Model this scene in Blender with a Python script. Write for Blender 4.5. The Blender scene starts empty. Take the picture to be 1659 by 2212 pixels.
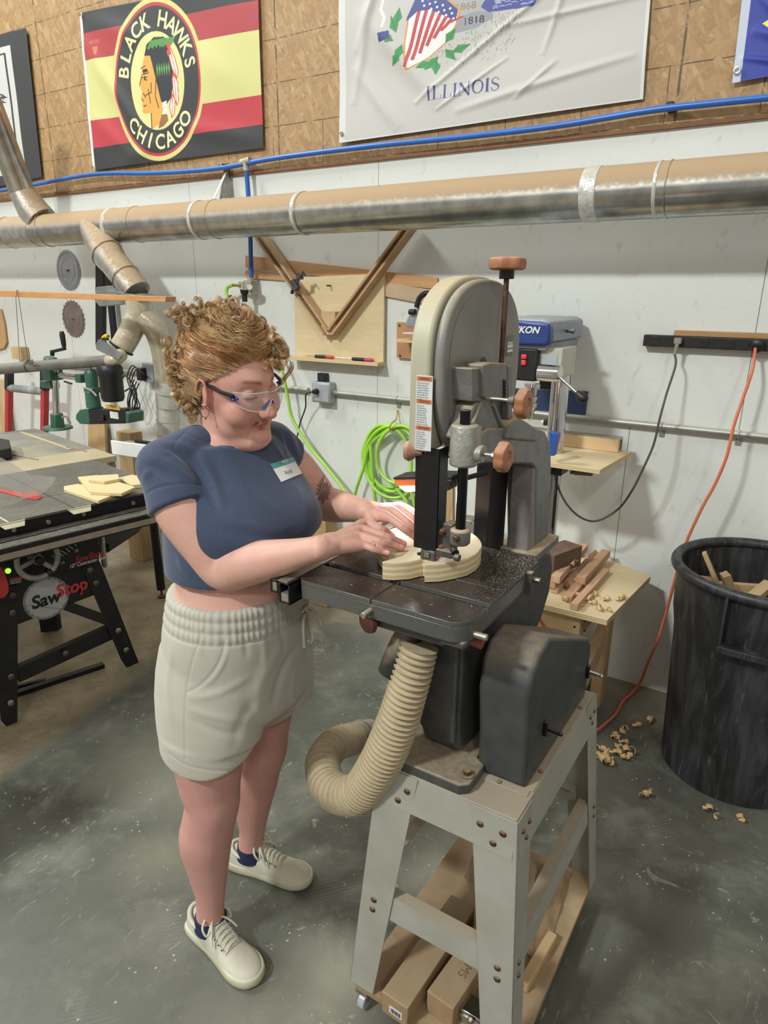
import bpy, bmesh, math, random
import numpy as np
from mathutils import Vector, Matrix, Euler, noise
# ------------------------------------------------------------------ scene, camera, light
SC = bpy.context.scene
COL = SC.collection
CAMZ, FPX, PITCH, ROLL, YAW = 1.65, 1470.0, 17.9, 0.5, 32.3
IW, IH = 1659, 2212
_p, _r, _y = math.radians(PITCH), math.radians(ROLL), math.radians(YAW)
FW = Vector((-math.sin(_y)*math.cos(_p), math.cos(_y)*math.cos(_p), -math.sin(_p)))
_rt0 = Vector((math.cos(_y), math.sin(_y), 0)); _up0 = _rt0.cross(FW)
RT = math.cos(_r)*_rt0 + math.sin(_r)*_up0
UP = -math.sin(_r)*_rt0 + math.cos(_r)*_up0
CPOS = Vector((0, 0, CAMZ))
cd = bpy.data.cameras.new('camera'); cam = bpy.data.objects.new('camera', cd); COL.objects.link(cam)
cd.sensor_fit = 'VERTICAL'; cd.sensor_height = 24.0; cd.lens = FPX/IH*24.0; cd.clip_start = 0.05
M3 = Matrix((RT, UP, -FW)).transposed()
cam.matrix_world = Matrix.Translation(CPOS) @ M3.to_4x4()
SC.camera = cam
SC.view_settings.view_transform = 'Standard'; SC.view_settings.look = 'None'
SC.view_settings.gamma = 1.0; SC.view_settings.use_curve_mapping = False
SC.view_settings.exposure = 0.0
w = bpy.data.worlds.new('world'); SC.world = w; w.use_nodes = True
w.node_tree.nodes['Background'].inputs[0].default_value = (1.0, 0.95, 0.86, 1)
w.node_tree.nodes['Background'].inputs[1].default_value = 0.46
def area(name, loc, target, sx, sy, power, color=(1, .97, .92)):
    l = bpy.data.lights.new(name, 'AREA'); l.shape = 'RECTANGLE'; l.size = sx; l.size_y = sy
    l.energy = power; l.color = color
    o = bpy.data.objects.new(name, l); COL.objects.link(o); o.location = loc
    d = Vector(target)-Vector(loc); o.rotation_euler = d.to_track_quat('-Z', 'Y').to_euler()
    return o
COOL = (.93, 1.0, .985)
area('high_bay_light', (-3.0, -4.6, 6.6), (-1.4, 2.2, 1.2), 0.9, .45, 500, COOL)
area('high_bay_light', (3.4, -4.2, 6.6), (0.0, 2.0, 0.6), 1.0, .5, 120, COOL)
area('high_bay_light', (-5.5, 0.6, 6.0), (-1.6, 1.2, 0.6), 1.8, .8, 235, COOL)

# ------------------------------------------------------------------ pixel measurements of the photograph -> real points
def ray(x, y): return (FW*FPX + RT*(x-IW/2) - UP*(y-IH/2)).normalized()
def PX(x, y, X): d = ray(x, y); return CPOS + d*(X/d.x)
def PY(x, y, Y): d = ray(x, y); return CPOS + d*(Y/d.y)
def PZ(x, y, z): d = ray(x, y); return CPOS + d*((z-CAMZ)/d.z)
YW = 2.84                                     # the back wall

# ------------------------------------------------------------------ helpers
def srgb(c):
    if isinstance(c, str):
        c = c.lstrip('#'); c = [int(c[i:i+2], 16)/255 for i in (0, 2, 4)]
    return tuple(((v/12.92) if v <= .04045 else ((v+.055)/1.055)**2.4) for v in c[:3])+(1,)
MATS = {}
class NT:
    def __init__(s, name):
        s.m = bpy.data.materials.new(name); s.m.use_nodes = True; s.t = s.m.node_tree
        s.b = s.t.nodes['Principled BSDF']; s.t_out = s.t.nodes['Material Output']
    def n(s, typ, **k):
        nd = s.t.nodes.new('ShaderNode'+typ)
        for a, v in k.items():
            if a.startswith('i_'):
                key = a[2:].replace('_', ' ')
                if key.isdigit(): key = int(key)
                s.set(nd.inputs[key], v)
            else: setattr(nd, a, v)
        return nd
    def set(s, inp, v):
        if isinstance(v, bpy.types.NodeSocket): s.t.links.new(v, inp)
        else: inp.default_value = v
    def coord(s, scale=(1, 1, 1), rot=(0, 0, 0), loc=(0, 0, 0), kind='Object'):
        c = s.n('TexCoord'); mp = s.n('Mapping'); s.t.links.new(c.outputs[kind], mp.inputs[0])
        mp.inputs['Scale'].default_value = scale; mp.inputs['Rotation'].default_value = rot; mp.inputs['Location'].default_value = loc
        return mp.outputs[0]
    def noise(s, vec, scale, detail=4, rough=.55, dist=0):
        return s.n('TexNoise', i_Vector=vec, i_Scale=scale, i_Detail=detail, i_Roughness=rough, i_Distortion=dist).outputs['Fac']
    def ramp(s, fac, stops, interp='LINEAR'):
        r = s.n('ValToRGB'); r.color_ramp.interpolation = interp; s.t.links.new(fac, r.inputs[0])
        e = r.color_ramp.elements
        while len(e) < len(stops): e.new(.5)
        for q, (p, c) in zip(e, stops):
            q.position = p; q.color = c if not isinstance(c, (int, float)) else (c, c, c, 1)
        return r.outputs[0]
    def mix(s, fac, a, b, blend='MIX'):
        m = s.n('Mix', data_type='RGBA', blend_type=blend)
        s.set(m.inputs[0], fac); s.set(m.inputs[6], a); s.set(m.inputs[7], b); return m.outputs[2]
    def math(s, op, a, b=None, clamp=False):
        m = s.n('Math', operation=op, use_clamp=clamp); s.set(m.inputs[0], a)
        if b is not None: s.set(m.inputs[1], b)
        return m.outputs[0]
    def bump(s, h, strength=.3, dist=.01):
        b = s.n('Bump', i_Strength=strength, i_Distance=dist, i_Height=h); s.set(s.b.inputs['Normal'], b.outputs[0]); return b
def mat(key, c1, c2=None, scale=12, rough=.5, metal=0, bump=0, bscale=None, dust=None, stretch=(1, 1, 1), spec=.5,
        emit=0, alpha=1, trans=0, sheen=0, detail=4, sss=0, coat=0, dr=(.25, .85)):
    """plain two-tone procedural surface; dust=(colour, amount) settles on faces that look up"""
    if key in MATS: return MATS[key]
    s = NT(key); b = s.b
    v = s.coord(stretch)
    c1 = srgb(c1)
    if c2 is None: c2 = tuple(x*.82 for x in c1[:3])+(1,)
    else: c2 = srgb(c2)
    nz = s.noise(v, scale, detail)
    base = s.mix(s.ramp(nz, [(.35, 0), (.65, 1)]), c1, c2)
    rgh = rough
    if dust:
        g = s.n('NewGeometry'); sp = s.n('SeparateXYZ'); s.t.links.new(g.outputs['Normal'], sp.inputs[0])
        up = s.n('MapRange', i_Value=sp.outputs['Z'], i_1=dr[0], i_2=dr[1], i_3=0.0, i_4=1.0).outputs[0]
        dn = s.ramp(s.noise(s.coord(), 60, 3), [(.3, .55), (.7, 1)])
        f = s.math('MULTIPLY', s.math('MULTIPLY', up, dn), dust[1], True)
        base = s.mix(f, base, srgb(dust[0]))
        rgh = s.math('ADD', s.math('MULTIPLY', f, .95-rough), rough, True)
        metal = s.math('MULTIPLY', s.math('SUBTRACT', 1.0, f), metal)
    s.set(b.inputs['Base Color'], base); s.set(b.inputs['Roughness'], rgh); s.set(b.inputs['Metallic'], metal)
    b.inputs['Specular IOR Level'].default_value = spec
    if bump: s.bump(s.noise(v, bscale or scale*4, 3), bump, .004)
    if emit: b.inputs['Emission Color'].default_value = c1; b.inputs['Emission Strength'].default_value = emit
    if alpha < 1: b.inputs['Alpha'].default_value = alpha
    if trans: b.inputs['Transmission Weight'].default_value = trans; b.inputs['IOR'].default_value = 1.3
    if sheen: b.inputs['Sheen Weight'].default_value = sheen
    if coat: b.inputs['Coat Weight'].default_value = coat
    MATS[key] = s.m; return s.m
def wood(key, c1, c2, stretch=(30, 2.2, 30), rough=.6, dust=None, ring=1.0, kind='Object'):
    """long-grain wood: noise stretched along one axis plus bands"""
    if key in MATS: return MATS[key]
    s = NT(key); v = s.coord(stretch, kind=kind)
    n1 = s.noise(v, 1.0, 5, .6, 1.2*ring); n2 = s.noise(s.coord(tuple(x*6 for x in stretch), kind=kind), 1.0, 3)
    col = s.mix(s.ramp(n1, [(.3, 0), (.7, 1)]), srgb(c1), srgb(c2))
    col = s.mix(s.math('MULTIPLY', n2, .25), col, tuple(x*.55 for x in srgb(c2)[:3])+(1,))
    if dust:
        g = s.n('NewGeometry'); sp = s.n('SeparateXYZ'); s.t.links.new(g.outputs['Normal'], sp.inputs[0])
        up = s.ramp(sp.outputs['Z'], [(.25, 0), (.85, 1)])
        dn = s.ramp(s.noise(s.coord(), 14, 5), [(.35, .3), (.65, 1)])
        col = s.mix(s.math('MULTIPLY', s.math('MULTIPLY', up, dn), dust[1], True), col, srgb(dust[0]))
    s.set(s.b.inputs['Base Color'], col); s.b.inputs['Roughness'].default_value = rough
    s.bump(n2, .12, .002)
    MATS[key] = s.m; return s.m
def layered(key, c1, c2, pitch=.0035, axis=2, rough=.7):
    """plywood edge: thin plies along one axis"""
    if key in MATS: return MATS[key]
    s = NT(key); c = s.n('TexCoord'); sp = s.n('SeparateXYZ'); s.t.links.new(c.outputs['Object'], sp.inputs[0])
    f = s.math('PINGPONG', s.math('DIVIDE', sp.outputs[axis], pitch), 1.0)
    g = s.noise(s.coord((40, 40, 40)), 1, 3)
    col = s.mix(s.ramp(f, [(.35, 0), (.55, 1)]), srgb(c1), srgb(c2)); col = s.mix(s.math('MULTIPLY', g, .3), col, srgb(c1))
    gn = s.n('NewGeometry'); s2 = s.n('SeparateXYZ'); s.t.links.new(gn.outputs['Normal'], s2.inputs[0])
    up = s.ramp(s.math('ABSOLUTE', s2.outputs[axis]), [(.6, 0), (.8, 1)])
    face = s.mix(s.noise(s.coord((3, 30, 30)), 1, 4), srgb(c1), tuple(x*.85 for x in srgb(c1)[:3])+(1,))
    s.set(s.b.inputs['Base Color'], s.mix(up, col, face)); s.b.inputs['Roughness'].default_value = rough
    MATS[key] = s.m; return s.m

def rot_to(d):                                 # matrix whose Z looks along d
    return Vector(d).to_track_quat('Z', 'Y').to_matrix()
def catmull(pts, per=6, close=False):
    P = [Vector(p) for p in pts]; n = len(P); out = []
    for i in range(n if close else n-1):
        if close: a, b, c, d = P[(i-1) % n], P[i], P[(i+1) % n], P[(i+2) % n]
        else: a, b, c, d = P[max(i-1, 0)], P[i], P[i+1], P[min(i+2, n-1)]
        for k in range(per):
            t = k/per
            out.append(.5*((2*b)+(c-a)*t+(2*a-5*b+4*c-d)*t*t+(3*b-a-3*c+d)*t**3))
    if not close: out.append(P[-1])
    return out
class MB:
    def __init__(s): s.bm = bmesh.new()
    def faces(s, rings, cap=True, close=False, loop=False):
        bm = s.bm; R = [[bm.verts.new(p) for p in r] for r in rings]; n = len(R[0])
        m = len(R)
        for i in range(m if loop else m-1):
            a, b = R[i], R[(i+1) % m]
            for j in range(n): bm.faces.new((a[j], a[(j+1) % n], b[(j+1) % n], b[j]))
        if cap and not loop:
            bm.faces.new(list(reversed(R[0]))); bm.faces.new(R[-1])
        return s
    def box(s, c, size, R=None):
        c = Vector(c); h = [x/2 for x in size]; R = R or Matrix.Identity(3)
        r = [[c+R@Vector((x*h[0], y*h[1], z*h[2])) for x, y in ((-1, -1), (1, -1), (1, 1), (-1, 1))] for z in (-1, 1)]
        return s.faces(r)
    def bb(s, x0, x1, y0, y1, z0, z1):
        return s.box(((x0+x1)/2, (y0+y1)/2, (z0+z1)/2), (abs(x1-x0), abs(y1-y0), abs(z1-z0)))
    def beam(s, p0, p1, w, h, up=(0, 0, 1)):      # rectangular bar; w sideways, h along up
        p0, p1 = Vector(p0), Vector(p1); d = (p1-p0).normalized(); sd = d.cross(Vector(up)).normalized(); u = sd.cross(d)
        r = [[p+sd*(a*w/2)+u*(b*h/2) for a, b in ((-1, -1), (1, -1), (1, 1), (-1, 1))] for p in (p0, p1)]
        return s.faces([r[0], r[1]])
    def cyl(s, p0, p1, r0, r1=None, n=24, cap=True):
        p0, p1 = Vector(p0), Vector(p1); r1 = r0 if r1 is None else r1; Q = rot_to(p1-p0)
        f = lambda c, r: [c+Q@Vector((r*math.cos(2*math.pi*i/n), r*math.sin(2*math.pi*i/n), 0)) for i in range(n)]
        return s.faces([f(p0, r0), f(p1, r1)], cap)
    def tube(s, pts, r, n=10, close=False, ell=None):
        P = [Vector(p) for p in pts]; m = len(P); rr = r if hasattr(r, '__len__') else [r]*m
        T = []
        for i in range(m):
            a = P[(i-1) % m] if (close or i > 0) else P[i]; b = P[(i+1) % m] if (close or i < m-1) else P[i]
            T.append((b-a).normalized())
        u = T[0].orthogonal().normalized(); rings = []
        for i in range(m):
            u = (u - T[i]*u.dot(T[i])).normalized(); v = T[i].cross(u)
            e = ell[i] if ell else 1
            rings.append([P[i]+u*(rr[i]*math.cos(2*math.pi*k/n))+v*(rr[i]*e*math.sin(2*math.pi*k/n)) for k in range(n)])
        return s.faces(rings, cap=not close, loop=close)
    def lathe(s, prof, o=(0, 0, 0), axis=(0, 0, 1), n=32, fn=None):   # prof: (radius, along)
        o = Vector(o); Q = rot_to(axis); rings = []
        for r, z in prof:
            rings.append([o+Q@Vector(((r*(fn(2*math.pi*i/n, z) if fn else 1))*math.cos(2*math.pi*i/n), (r*(fn(2*math.pi*i/n, z) if fn else 1))*math.sin(2*math.pi*i/n), z)) for i in range(n)])
        return s.faces(rings)
    def prism(s, pts3, d):                        # planar outline (3D points) swept by vector d
        d = Vector(d); P = [Vector(p) for p in pts3]
        return s.faces([P, [p+d for p in P]])
    def ell(s, c, r, R=None, n=16, m=10):
        c = Vector(c); R = R or Matrix.Identity(3); rings = []
        for j in range(1, m):
            a = math.pi*j/m
            rings.append([c+R@Vector((r[0]*math.sin(a)*math.cos(2*math.pi*i/n), r[1]*math.sin(a)*math.sin(2*math.pi*i/n), -r[2]*math.cos(a))) for i in range(n)])
        s.faces(rings); return s
    def torus(s, c, R0, r, axis=(0, 0, 1), n=32, m=8, a0=0, a1=2*math.pi):
        c = Vector(c); Q = rot_to(axis); full = abs(a1-a0-2*math.pi) < 1e-6
        k = n if full else n+1
        pts = [c+Q@Vector((R0*math.cos(a0+(a1-a0)*i/n), R0*math.sin(a0+(a1-a0)*i/n), 0)) for i in range(k)]
        return s.tube(pts, r, m, close=full)
    def build(s, name, m, parent=None, bevel=0, sharp=38, seg=2, label=None, smooth=True):
        bm = s.bm
        bmesh.ops.recalc_face_normals(bm, faces=bm.faces[:])
        if smooth:
            for f in bm.faces: f.smooth = True
            ca = math.radians(sharp)
            for e in bm.edges:
                if len(e.link_faces) == 2 and e.calc_face_angle(0) > ca: e.smooth = False
        if parent is not None:
            root = parent
            while root.parent: root = root.parent
            off = root.location.copy()
            bmesh.ops.translate(bm, verts=bm.verts[:], vec=-off)
        me = bpy.data.meshes.new(name); bm.to_mesh(me); bm.free()
        if m: me.materials.append(m)
        o = bpy.data.objects.new(name, me); COL.objects.link(o)
        if parent is not None: o.parent = parent
        if bevel:
            b = o.modifiers.new('bevel', 'BEVEL'); b.width = bevel; b.segments = seg; b.limit_method = 'ANGLE'; b.angle_limit = math.radians(40)
            if smooth: b.harden_normals = False
        if label: o['label'] = label
        return o
def tag(o, label, cat=None, group=None, kind=None):
    if label: o['label'] = label
    if cat: o['category'] = cat
    if group: o['group'] = group
    if kind: o['kind'] = kind
    return o
def thing(name, loc, label, cat, group=None):
    o = bpy.data.objects.new(name, None); COL.objects.link(o); o.empty_display_size = .05
    o.location = loc; return tag(o, label, cat, group)
def struct(o): o['kind'] = 'structure'; return o
def copy_tree(o, parent=None):
    c = o.copy(); COL.objects.link(c); c.parent = parent
    for ch in list(o.children): copy_tree(ch, c)
    return c
_fonts = {}
def text_mesh(txt, size=1.0, align='CENTER', shear=0, bold=0, ext=0, spacing=1.0):
    cu = bpy.data.curves.new('lettering', 'FONT'); cu.body = txt; cu.size = size; cu.align_x = align; cu.align_y = 'CENTER'
    cu.shear = shear; cu.offset = bold; cu.extrude = ext; cu.space_character = spacing
    ob = bpy.data.objects.new('lettering', cu); COL.objects.link(ob)
    bpy.context.view_layer.update()
    me = bpy.data.meshes.new_from_object(ob.evaluated_get(bpy.context.evaluated_depsgraph_get()))
    bpy.data.objects.remove(ob); bpy.data.curves.remove(cu); return me
def text_on(txt, name, pos, right, upv, height, m, parent, align='CENTER', shear=0, bold=0, squash=1.0, ext=.0006):
    """raised letters at pos on a surface spanned by right / upv"""
    me = text_mesh(txt, 1.0, align, shear, bold, 0); right = Vector(right).normalized(); upv = Vector(upv).normalized(); nrm = right.cross(upv)
    mb = MB(); bm = mb.bm; bm.from_mesh(me); bpy.data.meshes.remove(me)
    for v in bm.verts: v.co = Vector(pos)+right*(v.co.x*height*squash)+upv*(v.co.y*height)+nrm*ext
    return mb.build(name, m, parent, smooth=False)
# ------------------------------------------------------------------ common materials
DUST = '#c9b291'
M_iron = mat('cast_grey', '#7b7a76', '#6b6a66', 30, .45, .25, .25, 160, (DUST, .9))
M_irond = mat('cast_dark', '#54544f', '#48484a', 30, .42, .25, .2, 160, (DUST, .55))
M_cover = mat('dark_cover', '#4a4b4b', '#404142', 18, .38, .15, .06, 120, ('#9a8a74', .7))
M_house = mat('grey_housing', '#8a8782', '#7d7a76', 8, .45, .2, .06, 150, ('#b7a88f', .8))
M_beige = mat('beige_paint', '#b5af98', '#ada68f', 8, .4, 0, 0, None, ('#cbb791', .6))
M_stand = mat('stand_paint', '#a3a095', '#989589', 9, .5, 0, .04, 60, ('#a3937c', .95))
M_black = mat('black_metal', '#17181c', '#101114', 40, .35, .2, 0, None, ('#8d8474', .35))
M_blackp = mat('black_plastic', '#1c1c1e', '#141415', 20, .45, 0, .03)
M_steel = mat('steel', '#b5b3ac', '#8c8a84', 30, .3, .9, 0, None, (DUST, .5))
M_chrome = mat('chrome', '#d8d8d8', '#bdbdbd', 5, .12, 1)
M_rust = mat('rusty_bolt', '#6b4a36', '#4a3428', 80, .6, .5, .3, 200, (DUST, .5))
M_knob = mat('brown_knob', '#a9714f', '#96603f', 20, .45, 0, .02, 90, ('#d0a58a', .7))
M_rail = mat('aluminium', '#b9b7b0', '#a19f98', 20, .3, .85, 0, None, (DUST, .3))
M_pine = wood('pine', '#dcc39a', '#cdae7e', (3, 26, 26))
M_pineY = wood('pine_long', '#d9c09a', '#c4a477', (26, 3, 26))
M_pineZ = wood('pine_up', '#d4b98f', '#bd9c6f', (26, 26, 3))
M_ply = layered('plywood', '#e0cfa8', '#b59a6c')
M_white = mat('white_plastic', '#e4e4e2', '#dadad8', 5, .35)

# ------------------------------------------------------------------ the room
def floor_mat():
    s = NT('worn_concrete'); v = s.coord()
    big = s.noise(v, 1.3, 6, .6, .6); mid = s.noise(v, 5, 6, .65, .4); fine = s.noise(v, 46, 5, .7)
    col = s.mix(s.ramp(big, [(.35, 0), (.68, 1)]), srgb('#45453d'), srgb('#66665c'))
    col = s.mix(s.math('MULTIPLY', s.ramp(mid, [(.48, 0), (.75, 1)]), .6), col, srgb('#86867a'))
    # pale scuffs and short scratches lying every way
    patch_ = s.ramp(s.noise(s.coord(loc=(7, 2, 0)), 2.6, 4, .6), [(.44, 0), (.6, 1)])
    for rz, st, th, am in ((.9, (95, 11, 1), .69, .6), (-.5, (80, 12, 1), .70, .55), (2.2, (120, 16, 1), .70, .5), (1.6, (70, 14, 1), .71, .5), (-1.2, (150, 13, 1), .69, .45)):
        v2 = s.coord(st, (0, 0, rz), (rz*3, rz, 0)); wv = s.n('TexNoise', i_Vector=v, i_Scale=6.0)
        sc = s.noise(s.mix(.35, v2, wv.outputs['Color'], 'ADD'), 1, 3, .6, .4)
        f_ = s.math('MULTIPLY', s.ramp(sc, [(th, 0), (th+.035, 1)]), s.math('MULTIPLY', patch_, am))
        col = s.mix(f_, col, srgb('#b9b8a9'))
    wr = s.n('TexWave', i_Vector=s.coord((1, 1, 1), (0, 0, .7)), i_Scale=26.0, i_Distortion=3.0, i_Detail=2.0)
    tread = s.math('MULTIPLY', s.math('MULTIPLY', wr.outputs['Fac'], s.ramp(s.noise(s.coord(loc=(2, 9, 0)), 3.2, 3), [(.58, 0), (.66, 1)])), .10)
    col = s.mix(tread, col, srgb('#a5a496'))
    sp = s.n('TexVoronoi', i_Vector=s.coord((1, 1, 0)), i_Scale=42); 
    chips = s.math('MULTIPLY', s.ramp(sp.outputs['Distance'], [(.10, 1), (.16, 0)]), s.ramp(s.noise(v, 7, 3), [(.52, 0), (.6, 1)]))
    col = s.mix(s.math('MULTIPLY', chips, .75), col, srgb('#b9b5a2'))
    blot = s.ramp(s.noise(s.coord((1, 1, 1), loc=(3, 1, 0)), 11, 6, .75, 1.5), [(.6, 0), (.68, 1)])
    col = s.mix(s.math('MULTIPLY', s.math('MULTIPLY', blot, s.ramp(big, [(.4, 1), (.62, 0)])), .8), col, srgb('#a9a590'))
    # fine pale sawdust round the band saw, beige sawdust under the table saw and the benches
    sx = s.n('SeparateXYZ'); s.t.links.new(v, sx.inputs[0]); X, Y = sx.outputs[0], sx.outputs[1]
    def blob(cx, cy, r, soft):
        dx = s.math('SUBTRACT', X, cx); dy = s.math('SUBTRACT', Y, cy)
        d = s.math('SQRT', s.math('ADD', s.math('MULTIPLY', dx, dx), s.math('MULTIPLY', dy, dy)))
        d = s.math('ADD', d, s.math('MULTIPLY', s.math('SUBTRACT', mid, .5), soft*1.6))
        mr = s.n('MapRange', i_Value=d, i_1=r, i_2=r-soft, i_3=0.0, i_4=1.0); return mr.outputs[0]
    grain = s.ramp(s.noise(v, 420, 3, .8), [(.25, .45), (.75, 1)])
    for cx, cy, r, so, am, c in ((-.775, .99, .20, .17, .8, '#b9b4a2'), (-.66, 1.50, .26, .2, .6, '#aca896'), (-.88, .80, .17, .2, .45, '#aaa694'), (-1.75, 1.35, .30, .34, .6, '#a9a58f'), (-1.45, 1.05, .16, .2, .5, '#a9a58f'), (-.15, 1.0, .2, .25, .3, '#a3a08f')):
        col = s.mix(s.math('MULTIPLY', s.math('MULTIPLY', blob(cx, cy, r, so), grain), am), col, srgb(c))
    # slanting edge of the swept lane in front of the table saw
    line = s.math('ADD', s.math('ADD', s.math('MULTIPLY', Y, .20), X), s.math('MULTIPLY', s.math('SUBTRACT', mid, .5), .10))
    saw = s.ramp(s.n('MapRange', i_Value=line, i_1=-1.98, i_2=-2.12, i_3=0.0, i_4=1.0).outputs[0], [(0, 0), (1, 1)])
    bcol = s.mix(s.ramp(s.noise(v, 6, 5), [(.35, 0), (.65, 1)]), srgb('#b5a587'), srgb('#8b7b62'))
    bcol = s.mix(s.ramp(fine, [(.4, 0), (.7, .35)]), bcol, srgb('#c9b896'))
    col = s.mix(s.math('MULTIPLY', saw, .95), col, bcol)
    wl = s.math('ADD', s.math('MULTIPLY', s.math('SUBTRACT', mid, .5), .5), Y)
    near = s.n('MapRange', i_Value=wl, i_1=2.45, i_2=2.75, i_3=0.0, i_4=.75).outputs[0]
    col = s.mix(near, col, srgb('#8a7c68'))
    s.set(s.b.inputs['Base Color'], col)
    s.set(s.b.inputs['Roughness'], s.ramp(mid, [(.3, .32), (.7, .6)]))
    s.bump(s.math('ADD', fine, mid), .12, .003)
    return s.m
mb = MB(); mb.bb(-9, 4, -4, 3.2, -.1, 0)
struct(mb.build('floor', floor_mat()))
def osb_flakes(s):
    """four layers of long voronoi chips, each layer turned another way"""
    outs = []
    for k, (a, sc) in enumerate(((.25, 1.1), (1.25, .95), (-.6, 1.2), (2.1, 1.35), (.75, .9), (-1.1, 1.0))):
        v = s.coord((1, 1, 1), (0, a, 0), (k*.7, 0, k*1.3))
        mp = s.n('Mapping'); s.t.links.new(v, mp.inputs[0]); mp.inputs['Scale'].default_value = (15*sc, 1, 56*sc)
        wob = s.n('TexNoise', i_Vector=v, i_Scale=3.0)
        vo = s.n('TexVoronoi', i_Scale=1.0, i_Vector=s.mix(.55, mp.outputs[0], wob.outputs['Color'], 'ADD'), i_Randomness=1.0)
        outs.append((vo.outputs['Color'], vo.outputs['Distance']))
    return outs
def osb_mat():
    s = NT('raw_osb'); L = osb_flakes(s); col = None
    tones = [('#a9794c', '#d7ac79'), ('#b98a58', '#dcb687'), ('#9d6f45', '#cfa372'), ('#b5834f', '#e3c294'), ('#a87a50', '#d2a878'), ('#b08355', '#dab384')]
    for k, ((c, d), (a, b)) in enumerate(zip(L, tones)):
        sp = s.n('SeparateColor'); s.t.links.new(c, sp.inputs[0])
        t = s.mix(sp.outputs[0], srgb(a), srgb(b))
        t = s.mix(s.math('MULTIPLY', s.ramp(d, [(.45, 0), (.8, 1)]), .35), t, srgb('#8a5c38'))
        col = t if col is None else s.mix(s.ramp(sp.outputs[1], [(.55, 0), (.56, 1)]), col, t)
    col = s.mix(.45, col, srgb('#bd9468')); col = s.mix(1.0, col, (.70, .74, .72, 1), 'MULTIPLY')
    c = s.n('TexCoord'); sx = s.n('SeparateXYZ'); s.t.links.new(c.outputs['Object'], sx.inputs[0])
    wob = s.math('MULTIPLY', s.math('SUBTRACT', s.noise(s.coord(), 9, 3), .5), .006)
    def lines(val, off, pitch, wd):
        q = s.math('PINGPONG', s.math('ADD', s.math('SUBTRACT', val, off), wob), pitch/2)
        return s.math('LESS_THAN', q, wd)
    f = s.math('MAXIMUM', lines(sx.outputs[0], -.591, 1.815, .0042), lines(sx.outputs[2], 2.585, .18, .0022))
    f2 = lines(sx.outputs[0], -.93, .3025, .0022)
    low = s.math('LESS_THAN', sx.outputs[2], 2.40)
    f = s.math('MAXIMUM', f, s.math('MULTIPLY', f2, low))
    br = s.ramp(s.noise(s.coord(), 25, 3), [(.38, 0), (.5, .8)])
    col = s.mix(s.math('MULTIPLY', f, br), col, srgb('#3d3226'))
    s.set(s.b.inputs['Base Color'], col); s.b.inputs['Roughness'].default_value = .65
    s.bump(L[0][1], .15, .003); return s.m
def white_mat():
    s = NT('white_painted_osb'); L = osb_flakes(s); v = s.coord()
    n = s.noise(v, 2.2, 5); col = s.mix(n, srgb('#dcdcd6'), srgb('#cecec8'))
    sp = s.n('SeparateColor'); s.t.links.new(L[1][0], sp.inputs[0])
    edge = s.math('MULTIPLY', s.ramp(L[1][1], [(.62, 0), (.85, 1)]), s.ramp(s.noise(v, 16, 5), [(.55, 0), (.68, 1)]))
    col = s.mix(s.math('MULTIPLY', edge, .30), col, srgb('#8e8a80'))
    spot = s.n('TexVoronoi', i_Vector=v, i_Scale=5.0); 
    col = s.mix(s.math('MULTIPLY', s.ramp(spot.outputs['Distance'], [(.014, 1), (.022, 0)]), .7), col, srgb('#5a544c'))
    c = s.n('TexCoord'); sx = s.n('SeparateXYZ'); s.t.links.new(c.outputs['Object'], sx.inputs[0])
    seam = s.math('LESS_THAN', s.math('ABSOLUTE', s.math('SUBTRACT', sx.outputs[0], -.62)), .0016)
    seam2 = s.math('LESS_THAN', s.math('ABSOLUTE', s.math('SUBTRACT', sx.outputs[0], -.227)), .0016)
    seam = s.math('MULTIPLY', seam, s.math('LESS_THAN', sx.outputs[2], 1.17))
    seam2 = s.math('MULTIPLY', seam2, s.math('GREATER_THAN', sx.outputs[2], 1.17))
    q = s.math('PINGPONG', s.math('SUBTRACT', sx.outputs[0], -.62), .61)
    seam3 = s.math('MULTIPLY', s.math('LESS_THAN', q, .0013), s.math('LESS_THAN', sx.outputs[0], -.9))
    col = s.mix(s.math('MULTIPLY', s.math('MAXIMUM', seam3, s.math('MAXIMUM', seam, seam2)), .8), col, srgb('#5b574e'))
    s.set(s.b.inputs['Base Color'], col); s.b.inputs['Roughness'].default_value = .55
    h = s.math('ADD', s.math('MULTIPLY', sp.outputs[0], .6), s.noise(v, 90, 3))
    s.bump(h, .28, .002); return s.m
ZO = 2.222
M_osb = osb_mat()
mb = MB(); mb.bb(-9, 4, YW, YW+.05, -.02, ZO-.01); wb = struct(mb.build('wall_back', white_mat()))
mb = MB(); mb.bb(-9, 4, YW-.012, YW+.05, ZO, 5.2); struct(mb.build('wall_back_upper', M_osb))
mb = MB(); mb.bb(-9, 4, YW-.013, YW, ZO-.012, ZO+.001); struct(mb.build('trim_1', mat('ledge_brown', '#8a5e40', '#7a5236', 20, .8)))
# ------------------------------------------------------------------ the band saw (wheel plane = YZ, feed along X)
BS = thing('band_saw', (-.50, 1.29, 0), 'tall grey cast iron band saw on a splayed metal stand, with brown lobed knobs', 'band saw')
def polyX(X, pix): return [PX(a, b, X) for a, b in pix]
def lobed(mb, c, axis, R, h, n=6, flat=.0):
    """lobed hand knob"""
    f = lambda a, z: 1-.10*(.5+.5*math.cos(a*n))**1.5
    mb.lathe([(R*.80, 0), (R*.97, h*.12), (R, h*.3), (R, h*.72), (R*.95, h*.92), (R*.85, h), (R*.45, h), (R*.36, h*.85)], c, axis, 60, f)
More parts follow.
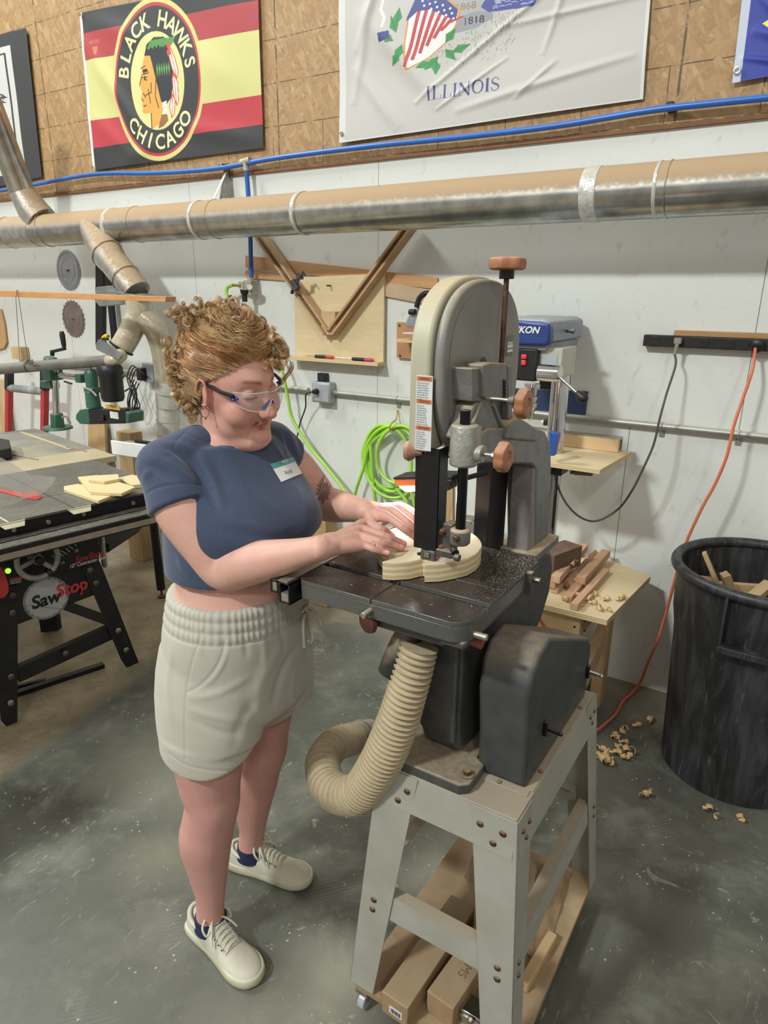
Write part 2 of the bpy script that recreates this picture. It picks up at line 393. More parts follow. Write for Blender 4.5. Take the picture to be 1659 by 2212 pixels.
# --- stand
ZT = .693; SX0, SX1, SY0, SY1 = -.655, -.345, 1.03, 1.55; ZB = .082
mb = MB(); mb.bb(SX0, SX1, SY0, SY1, ZT-.004, ZT)
top = mb.build('stand_top', M_stand, BS, .0015)
def apron(a, b, n):
    a, b = Vector(a), Vector(b); d = Vector((0, 0, -.085)) + Vector(n)*.012
    m_ = MB(); m_.prism([a, b, b+d, a+d], Vector(n)*-.003); m_.build('apron', M_stand, BS)
apron((SX0, SY0, ZT-.001), (SX1, SY0, ZT-.001), (0, -1, 0)); apron((SX1, SY0, ZT-.001), (SX1, SY1, ZT-.001), (1, 0, 0))
apron((SX0, SY1, ZT-.001), (SX1, SY1, ZT-.001), (0, 1, 0)); apron((SX0, SY0, ZT-.001), (SX0, SY1, ZT-.001), (-1, 0, 0))
LEGS = []
for sx, x in ((-1, SX0), (1, SX1)):
    for sy, y in ((-1, SY0), (1, SY1)):
        t = Vector((x+sx*.004, y+sy*.004, ZT-.003)); b = Vector((x+sx*.050, y+sy*.050, ZB))
        wt, wb_ = .098, .066
        m_ = MB()
        # plate facing Y
        m_.prism([t, t-Vector((sx*wt, 0, 0)), b-Vector((sx*wb_, 0, 0)), b], (0, -sy*.003, 0))
        m_.prism([t, t-Vector((0, sy*wt*.8, 0)), b-Vector((0, sy*wb_*.8, 0)), b], (-sx*.003, 0, 0))
        m_.build('leg', M_stand, BS, .0012); LEGS.append((t, b, sx, sy))
def lerp(a, b, t): return a+(b-a)*t
def legp(i, z): t, b, sx, sy = LEGS[i]; return lerp(t, b, (t.z-z)/(t.z-b.z))
# braces: angle iron with its ledge inward
def brace(i, j, z, n):
    a, b = legp(i, z), legp(j, z); n = Vector(n); d = (b-a).normalized(); a = a+d*.05; b = b-d*.05
    a -= n*.004; b -= n*.004
    m_ = MB(); dn = Vector((0, 0, -.062))+n*.005
    m_.prism([a, b, b+dn, a+dn], -n*.003); m_.prism([a-n*.0032, b-n*.0032, b-n*.028, a-n*.028], (0, 0, -.003))
    m_.build('brace', M_stand, BS)
brace(0, 2, .372, (0, -1, 0)); brace(2, 3, .385, (1, 0, 0)); brace(1, 3, .385, (0, 1, 0)); brace(0, 1, .385, (-1, 0, 0))
def bolt(p, n, r=.0075, m=None, h=.004):
    n = Vector(n); m_ = MB(); m_.lathe([(r, 0), (r*.95, h*.5), (r*.6, h)], p, n, 14); m_.build('bolt', m or M_rust, BS)
for i in (0, 2):
    t, b, sx, sy = LEGS[i]
    for z, dx in ((.655, .03), (.655, .078), (.625, .05), (.345, .035), (.318, .035)):
        if i == 0 and z == .625: dx = .06
        p = legp(i, z); bolt(p-Vector((sx*dx, 0, 0)), (0, -1, -.07))
for i in (2, 3):
    for z, dy in ((.655, .028), (.655, .06), (.63, .045), (.355, .026), (.325, .026)):
        p = legp(i, z); bolt(p-Vector((0, LEGS[i][3]*dy, 0)), (1, 0, -.07), .006)
# --- lower body casting: foot, wheel case, joint
M_body = M_irond
BX0, BX1 = -.60, -.508
mb = MB()
prof = [(1.115, .725), (1.10, .765), (1.098, .82), (1.098, 1.045), (1.56, 1.045), (1.615, 1.02), (1.64, .97), (1.63, .90), (1.58, .84), (1.50, .80), (1.47, .715), (1.16, .715)]
mb.prism([(BX0, y, z) for y, z in prof], (BX1-BX0, 0, 0))
mb.build('lower_body', M_body, BS, .012, seg=3)
mb = MB()      # broad front pier of the casting under the table
mb.prism([(-.592, 1.085, 1.06), (-.592, 1.082, .78), (-.575, 1.12, .72), (-.535, 1.13, .715), (-.512, 1.085, .76), (-.512, 1.085, 1.06)], (0, .14, 0))
mb.build('front_pier', M_body, BS, .008, seg=3)
mb = MB()      # foot
mb.prism([(-.665, 1.03, ZT), (-.47, 1.03, ZT), (-.452, 1.045, ZT), (-.452, 1.115, ZT), (-.475, 1.13, ZT), (-.475, 1.30, ZT), (-.655, 1.30, ZT), (-.665, 1.14, ZT)], (0, 0, .026))
mb.build('foot', M_body, BS, .005, seg=3)
for x, y in ((-.468, 1.065), (-.642, 1.075)):
    mb = MB(); mb.cyl((x, y, ZT+.026), (x, y, ZT+.029), .014, n=20); mb.cyl((x, y, ZT+.029), (x, y, ZT+.039), .0085, n=6)
    mb.build('foot_bolt', M_rust, BS, .001)
# lower wheel door, pale, on the operator's side
mb = MB()
pts = [(1.29+.20*math.sin(a), .905-.20*math.cos(a)) for a in [math.pi*2*i/40 for i in range(40)]]
mb.prism([(-.648, y, z) for y, z in pts], (.045, 0, 0))
mb.bb(-.648, -.603, 1.09, 1.49, .905, 1.03)
mb.build('lower_wheel_door', M_beige, BS, .006, seg=3)
# --- belt cover
prof = [(1.118, .694), (1.112, .80), (1.098, .905), (1.110, .965), (1.140, .995), (1.195, 1.006), (1.50, .865), (1.53, .838), (1.535, .80), (1.53, .694)]
mb = MB(); mb.prism([(-.470, y, z) for y, z in prof], (.107, 0, 0)); mb.build('belt_cover', M_cover, BS, .010, seg=3)
mb = MB(); mb.bb(-.468, -.352, 1.100, 1.119, ZT, ZT+.003); mb.bb(-.364, -.347, 1.1195, 1.535, ZT, ZT+.003); mb.build('cover_flange', M_stand, BS, .001)
for x, y in ((-.415, 1.108), (-.355, 1.185), (-.355, 1.46)):
    mb = MB(); mb.lathe([(.005, 0), (.005, .002), (.003, .004)], (x, y, ZT+.003), (0, 0, 1), 12); mb.build('screw', M_rust, BS)
for px, py in ((1268, 1450), (1176, 1572)):
    p = PX(px, py, -.362); mb = MB(); mb.box(p+Vector((.003, 0, 0)), (.007, .013, .034)); la = mb.build('latch', M_black, BS, .0015)
    mb = MB(); mb.beam(p+Vector((.004, 0, 0)), p+Vector((.033, 0, -.002)), .007, .006); mb.ell(p+Vector((.035, 0, -.002)), (.005, .005, .005)); mb.build('latch_handle', M_chrome if px > 1200 else M_black, la)
# --- arm / column casting
XA = -.53
arm = [(1034, 1000), (1034, 941), (1038, 940), (1058, 925), (1090, 925), (1105, 938), (1122, 926), (1160, 925), (1178, 932), (1190, 958), (1191, 1010), (1186, 1150), (1181, 1180), (1156, 1208), (1158, 1015), (1150, 1003)]
mb = MB(); mb.prism(polyX(XA, arm), (-.075, 0, 0)); mb.build('arm_casting', M_iron, BS, .005, seg=3)
mb = MB(); mb.bb(-.588, -.532, 1.50, 1.60, 1.045, 1.262); mb.build('column_web', mat('column_purple', '#8d8380', '#79706f', 14, .5, .1, .35, 130), BS, .004)
mb = MB(); mb.bb(-.615, -.505, 1.485, 1.655, 1.03, 1.052); mb.build('column_joint', M_iron, BS, .004)
# raised horns that carry the tension slide
for P_, x0, dx in (([(1040, 858), (1058, 852), (1064, 870), (1098, 945), (1060, 952), (1000, 950), (1018, 905), (1022, 880)], -.538, -.04),
                   ([(1104, 910), (1122, 900), (1168, 930), (1160, 955), (1090, 950), (1096, 920)], -.525, -.05)):
    mb = MB(); mb.prism(polyX(x0, P_), (dx, 0, 0)); mb.build('horn', M_iron, BS, .006, seg=3)
mb = MB(); mb.prism(polyX(-.548, [(1018, 945), (1022, 850), (1100, 850), (1108, 945)]), (-.025, 0, 0)); mb.build('horn_web', M_irond, BS, .002)
# tension slide: two rails and the block between
mb = MB(); mb.prism(polyX(-.535, [(1020, 796), (1050, 794), (1050, 868), (1022, 868)]), (-.045, 0, 0)); mb.build('slide_rail', M_iron, BS, .003, seg=3)
mb = MB(); mb.prism(polyX(-.535, [(1098, 790), (1107, 790), (1107, 905), (1098, 905)]), (-.045, 0, 0)); mb.build('slide_rail', M_iron, BS, .002)
mb = MB(); mb.prism(polyX(-.528, [(1044, 788), (1062, 783), (1096, 785), (1097, 862), (1060, 862), (1044, 860)]), (-.035, 0, 0)); sb_ = mb.build('slide_block', M_iron, BS, .004, seg=3)
mb = MB()
zz = [PX(1090, y, -.5265) for y in range(824, 872, 4)]
for i, p in enumerate(zz): mb.ell(p+Vector((0, (.002 if i % 2 else -.001), 0)), (.003, .0032, .005), n=8, m=6)
mb.build('slide_spring', M_black, BS)
ky = 1.284
rod0 = PX(1083, 788, -.545); rod1 = PX(1091, 600, -.545)
rod1.y = rod0.y
mb = MB(); mb.cyl(rod0-Vector((0, 0, .02)), rod1, .0052, n=16); mb.build('tension_rod', M_rust, BS)
mb = MB(); mb.cyl(rod1-Vector((0, 0, .002)), rod1+Vector((0, 0, .016)), .0145, n=24); mb.build('rod_collar', M_black, BS, .001)
mb = MB(); lobed(mb, rod1+Vector((0, 0, .014)), (0, 0, 1), .036, .023); mb.build('tension_knob', M_knob, BS, .001)
# --- upper wheel housing: pale front door rim and grey rear casting
def stadium(cy, cz, r, zlow, n=40, low_r=None):
    a = [(cy+r*math.cos(t), cz+r*math.sin(t)) for t in [math.pi*i/n for i in range(n+1)]]      # over the top from +Y to -Y
    return a
HY0, HY1 = 1.103, 1.483; HC = (HY0+HY1)/2; HR = (HY1-HY0)/2; HZ = 1.520; HT = .162
def sp_(v, e): return math.copysign(abs(v)**e, v)
def arch(g, n=44): return [(HC+(HR-g)*sp_(math.cos(t), .82), HZ+(HT-g)*sp_(math.sin(t), .82)) for t in [math.pi*i/n for i in range(n+1)]]
def housing_outline(g=0, low=1.49):
    r = HR-g
    return arch(g)+[(HC-r*math.cos(t), low-r*math.sin(t)) for t in [math.pi*i/36 for i in range(37)]]
mb = MB(); mb.prism([(-.600, y, z) for y, z in housing_outline(.006, 1.485)], (.022, 0, 0)); mb.build('rear_wheel_case', M_house, BS, .010, seg=4)
mb = MB()
m_out = [(-.578, y, z) for y, z in housing_outline(.030, 1.485)]
mb.prism(m_out, (.0015, 0, 0)); mb.build('rear_case_panel', M_house, BS, .001)
dr = arch(0)+[(HY0, 1.362), (HC, 1.362-.0), (HY1, 1.362)]
mb = MB(); mb.prism([(-.645, y, z) for y, z in dr], (.043, 0, 0)); mb.build('upper_wheel_door', M_beige, BS, .007, seg=3)
mb = MB(); mb.cyl((-.60, PX(1049, 790, -.57).y, PX(1049, 790, -.57).z), (-.5755, PX(1049, 790, -.57).y, PX(1049, 790, -.57).z), .017); mb.build('axle_hole', M_black, BS)
# label plate on the housing
c = PX(1101, 747, -.5758)
mb = MB(); mb.box(c, (.0012, .034, .042)); lp = mb.build('rating_plate', mat('plate_grey', '#6f7170'), BS, .0004)
mb = MB(); mb.box(c+Vector((.001, 0, .002)), (.0012, .027, .012)); mb.box(c+Vector((.001, 0, -.010)), (.0012, .027, .006)); mb.build('plate_fields', M_white, lp)
text_on('MODEL 14 IN', 'plate_lettering', c+Vector((.0017, 0, .004)), (0, 1, 0), (0, 0, 1), .0045, M_black, lp)
# warning label on the rim (three languages)
lw, lh = .034, .1395
lx = -.6115; ly = HY0; lz0 = 1.3665; lzc = lz0+lh/2
rx, uz = Vector((1, 0, 0)), Vector((0, 0, 1))
mb = MB(); mb.box((lx, ly-.0003, lzc), (lw, .0008, lh)); wl = mb.build('warning_label', mat('label_white', '#d7d8d6', '#cfd0ce', 5, .4), BS)
M_or = mat('label_orange', '#c8764e', '#c06e46', 5, .5); M_ink = mat('label_ink', '#3c3c3e', '#3c3c3e')
for k, (zt, hd) in enumerate(((lz0+lh-.006, 'WARNING'), (lz0+.092, 'ADVERTENCIA'), (lz0+.0425, 'AVERTISSEMENT'))):
    mb = MB(); mb.box((lx, ly-.0010, zt), (lw*.92, .0008, .0078)); mb.build('label_heading', M_or, wl)
    text_on(hd, 'heading_lettering', (lx+.001, ly-.0015, zt), rx, uz, .0058, M_ink, wl, squash=.8 if k == 0 else .58)
LT = [['Allow tool to stop', 'before adjusting.', 'Replace all guards', 'in proper position', 'before operating;', 'this includes the', 'blade guard under', 'the table.'],
      ['Deje que la', 'herramienta se', 'detenga antes de', 'realizar ajustes.', 'Reinstale todas', 'las protecciones', 'antes de usar la', 'herramienta y la', 'debajo de la mesa.'],
      ["Laissez l'outil", "s'arreter avant", 'de le regler.', 'Avant de mettre', "l'outil en marche,", 'replacez toutes', 'les protections', 'sous la table.']]
zt = lz0+lh-.0125
for blk, z0 in zip(LT, (lz0+lh-.014, lz0+.0838, lz0+.0345)):
    for i, l in enumerate(blk): text_on(l, 'label_lettering', (lx-lw*.44, ly-.0008, z0-i*.0043), rx, uz, .0042, M_ink, wl, 'LEFT', squash=.78)
# front knob of the door
mb = MB(); kx = PY(889, 973, 1.115); mb.lathe([(.006, -.006), (.008, 0), (.010, .006), (.019, .014), (.021, .020), (.017, .028), (.006, .031)], kx+Vector((.018, 0, 0)), (-1, -.25, 0), 24); mb.build('door_knob', mat('knob_dusty', '#a87c64', '#8d6450', 30, .5, 0, 0, None, ('#d5ac93', .8)), BS)
# --- guide post with its bracket and lobed lock knob
GX = -.536; gp = PX(1001, 1000, GX); GY = gp.y
ztop = PX(1003, 886, GX).z; zbot = PX(1000, 1150, GX).z
M_post = mat('blued_post', '#15161a', '#0e0f12', 40, .25, .5, 0, None, (DUST, .4))
mb = MB(); mb.cyl((GX, GY, zbot-.01), (GX, GY, ztop), .0098, n=28); mb.build('guide_post', M_post, BS, .001)
zc0, zc1 = PX(1000, 1006, GX).z, PX(1000, 918, GX).z
mb = MB(); mb.lathe([(.023, 0), (.0265, .003), (.0265, zc1-zc0-.004), (.024, zc1-zc0)], (GX, GY, zc0), (0, 0, 1), 32); mb.bb(GX-.012, GX+.012, GY, GY+.05, zc0+.004, zc1-.01); mb.build('post_bracket', mat('hammered_grey', '#a3a199', '#8f8d86', 60, .38, .35, .35, 170, (DUST, .7)), BS, .002)
lk = PX(1021, 978, GX+.015)
mb = MB(); mb.cyl(lk+Vector((-.01, 0, 0)), lk+Vector((.022, 0, 0)), .0165, n=28); mb.build('bracket_boss', MATS['hammered_grey'], BS, .0015)
mb = MB(); mb.cyl(lk+Vector((.02, 0, 0)), lk+Vector((.048, 0, 0)), .0042, n=12); mb.cyl(lk+Vector((.04, 0, 0)), lk+Vector((.052, 0, 0)), .0075, n=8); mb.build('lock_screw', M_steel, BS)
mb = MB(); lobed(mb, lk+Vector((.05, 0, 0)), (1, 0, 0), .0285, .022); mb.build('post_lock_knob', M_knob, BS, .001)
tk = PX(1080, 863, -.50)
mb = MB(); mb.cyl(tk+Vector((-.03, 0, 0)), tk+Vector((.028, 0, 0)), .0038, n=12); mb.cyl(tk+Vector((.018, 0, 0)), tk+Vector((.030, 0, 0)), .007, .010, 12); mb.build('tilt_screw', M_steel, BS)
mb = MB(); lobed(mb, PX(1118, 871, -.472), (1, 0, 0), .0285, .022); mb.build('tilt_knob', M_knob, BS, .001)
mb = MB()
for pa_, pb_ in (((1042, 862), (1008, 946)), ((1062, 872), (1092, 944))): mb.tube([PX(pa_[0], pa_[1], -.539), PX((pa_[0]+pb_[0])/2, (pa_[1]+pb_[1])/2, -.538), PX(pb_[0], pb_[1], -.537)], .006, 10)
mb.build('horn_rib', M_iron, BS)
# --- blade, blade guards
BY = 1.148; BXc = -.622
mb = MB(); mb.bb(BXc-.004, BXc+.004, BY-.0004, BY+.0004, 1.09, 1.40); mb.build('blade', M_steel, BS)
mb = MB(); mb.bb(-.634, -.630, 1.118, 1.165, 1.163, 1.37); mb.bb(-.634, -.581, 1.115, 1.118, 1.163, 1.37); mb.bb(-.584, -.581, 1.115, 1.150, 1.163, 1.37)
mb.build('blade_guard', M_black, BS, .0008)
mb = MB(); g0, g1 = PX(1061, 1000, -.60), PX(1098, 1000, -.60); mb.bb(-.635, -.598, g0.y, g1.y, 1.0, 1.335)
mb.build('return_guard', M_black, BS, .0015)
# lower guide head
pz = zbot
M_gd = mat('guide_grey', '#5d5c59', '#4a4a48', 40, .45, .3, .1, 200, (DUST, .5))
mb = MB(); mb.lathe([(.017, -.012), (.020, -.008), (.020, .016), (.016, .020)], (GX, GY, pz-.008), (0, 0, 1), 28); mb.build('guide_collar', M_iron, BS, .001)
a = Vector((GX, GY, pz-.004)); b = PY(915, 1195, 1.135)
mb = MB(); mb.bb(-.572, -.552, GY-.004, GY+.026, pz-.050, pz+.016); mb.build('guide_block', M_gd, BS, .002)
mb = MB(); mb.box(PY(928, 1197, 1.128), (.032, .020, .020)); mb.box(PY(962, 1194, GY-.010), (.034, .018, .014)); mb.cyl(PY(972, 1199, GY-.012), PY(984, 1203, GY-.012), .0055, n=14); mb.cyl(PY(982, 1203, GY-.014), PY(993, 1206, GY-.014), .0075, n=14); mb.build('guide_jaw', M_gd, BS, .0015)
mb = MB(); mb.box(PY(922, 1199, 1.116), (.011, .004, .010)); mb.build('guide_insert', mat('brass_worn', '#a29676', '#857b60', 60, .4, .6), BS, .0006)
mb = MB(); mb.cyl(PY(944, 1207, 1.115), PY(952, 1199, 1.125), .0028, n=10); mb.build('guide_pin', mat('red_brown', '#a45a48'), BS)
mb = MB(); mb.cyl(PY(908, 1196, 1.125), PY(903, 1195, 1.125), .004, n=10); mb.build('guide_screw', M_black, BS)
mb = MB(); mb.cyl((GX-.012, GY-.004, pz-.034), (GX, GY-.016, pz-.034), .0075, n=14); mb.build('thumb_nut', M_black, BS, .001)
for px, py, Y_ in ((956, 1149, GY-.006), (953, 1184, GY-.006), (985, 1163, GY-.021)):
    p = PY(px, py, Y_); mb = MB(); mb.cyl(p, p+Vector((0, -.006, 0)), .0055, n=6); mb.cyl(p+Vector((0, .002, 0)), p, .0075, n=16); mb.build('guide_bolt', M_rust, BS, .0006)
# --- the table, in slabs that leave the mitre slot and the blade slit open
TX0, TX1, TY0, TY1, TZ = -.822, -.447, .974, 1.352, 1.10
def tabletop_mat():
    s = NT('table_iron'); v = s.coord()
    n = s.noise(v, 9, 6, .65, .3)
    col = s.mix(n, srgb('#2d2724'), srgb('#4a3f3a'))
    dots = s.ramp(s.noise(v, 330, 2, .5), [(.58, 0), (.66, 1)])
    sx = s.n('SeparateXYZ'); s.t.links.new(v, sx.inputs[0])
    # object origin sits at the foot of the saw: local x of the dusty corner is +, y +
    dn = s.n('MapRange', i_Value=s.math('ADD', s.math('ADD', sx.outputs[0], s.math('MULTIPLY', sx.outputs[1], .9)), s.math('MULTIPLY', s.math('SUBTRACT', n, .5), .25)), i_1=-.22, i_2=.05, i_3=.03, i_4=.95).outputs[0]
    f = s.math('MULTIPLY', dots, dn)
    f = s.math('MAXIMUM', f, s.math('MULTIPLY', s.ramp(s.noise(v, 120, 3), [(.66, 0), (.7, .8)]), .8))
    g = s.n('NewGeometry'); sn = s.n('SeparateXYZ'); s.t.links.new(g.outputs['Normal'], sn.inputs[0])
    up = s.math('GREATER_THAN', sn.outputs[2], .7)
    f = s.math('MULTIPLY', f, up)
    side = s.mix(s.noise(v, 120, 3), srgb('#63625e'), srgb('#51504c'))
    col = s.mix(up, side, col)
    col = s.mix(f, col, srgb('#cfcabc'))
    s.set(s.b.inputs['Base Color'], col); s.set(s.b.inputs['Roughness'], s.math('ADD', .27, s.math('MULTIPLY', f, .6), True))
    s.b.inputs['Metallic'].default_value = .15
    s.bump(s.math('ADD', n, s.math('MULTIPLY', dots, f)), .10, .002); return s.m
M_tab = tabletop_mat()
SL0, SL1 = 1.061, 1.080        # mitre slot
SX = -.644                     # blade slit
t1 = TZ-.010
mb = MB()
mb.prism([(TX0, TY0+.012, 0), (TX0+.012, TY0, 0), (SX-.0012, TY0, 0), (SX-.0012, SL0, 0), (TX0, SL0, 0)], (0, 0, .001)) if 0 else None
def slab(pts, z0, z1, m_): m_.prism([(x, y, z0) for x, y in pts], (0, 0, z1-z0))
slab([(TX0, TY0+.012), (TX0+.012, TY0), (SX-.0012, TY0), (SX-.0012, SL0), (TX0, SL0)], t1, TZ, mb)
slab([(SX+.0012, TY0), (TX1-.030, TY0), (TX1-.016, TY0+.006), (TX1, TY0+.028), (TX1, SL0), (SX+.0012, SL0)], t1, TZ, mb)
slab([(TX0, SL1), (SX-.0012, SL1), (SX-.0012, BY), (TX0, BY)], t1, TZ, mb)
slab([(SX+.0012, SL1), (TX1, SL1), (TX1, BY), (SX+.0012, BY)], t1, TZ, mb)
slab([(TX0, BY), (TX1, BY), (TX1, TY1-.02), (TX1-.02, TY1), (TX0, TY1)], t1, TZ, mb)
slab([(TX0, TY0+.012), (TX0+.012, TY0), (TX1-.030, TY0), (TX1-.016, TY0+.006), (TX1, TY0+.028), (TX1, TY1-.02), (TX1-.02, TY1), (TX0, TY1)], TZ-.040, t1, mb)
mb.build('saw_table', M_tab, BS, .0012)
mb = MB(); mb.bb(-.66, -.50, 1.00, 1.33, 1.03, 1.062); mb.bb(-.50, -.452, TY0+.01, TY1-.03, TZ-.055, TZ-.040); mb.build('table_trunnion', M_irond, BS, .004)
mb = MB(); mb.cyl((-.632, 1.148, TZ-.002), (-.632, 1.148, TZ+.0015), .030, n=36); mb.build('throat_insert', mat('yellow_insert', '#e9d64a', '#e2cc38', 5, .35), BS)
for p, d in (((TX0+.178, TY0, 1.076), (0, -1, 0)), ((TX1, 1.012, 1.068), (1, 0, 0)), ((TX1, 1.278, 1.080), (1, 0, 0))):
    p = Vector(p); d = Vector(d); mb = MB(); mb.cyl(p-d*.01, p+d*.026, .0062, n=18); mb.build('table_bolt', M_steel, BS, .001)
mb = MB(); mb.bb(TX1, TX1+.012, 1.262, 1.278, 1.050, 1.099); mb.build('table_lug', M_irond, BS, .001)
mb = MB(); mb.lathe([(.02, 0), (.024, .004), (.022, .012), (.008, .016)], (-.66, 1.00, 1.04), (-.3, -1, 0), 22); mb.build('trunnion_knob', mat('oxblood', '#5b3028', '#472620', 20, .5), BS)
mb = MB(); mb.cyl((TX1-.03, 1.035, 1.045), (TX1+.008, 1.035, 1.040), .011, n=16); mb.build('trunnion_handle', mat('red_brown2', '#8a4b36', '#6e3c2c', 20, .5), BS)
# fence rail of black and bare aluminium along the operator's edge
mb = MB()
y0, y1 = .950, 1.60; rz = 1.062; rx0 = -.872
for x0, x1, z0, z1 in ((0, .004, .006, .034), (0, .022, .030, .034), (0, .016, .006, .010), (.018, .022, 0, .034), (.022, .050, .030, .034), (.022, .050, -.012, -.008), (.046, .050, -.012, .034), (.022, .026, -.012, .030)):
    mb.bb(rx0+x0, rx0+x1, y0, y1, rz+z0, rz+z1)
fr = mb.build('fence_rail', M_black, BS, .0006)
mb = MB(); mb.bb(rx0+.020, rx0+.044, y0+.001, y1, rz+.0342, rz+.0365); mb.bb(rx0+.005, rx0+.016, y0+.001, y1, rz+.011, rz+.029); mb.bb(rx0+.027, rx0+.045, y0+.001, y1, rz-.007, rz+.010); mb.build('rail_track', M_rail, fr)
# --- dust chute and corrugated hose
hp = [(-.607, 1.085, 1.03), (-.620, 1.060, .985), (-.632, 1.040, .94)]
mb = MB(); mb.tube(catmull([(-.592, 1.12, 1.05), (-.606, 1.075, 1.01), (-.622, 1.045, .955), (-.632, 1.035, .915)], 5), .029, 20); mb.build('dust_port', mat('port_black', '#1b1b1d', '#2a2926', 25, .4, 0, .1, 60, ('#cdb98f', .95)), BS)
M_hose = mat('hose_tan', '#a8977c', '#96866d', 25, .55, 0, .15, 90, ('#c6b38f', .9))
cps = [PY(906, 1395, 1.045), PY(886, 1470, 1.03), PY(858, 1560, 1.02), PY(820, 1650, 1.02), PY(770, 1715, 1.04), PY(715, 1705, 1.08), PY(697, 1650, 1.16), PY(722, 1610, 1.26), PY(765, 1595, 1.36)]
path = catmull(cps, 10)
L = [0]
for a, b in zip(path, path[1:]): L.append(L[-1]+(b-a).length)
tot = L[-1]; nn = 700; pts = []; rr = []
j = 0
for i in range(nn):
    s_ = tot*i/(nn-1)
    while j < len(L)-2 and L[j+1] < s_: j += 1
    t = (s_-L[j])/max(L[j+1]-L[j], 1e-9); pts.append(path[j].lerp(path[j+1], t))
    ph = s_/.0125*2*math.pi
    base = .034+.007*min(1, s_/.25)
    c_ = math.cos(ph); rr.append(base+(.0034 if c_ > .55 else -.001)+.0012*c_)
mb = MB(); mb.tube(pts, rr, 30); mb.build('dust_hose', M_hose, BS, sharp=60)
e0, e1 = pts[-1], pts[-1]+(pts[-1]-pts[-12]).normalized()*.09
mb = MB(); mb.cyl(pts[-6], e1, .044, n=30); hc = mb.build('hose_coupling', M_rail, BS, .002)
mb = MB(); mb.torus(lerp(pts[-6], e1, .45), .0455, .003, e1-e0, 30, 8); mb.box(lerp(pts[-6], e1, .45)+Vector((.02, -.035, .02)), (.012, .010, .010)); mb.build('hose_clamp', M_steel, hc)

# ------------------------------------------------------------------ rolling platform under the saw
RP = thing('rolling_platform', (-.49, 1.27, 0), 'low plywood platform on casters under the band saw stand', 'platform')
M_board = wood('platform_ply', '#a98b66', '#8f7454', (3, 22, 22), .75, ('#a58f74', .85))
mb = MB(); mb.bb(-.690, -.300, .985, 1.60, .062, .080); mb.build('board', M_board, RP, .001)
for x, y in ((-.675, 1.0), (-.32, 1.0), (-.675, 1.585), (-.325, 1.585)):
    mb = MB(); mb.cyl((x-.009, y, .022), (x+.009, y, .022), .022, n=24); cw = mb.build('caster_wheel', mat('caster_clear', '#b9bcbd', '#9fa2a3', 10, .25), RP, .002)
    mb = MB(); mb.bb(x-.016, x+.016, y-.016, y+.016, .052, .0615); mb.bb(x-.013, x-.010, y-.008, y+.012, .02, .055); mb.bb(x+.010, x+.013, y-.008, y+.012, .02, .055); mb.build('caster_fork', M_steel, RP)
# ------------------------------------------------------------------ things stored on the platform
ZP = .081
def block(name, pts, h, m, label, cat, group=None, z=ZP, bev=.003):
    """timber from its footprint on the platform"""
    c = Vector((sum(p[0] for p in pts)/len(pts), sum(p[1] for p in pts)/len(pts), z))
    o = thing(name, c, label, cat, group) if 0 else None
    mb = MB(); mb.prism([(p[0]-c.x, p[1]-c.y, 0) for p in pts], (0, 0, h))
    me_o = mb.build(name, m, None, bev); me_o.location = c
    return tag(me_o, label, cat, group)
M_tim = wood('timber_dusty', '#a98d69', '#967a58', (24, 2.5, 24), .8, ('#a38e72', .9))
M_tim2 = wood('timber_clean', '#c9a67b', '#b28f66', (24, 2.5, 24), .7, ('#b79d78', .6))
def q(px, py, z): p = PZ(px, py, z); return (p.x, p.y)
# two long square timbers side by side, the front of the left one sticking out
def timber(a, b, wd, h, m, label, z=ZP, name='timber', cat='timber'):
    a, b = Vector((a[0], a[1], 0)), Vector((b[0], b[1], 0)); d = (b-a).normalized(); n = Vector((-d.y, d.x, 0))*(wd/2)
    L_ = (b-a).length; mb = MB(); mb.box((0, 0, h/2), (wd, L_, h)); o = mb.build(name, m, None, .003)
    o.location = ((a+b)/2).to_3d()+Vector((0, 0, z)); o.rotation_euler = (0, 0, math.atan2(d.y, d.x)-math.pi/2)
    return tag(o, label, cat)
hT = .062
t_a = timber(q(852, 2160, ZP+hT), q(1000, 1945, ZP+hT), .070, hT, M_tim, 'thick square timber on the platform with its sawn end poking out at the front')
t_b = timber(q(950, 2160, ZP+hT), q(1085, 1965, ZP+hT), .070, hT, M_tim, 'thick square timber with pencilled letters, second from the left on the platform')
t_c = timber(q(1130, 2120, ZP+.03), q(1195, 2010, ZP+.03), .026, .026, M_tim2, 'slim pale batten lying at the right edge of the platform')
pw = PZ(1003, 2095, ZP+hT)
for o_, px_, py_, kind_ in ((t_a, 842, 2193, 'label'), (t_b, 1003, 2100, 'marks')):
    a_ = o_.rotation_euler.z; fr_ = Vector((math.sin(a_), -math.cos(a_), 0)); Ld = o_.dimensions.y
    if kind_ == 'label':
        m_ = MB(); m_.box((.004, -max(v.co.y for v in o_.data.vertices)-.0006, .026), (.034, .001, .020)); l_ = m_.build('paper_label', M_white, None); l_.parent = o_
        for k_ in range(9):
            m_ = MB(); m_.box((-.008+.003*k_, -max(v.co.y for v in o_.data.vertices)-.0014, .026), (.0012+.0006*(k_ % 3), .0006, .012)); b_ = m_.build('printed_bar', M_ink, None); b_.parent = l_
    else:
        me_ = text_mesh('MS', 1.0, 'CENTER', 0, -.01); m_ = MB(); m_.bm.from_mesh(me_)
        for v in m_.bm.verts: v.co = Vector((.008+v.co.y*.030, -.055-v.co.x*.030, hT+.0006))
        b_ = m_.build('pencil_marks', mat('pencil', '#6d5a45', '#6d5a45'), None, smooth=False); b_.parent = o_
